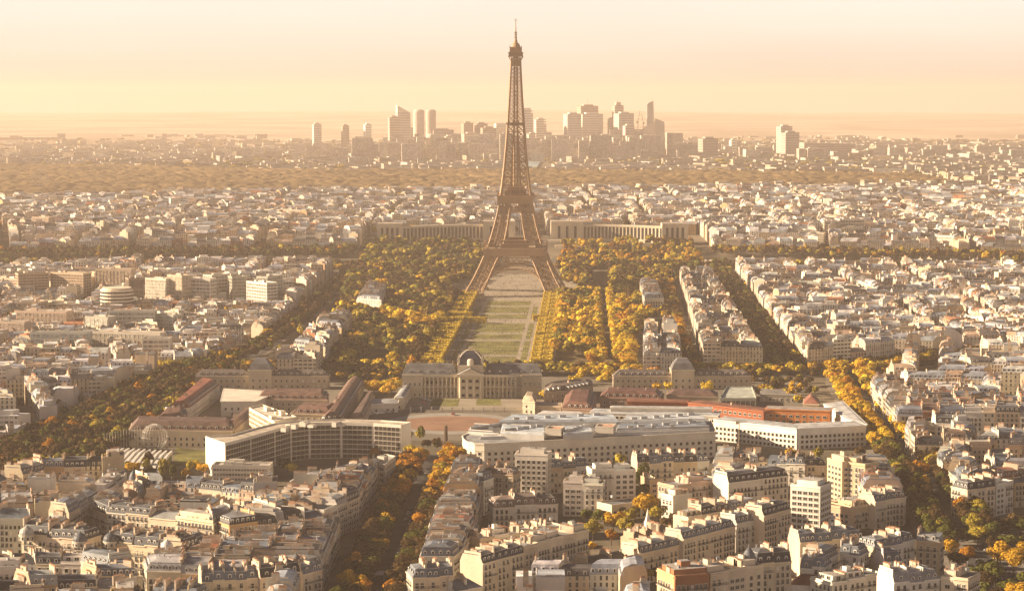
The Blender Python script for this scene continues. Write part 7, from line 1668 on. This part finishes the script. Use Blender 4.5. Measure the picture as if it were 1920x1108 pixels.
for k, nm, lo, hi, n in (('broad', 'the broad central avenue', 960, 1400, 60), ('right', 'the right avenue', 1100, 1500, 44), ('boulevard', 'the boulevard at the right edge', 1110, 1200, 8)):
    pts, w = AVENUES[k]
    for q in range(n):
        i = cr.randrange(len(pts) - 1); t = cr.random(); x, y = pts[i][0] + (pts[i + 1][0] - pts[i][0]) * t, pts[i][1] + (pts[i + 1][1] - pts[i][1]) * t
        if not lo < y < hi: continue
        l = math.dist(pts[i], pts[i + 1]); d = ((pts[i + 1][0] - pts[i][0]) / l, (pts[i + 1][1] - pts[i][1]) / l); o_ = cr.choice((-w * .235, w * .235, -2.5, 2.5)); car(x - d[1] * o_, y + d[0] * o_, LIFT[k] + 0.01, math.atan2(d[1], d[0]), nm)
for k in range(34): x, y = at_z(1432 + (k % 12) * 6.2, 722 + (k // 12) * 5, 0); car(x, y, 0.2, 1.57, 'the yard beside the glass hall')
for k in range(16): x, y = at_z(650 + k * 5.5, 783 - k * 0.6, 0); car(x, y, 0.2, 0.3, 'the verge of the round road')
for px, py in ((792, 748), (798, 750), (804, 752), (795, 756), (822, 742), (680, 772), (686, 768), (692, 764), (700, 768), (850, 778)): x, y = at_z(px, py, 0); car(x, y, 0.2, cr.uniform(0, 3), 'the palace court')

# ---------------------------------------------------------------- the far wood and the far suburbs
def wood():
    xs = np.arange(-1750, 960, 6.5); nx = len(xs); ts = np.linspace(0, 1, 190); ny = len(ts)
    def f0(x): return np.interp(x, [-1750, -1000, -400, 100, 600, 960], [4150, 4300, 4520, 4600, 4620, 4800])
    def f1(x): return np.interp(x, [-1750, -1100, -600, 0, 500, 960], [6400, 6250, 5800, 5720, 5480, 5250])
    X = np.repeat(xs[None, :], ny, 0); Y = f0(X) + (f1(X) - f0(X)) * ts[:, None]; rs = np.random.RandomState(4); pts = np.stack([rs.uniform(-1760, 970, 16000), rs.uniform(4100, 6450, 16000)], 1)
    H = np.zeros_like(X); G = np.zeros(X.shape); cell = {}
    for i, (a, b) in enumerate(pts): cell.setdefault((int(a // 20), int(b // 20)), []).append(i)
    hh = rs.uniform(10, 19, len(pts)); best = np.full(X.shape, 1e9); 
    rad = rs.uniform(7, 13, len(pts))
    for i, (a, b) in enumerate(pts):
        i0 = int((a - 14 + 1750) / 6.5); i1 = int((a + 14 + 1750) / 6.5) + 2; i0 = max(0, i0); i1 = min(nx, i1)
        if i0 >= i1: continue
        y0, y1 = f0(a), f1(a)
        if not y0 - 10 < b < y1 + 10: continue
        j0 = max(0, int((b - 14 - y0) / (y1 - y0) * (ny - 1))); j1 = min(ny, int((b + 14 - y0) / (y1 - y0) * (ny - 1)) + 2)
        if j0 >= j1: continue
        d2 = ((X[j0:j1, i0:i1] - a) ** 2 + (Y[j0:j1, i0:i1] - b) ** 2) / rad[i] ** 2; h = hh[i] * np.sqrt(np.clip(1 - d2 * 0.8, 0, 1)); H[j0:j1, i0:i1] = np.maximum(H[j0:j1, i0:i1], h)
    H = 9 + H * 0.38;
    H[:, 0] = H[:, -1] = 0; H[0, :] = H[-1, :] = -1
    gzv = np.vectorize(gz)(X[::10, ::10], Y[::10, ::10]); Z = np.vectorize(gz)(X, Y) + H
    V = np.stack([X, Y, Z], -1).reshape(-1, 3); me = bpy.data.meshes.new('far_wood'); me.vertices.add(len(V)); me.vertices.foreach_set('co', V.astype(np.float32).ravel())
    idx = np.arange(nx * ny).reshape(ny, nx); q = np.stack([idx[:-1, :-1], idx[:-1, 1:], idx[1:, 1:], idx[1:, :-1]], -1).reshape(-1, 4); me.loops.add(q.size); me.loops.foreach_set('vertex_index', q.astype(np.int32).ravel()); me.polygons.add(len(q)); me.polygons.foreach_set('loop_start', np.arange(0, q.size, 4, dtype=np.int32)); me.update(calc_edges=True)
    m = simple('wood_canopy', (0.15, 0.10, 0.04), 0.95, n1=(0.006, 0.6, 1.4), n2=(0.07, 0.7, 1.3)); me.materials.append(m); o = bpy.data.objects.new('far_wood', me); C.objects.link(o); tag(o, 'broad hazy brown wood beyond the roofs', 'wood', None, 'stuff')
    return lambda x, y: -1750 < x < 960 and f0(x) - 15 < y < f1(x) + 15
in_wood = wood()
fr = random.Random(21)
TOWN = MB()
def far_box(x, y, w, d, h, rz, col, rc, m=None):
    z = gz(x, y); TOWN.box((x, y, z - 2), (w, d, h + 2), m or facade_m, (*col, fr.random()), rz, win=True, top=roof_m, tcol=rc)
def near_px(x, y): return -20 < to_px(x, y, gz(x, y))[0] < 1940
for k in range(13000):
    u = fr.uniform(-0.242, 0.242); y = 4480 + (12300 - 4480) * fr.random() ** 1.35; x = u * y
    if in_wood(x, y): continue
    dens = 0.5 + 0.5 * math.sin(x / 240 + math.sin(y / 310) * 2) * math.sin(y / 330 + 1.3)
    if y < 5200: dens += 0.55
    if y > 8500: dens -= (y - 8500) / 3600
    if fr.random() > dens + 0.25 or inside([(f[0], f[1]) for f in inset(ccw(far_w), -60)], x, y): continue
    wn, wc, _ = pick(WALLS[:4] + WALLS[5:6], fr); h = fr.choice((9, 12, 15, 18, 20)) * fr.uniform(0.8, 1.2)
    if y > 5600 and fr.random() < 0.03: h = fr.uniform(22, 40)
    w = fr.uniform(12, 34) if y < 5300 else fr.uniform(22, 75); d = fr.uniform(10, 17); h = h if y < 5300 else h * 0.72
    if h > 30: w, d = fr.uniform(18, 50), 14
    far_box(x, y, w, d, h, (fr.choice((0.2, 1.7)) if y < 5300 else fr.choice((0.1, 0.3, 0.1, 1.7))) + fr.gauss(0, 0.2), jcol(tuple(c * (1 if y < 5300 else 0.85) for c in wc), fr), jcol(pick(ROOFS, fr)[1], fr, 0.2), ribbon_m if h > 22 else None)
# mid-rise mass at the feet of the business district
for k in range(560):
    px = fr.gauss(840, 65) if k < 130 else fr.gauss(1140, 62) if k < 300 else fr.gauss(980, 200) if k < 380 else fr.uniform(400, 1920); y = fr.uniform(6700, 8300); x = at_y(px, 300, y)[0]; h = fr.uniform(22, 96) * (0.6 + 0.4 * fr.random()) if abs(px - 970) < 300 else fr.uniform(18, 50) if abs(px - 970) < 420 else fr.uniform(15, 40)
    far_box(x, y, fr.uniform(22, 75), fr.uniform(16, 30), h, fr.choice((0, 0.1, 1.6)), jcol(fr.choice(((0.58, 0.5, 0.42), (0.66, 0.58, 0.48), (0.5, 0.43, 0.36), (0.74, 0.66, 0.55))), fr), jcol((0.42, 0.37, 0.3), fr), ribbon_m)
FARTREES = []
for k in range(3600):
    u = fr.uniform(-0.24, 0.24); y = 4400 + 6400 * fr.random() ** 1.2; x = u * y
    if in_wood(x, y): continue
    dens = 0.5 - 0.5 * math.sin(x / 240 + math.sin(y / 310) * 2) * math.sin(y / 330 + 1.3)
    if fr.random() < dens: FARTREES.append(Tree(x, y, fr.uniform(9, 20), fr.uniform(11, 16), fr.choice(('olive', 'brown', 'olive', 'green')), ''))
for k in range(500):    # town trees between the far roofs
    y = fr.uniform(3250, 4500); x = fr.uniform(-0.24, 0.24) * y; FARTREES.append(Tree(x, y, fr.uniform(5, 8), fr.uniform(14, 20), fr.choice(('olive', 'brown', 'golden')), ''))
for px0, px1, py, hh in ((805, 905, 412, 22),):
    for k in range(46): x, y = at_g(fr.uniform(px0, px1), py, 12); FARTREES.append(Tree(x, y + fr.uniform(0, 50), fr.uniform(6, 8), 16, 'orange' if k % 2 else 'olive', ''))
# courtyard and street trees of the middle town
for k in range(1500):
    y = fr.uniform(1300, 2850); x = fr.uniform(-0.24, 0.24) * y
    if taken(x, y): continue
    FARTREES.append(Tree(x, y, fr.uniform(2.5, 4.5), fr.uniform(8, 15), fr.choice(('olive', 'brown', 'green', 'golden')), ''))

# ---------------------------------------------------------------- what can be seen from the photograph's place
t_poly, t_vert = [], []
def occ_prism(p, z0, z1):
    b = len(t_vert); n = len(p); t_vert.extend((q[0], q[1], z0) for q in p); t_vert.extend((q[0], q[1], z1) for q in p)
    for i in range(n): j = (i + 1) % n; t_poly.append((b + i, b + j, b + n + j, b + n + i))
    t_poly.append(tuple(range(b + n, b + 2 * n)))
for l in LOTS:
    if cen(l.p)[1] < 2100: occ_prism(l.p, l.z, l.z + l.h); k2 = inset(l.p, 1.8); good_inset(l.p, k2) and l.kind != 'flat' and occ_prism(k2, l.z + l.h, l.z + l.h + l.rh * 0.8)
for p, a, b in HERO_PRISMS: occ_prism(p, a, b)
OCC = BVHTree.FromPolygons(t_vert, t_poly)
def free(x, y, z, tol=1.0):
    p = Vector((x, y, z)); d = p - VIEW[0]; dist = d.length; d.normalize(); h = OCC.ray_cast(VIEW[0], d, dist); return h[0] is None or h[3] > dist - tol
HAND = [l for l in LOTS if l.blk != 'town']
for l in HAND:
    c = cen(l.p); u, v, dep = to_px(c[0], c[1], l.z + l.h); l.vis = 0
    if not (-45 < u < 1965 and v < 1150): continue
    s = 0; zt = l.z + l.h + (l.rh if l.kind != 'flat' else 0) * 0.85 + 0.3
    for q in l.p + [c]:
        qq = (q[0] * 0.7 + c[0] * 0.3, q[1] * 0.7 + c[1] * 0.3); s += free(*qq, zt, 2.5)
    for i in range(len(l.p)):
        a, b = l.p[i], l.p[(i + 1) % len(l.p)]; m = ((a[0] + b[0]) / 2, (a[1] + b[1]) / 2); nx, ny = b[1] - a[1], -(b[0] - a[0])
        if nx * -m[0] + ny * -m[1] > 0:
            for f in (0.3, 0.6, 0.95): s += free(m[0] + nx * 0.02, m[1] + ny * 0.02, l.z + l.h * f, 0.8)
    l.vis = s * area(l.p) / dep ** 2 * (3 if l.force else 1)
order = sorted((l for l in HAND if l.vis > 0), key=lambda l: -l.vis)
chosen = order[:298]
print('hand lots', len(HAND), 'visible', len(order), 'chosen', len(chosen))
ORD = ['first', 'second', 'third', 'fourth', 'fifth', 'sixth', 'seventh', 'eighth', 'ninth', 'tenth', 'eleventh', 'twelfth', 'thirteenth', 'fourteenth', 'fifteenth', 'sixteenth', 'seventeenth', 'eighteenth', 'nineteenth', 'twentieth'] + ['twenty-' + s for s in ('first', 'second', 'third', 'fourth', 'fifth', 'sixth', 'seventh', 'eighth', 'ninth')] + ['thirtieth'] + ['thirty-' + s for s in ('first', 'second', 'third', 'fourth', 'fifth', 'sixth', 'seventh', 'eighth', 'ninth')]
groups_ = {}
import re
def wc_(t): return len(re.findall(r"[A-Za-z0-9']+", t))
for l in chosen:
    if l.label: l.group = l.group or None; continue
    if l.row == 'row': side = 'main row'
    elif l.row == 'court': side = 'inner yards'
    else:
        a, b = l.p[0], l.p[1]; nx, ny = b[1] - a[1], -(b[0] - a[0]); k = math.hypot(nx, ny); nx /= k; ny /= k
        side = 'front row' if ny < -0.7 else 'back row' if ny > 0.7 else 'left side row' if nx < 0 else 'right side row'
    groups_.setdefault((l.blk, side), []).append(l)
for (blk, side), ls in groups_.items():
    fb = 'side row' in side
    ls.sort(key=lambda l: cen(l.p)[1] if fb else to_px(*cen(l.p), l.z + l.h)[0])
    for k, l in enumerate(ls):
        o_ = ORD[min(k, len(ORD) - 1)]; bn_ = blk[4:] if blk.startswith('the ') else blk
        where = {'main row': '%s from left in %s', 'inner yards': '%s in yards of %s', 'front row': '%s in front row of %s', 'back row': '%s in back row of %s', 'left side row': '%s back on left side of %s', 'right side row': '%s back on right side of %s'}[side] % (o_, bn_)
        rf_ = {'grey zinc': 'zinc', 'dark slate': 'slate', 'pale zinc': 'pale'}.get(l.rn, l.rn)
        l.label = '%s house, %s roof, %s' % (l.wn, rf_, where); l.group = 'houses of the ' + bn_
        if wc_(l.label) > 16: print('LONG', l.label)
cs = set(map(id, chosen))
for l in chosen: lot_near(l)
for l in LOTS:
    if id(l) in cs: continue
    y = cen(l.p)[1]
    cx_ = cen(l.p)[0]
    if l.blk == 'town': l.rc = tuple(c * 1.35 + k for c, k in zip(l.rc, (0.06, 0.045, 0.025)))  # paler zinc, with haze glow put into the roof colour too
    if 1850 < y < 2420 and cx_ < -215 - (y - 1850) * 0.02 and l.blk == 'town' and to_px(cx_, y, 0)[0] < 540: l.h *= 0.62
    if y > 4000 and in_wood(*cen(l.p)): continue
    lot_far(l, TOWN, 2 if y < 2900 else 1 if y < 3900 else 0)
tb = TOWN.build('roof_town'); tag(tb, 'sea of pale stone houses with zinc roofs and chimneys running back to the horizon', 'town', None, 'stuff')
print('town faces', len(TOWN.f), 'lots', len(LOTS))
for root, org, poly, z0, z1, win, pitch, fh, first, dm in JOBS:
    rnd = random.Random(int(abs(org[0]) * 7 + org[1])); n = len(poly)
    for i in range(n):
        a, b = poly[i], poly[(i + 1) % n]
        facade_parts(root, org, a, b, z0, z1 - 0.6, rnd, win, fh, pitch, first, 1.2)
        if dm:
            l = math.dist(a, b); d = ((b[0] - a[0]) / l, (b[1] - a[1]) / l); m = ((a[0] + b[0]) / 2, (a[1] + b[1]) / 2)
            if d[1] * -m[0] - d[0] * -m[1] <= 0 or l < 14: continue
            for q in range(int(l / 5.5)):
                t = 3 + (l - 6) * (q + 0.5) / int(l / 5.5); x, y = a[0] + d[0] * t - d[1] * 1.0, a[1] + d[1] * t + d[0] * 1.0
                if seen(x + d[1], y - d[0], z1 + 1.5, 3): inst('dormer', DORM[2], root, (x - org[0], y - org[1], z1 + 0.6 - org[2]), math.atan2(d[1], d[0]))
flush_windows()
# ---------------------------------------------------------------- trees
for t in TREES:
    u, v, dep = to_px(t.x, t.y, gz(t.x, t.y) + t.h); t.vis = 0
    if -30 < u < 1950 and v < 1120:
        s = sum(free(t.x + dx, t.y, gz(t.x, t.y) + t.h * f, 1.0) for dx, f in ((0, 1.0), (-t.r * .7, .75), (t.r * .7, .75), (0, .5))) if dep < 2200 else 3
        t.vis = s * t.r * t.h / dep ** 2 * (1.6 if t.col in ('golden', 'yellow', 'orange') else 1)
TREES.sort(key=lambda t: -t.vis)
single = [t for t in TREES[:298] if t.vis > 0]; ids = set(map(id, single))
gr_ = {}
ADJ = {'golden': 'golden leafy tree', 'yellow': 'bright yellow tree', 'orange': 'orange autumn tree', 'olive': 'dull olive tree', 'brown': 'shaded brown tree', 'green': 'dark green tree'}
for t in single: gr_.setdefault((t.where, t.col), []).append(t)
for (wh, col), ts in gr_.items():
    ts.sort(key=lambda t: t.y)
    for k, t in enumerate(ts):
        u = to_px(t.x, t.y, 5)[0]
        lab = '%s in %s, %s from the front' % (ADJ[col], wh, ORD[k]) if k < len(ORD) and len(ts) > 1 else '%s in %s' % (ADJ[col], wh) if len(ts) == 1 else '%s in the thick of %s' % (ADJ[col], wh)
        if wc_(lab) > 16: print('LONG', lab)
        tree_near(t, lab, 'trees of ' + wh)
tree_mass([t for t in TREES if id(t) not in ids and abs(t.x) < 0.25 * t.y + 40] + FARTREES, 'tree_mass', 'autumn trees filling the park, the avenues and the river banks')
print('trees', len(TREES), 'single', len(single))
# ---------------------------------------------------------------- visitors on the lawn
cm_ = MB()
for k in range(1100):
    y = cr.uniform(1890, 2900); x = axis(y) + cr.uniform(-52, 52); z = gz(x, y) + 0.15; c_ = cr.choice(((0.05, 0.05, 0.06, 1), (0.3, 0.25, 0.2, 1), (0.15, 0.05, 0.04, 1), (0.5, 0.48, 0.45, 1)))
    cm_.lathe((x, y, z), [(0.16, 0), (0.2, 0.5), (0.18, 0.9), (0.26, 1.35), (0.1, 1.5), (0.13, 1.62), (0.01, 1.75)], plain_m, c_, n=5)
tag(cm_.build('crowd'), 'scattered visitors on the lawn paths before the iron tower', 'crowd', None, 'stuff')
# ---------------------------------------------------------------- haze
def haze():
    x0, x1, y0, y1, z0, z1 = -19000, 19000, -60, 30500, -130, 342
    me = bpy.data.meshes.new('haze'); me.from_pydata([(x, y, z) for z in (z0, z1) for x, y in ((x0, y0), (x1, y0), (x1, y1), (x0, y1))], [], [(3, 2, 1, 0), (4, 5, 6, 7), (0, 1, 5, 4), (1, 2, 6, 5), (2, 3, 7, 6), (3, 0, 4, 7)])
    m = bpy.data.materials.new('haze'); m.use_nodes = True; t = m.node_tree; t.nodes.clear(); v = N(t, 'ShaderNodeVolumePrincipled'); o_ = N(t, 'ShaderNodeOutputMaterial'); L(t, v.outputs[0], o_.inputs['Volume'])
    v.inputs['Density'].default_value = HAZE_D; v.inputs['Color'].default_value = HAZE_C; v.inputs['Anisotropy'].default_value = HAZE_G
    me.materials.append(m); o = bpy.data.objects.new('haze', me); C.objects.link(o); o['kind'] = 'stuff'; o['label'] = 'warm golden haze filling the air'; o['category'] = 'haze'
haze()
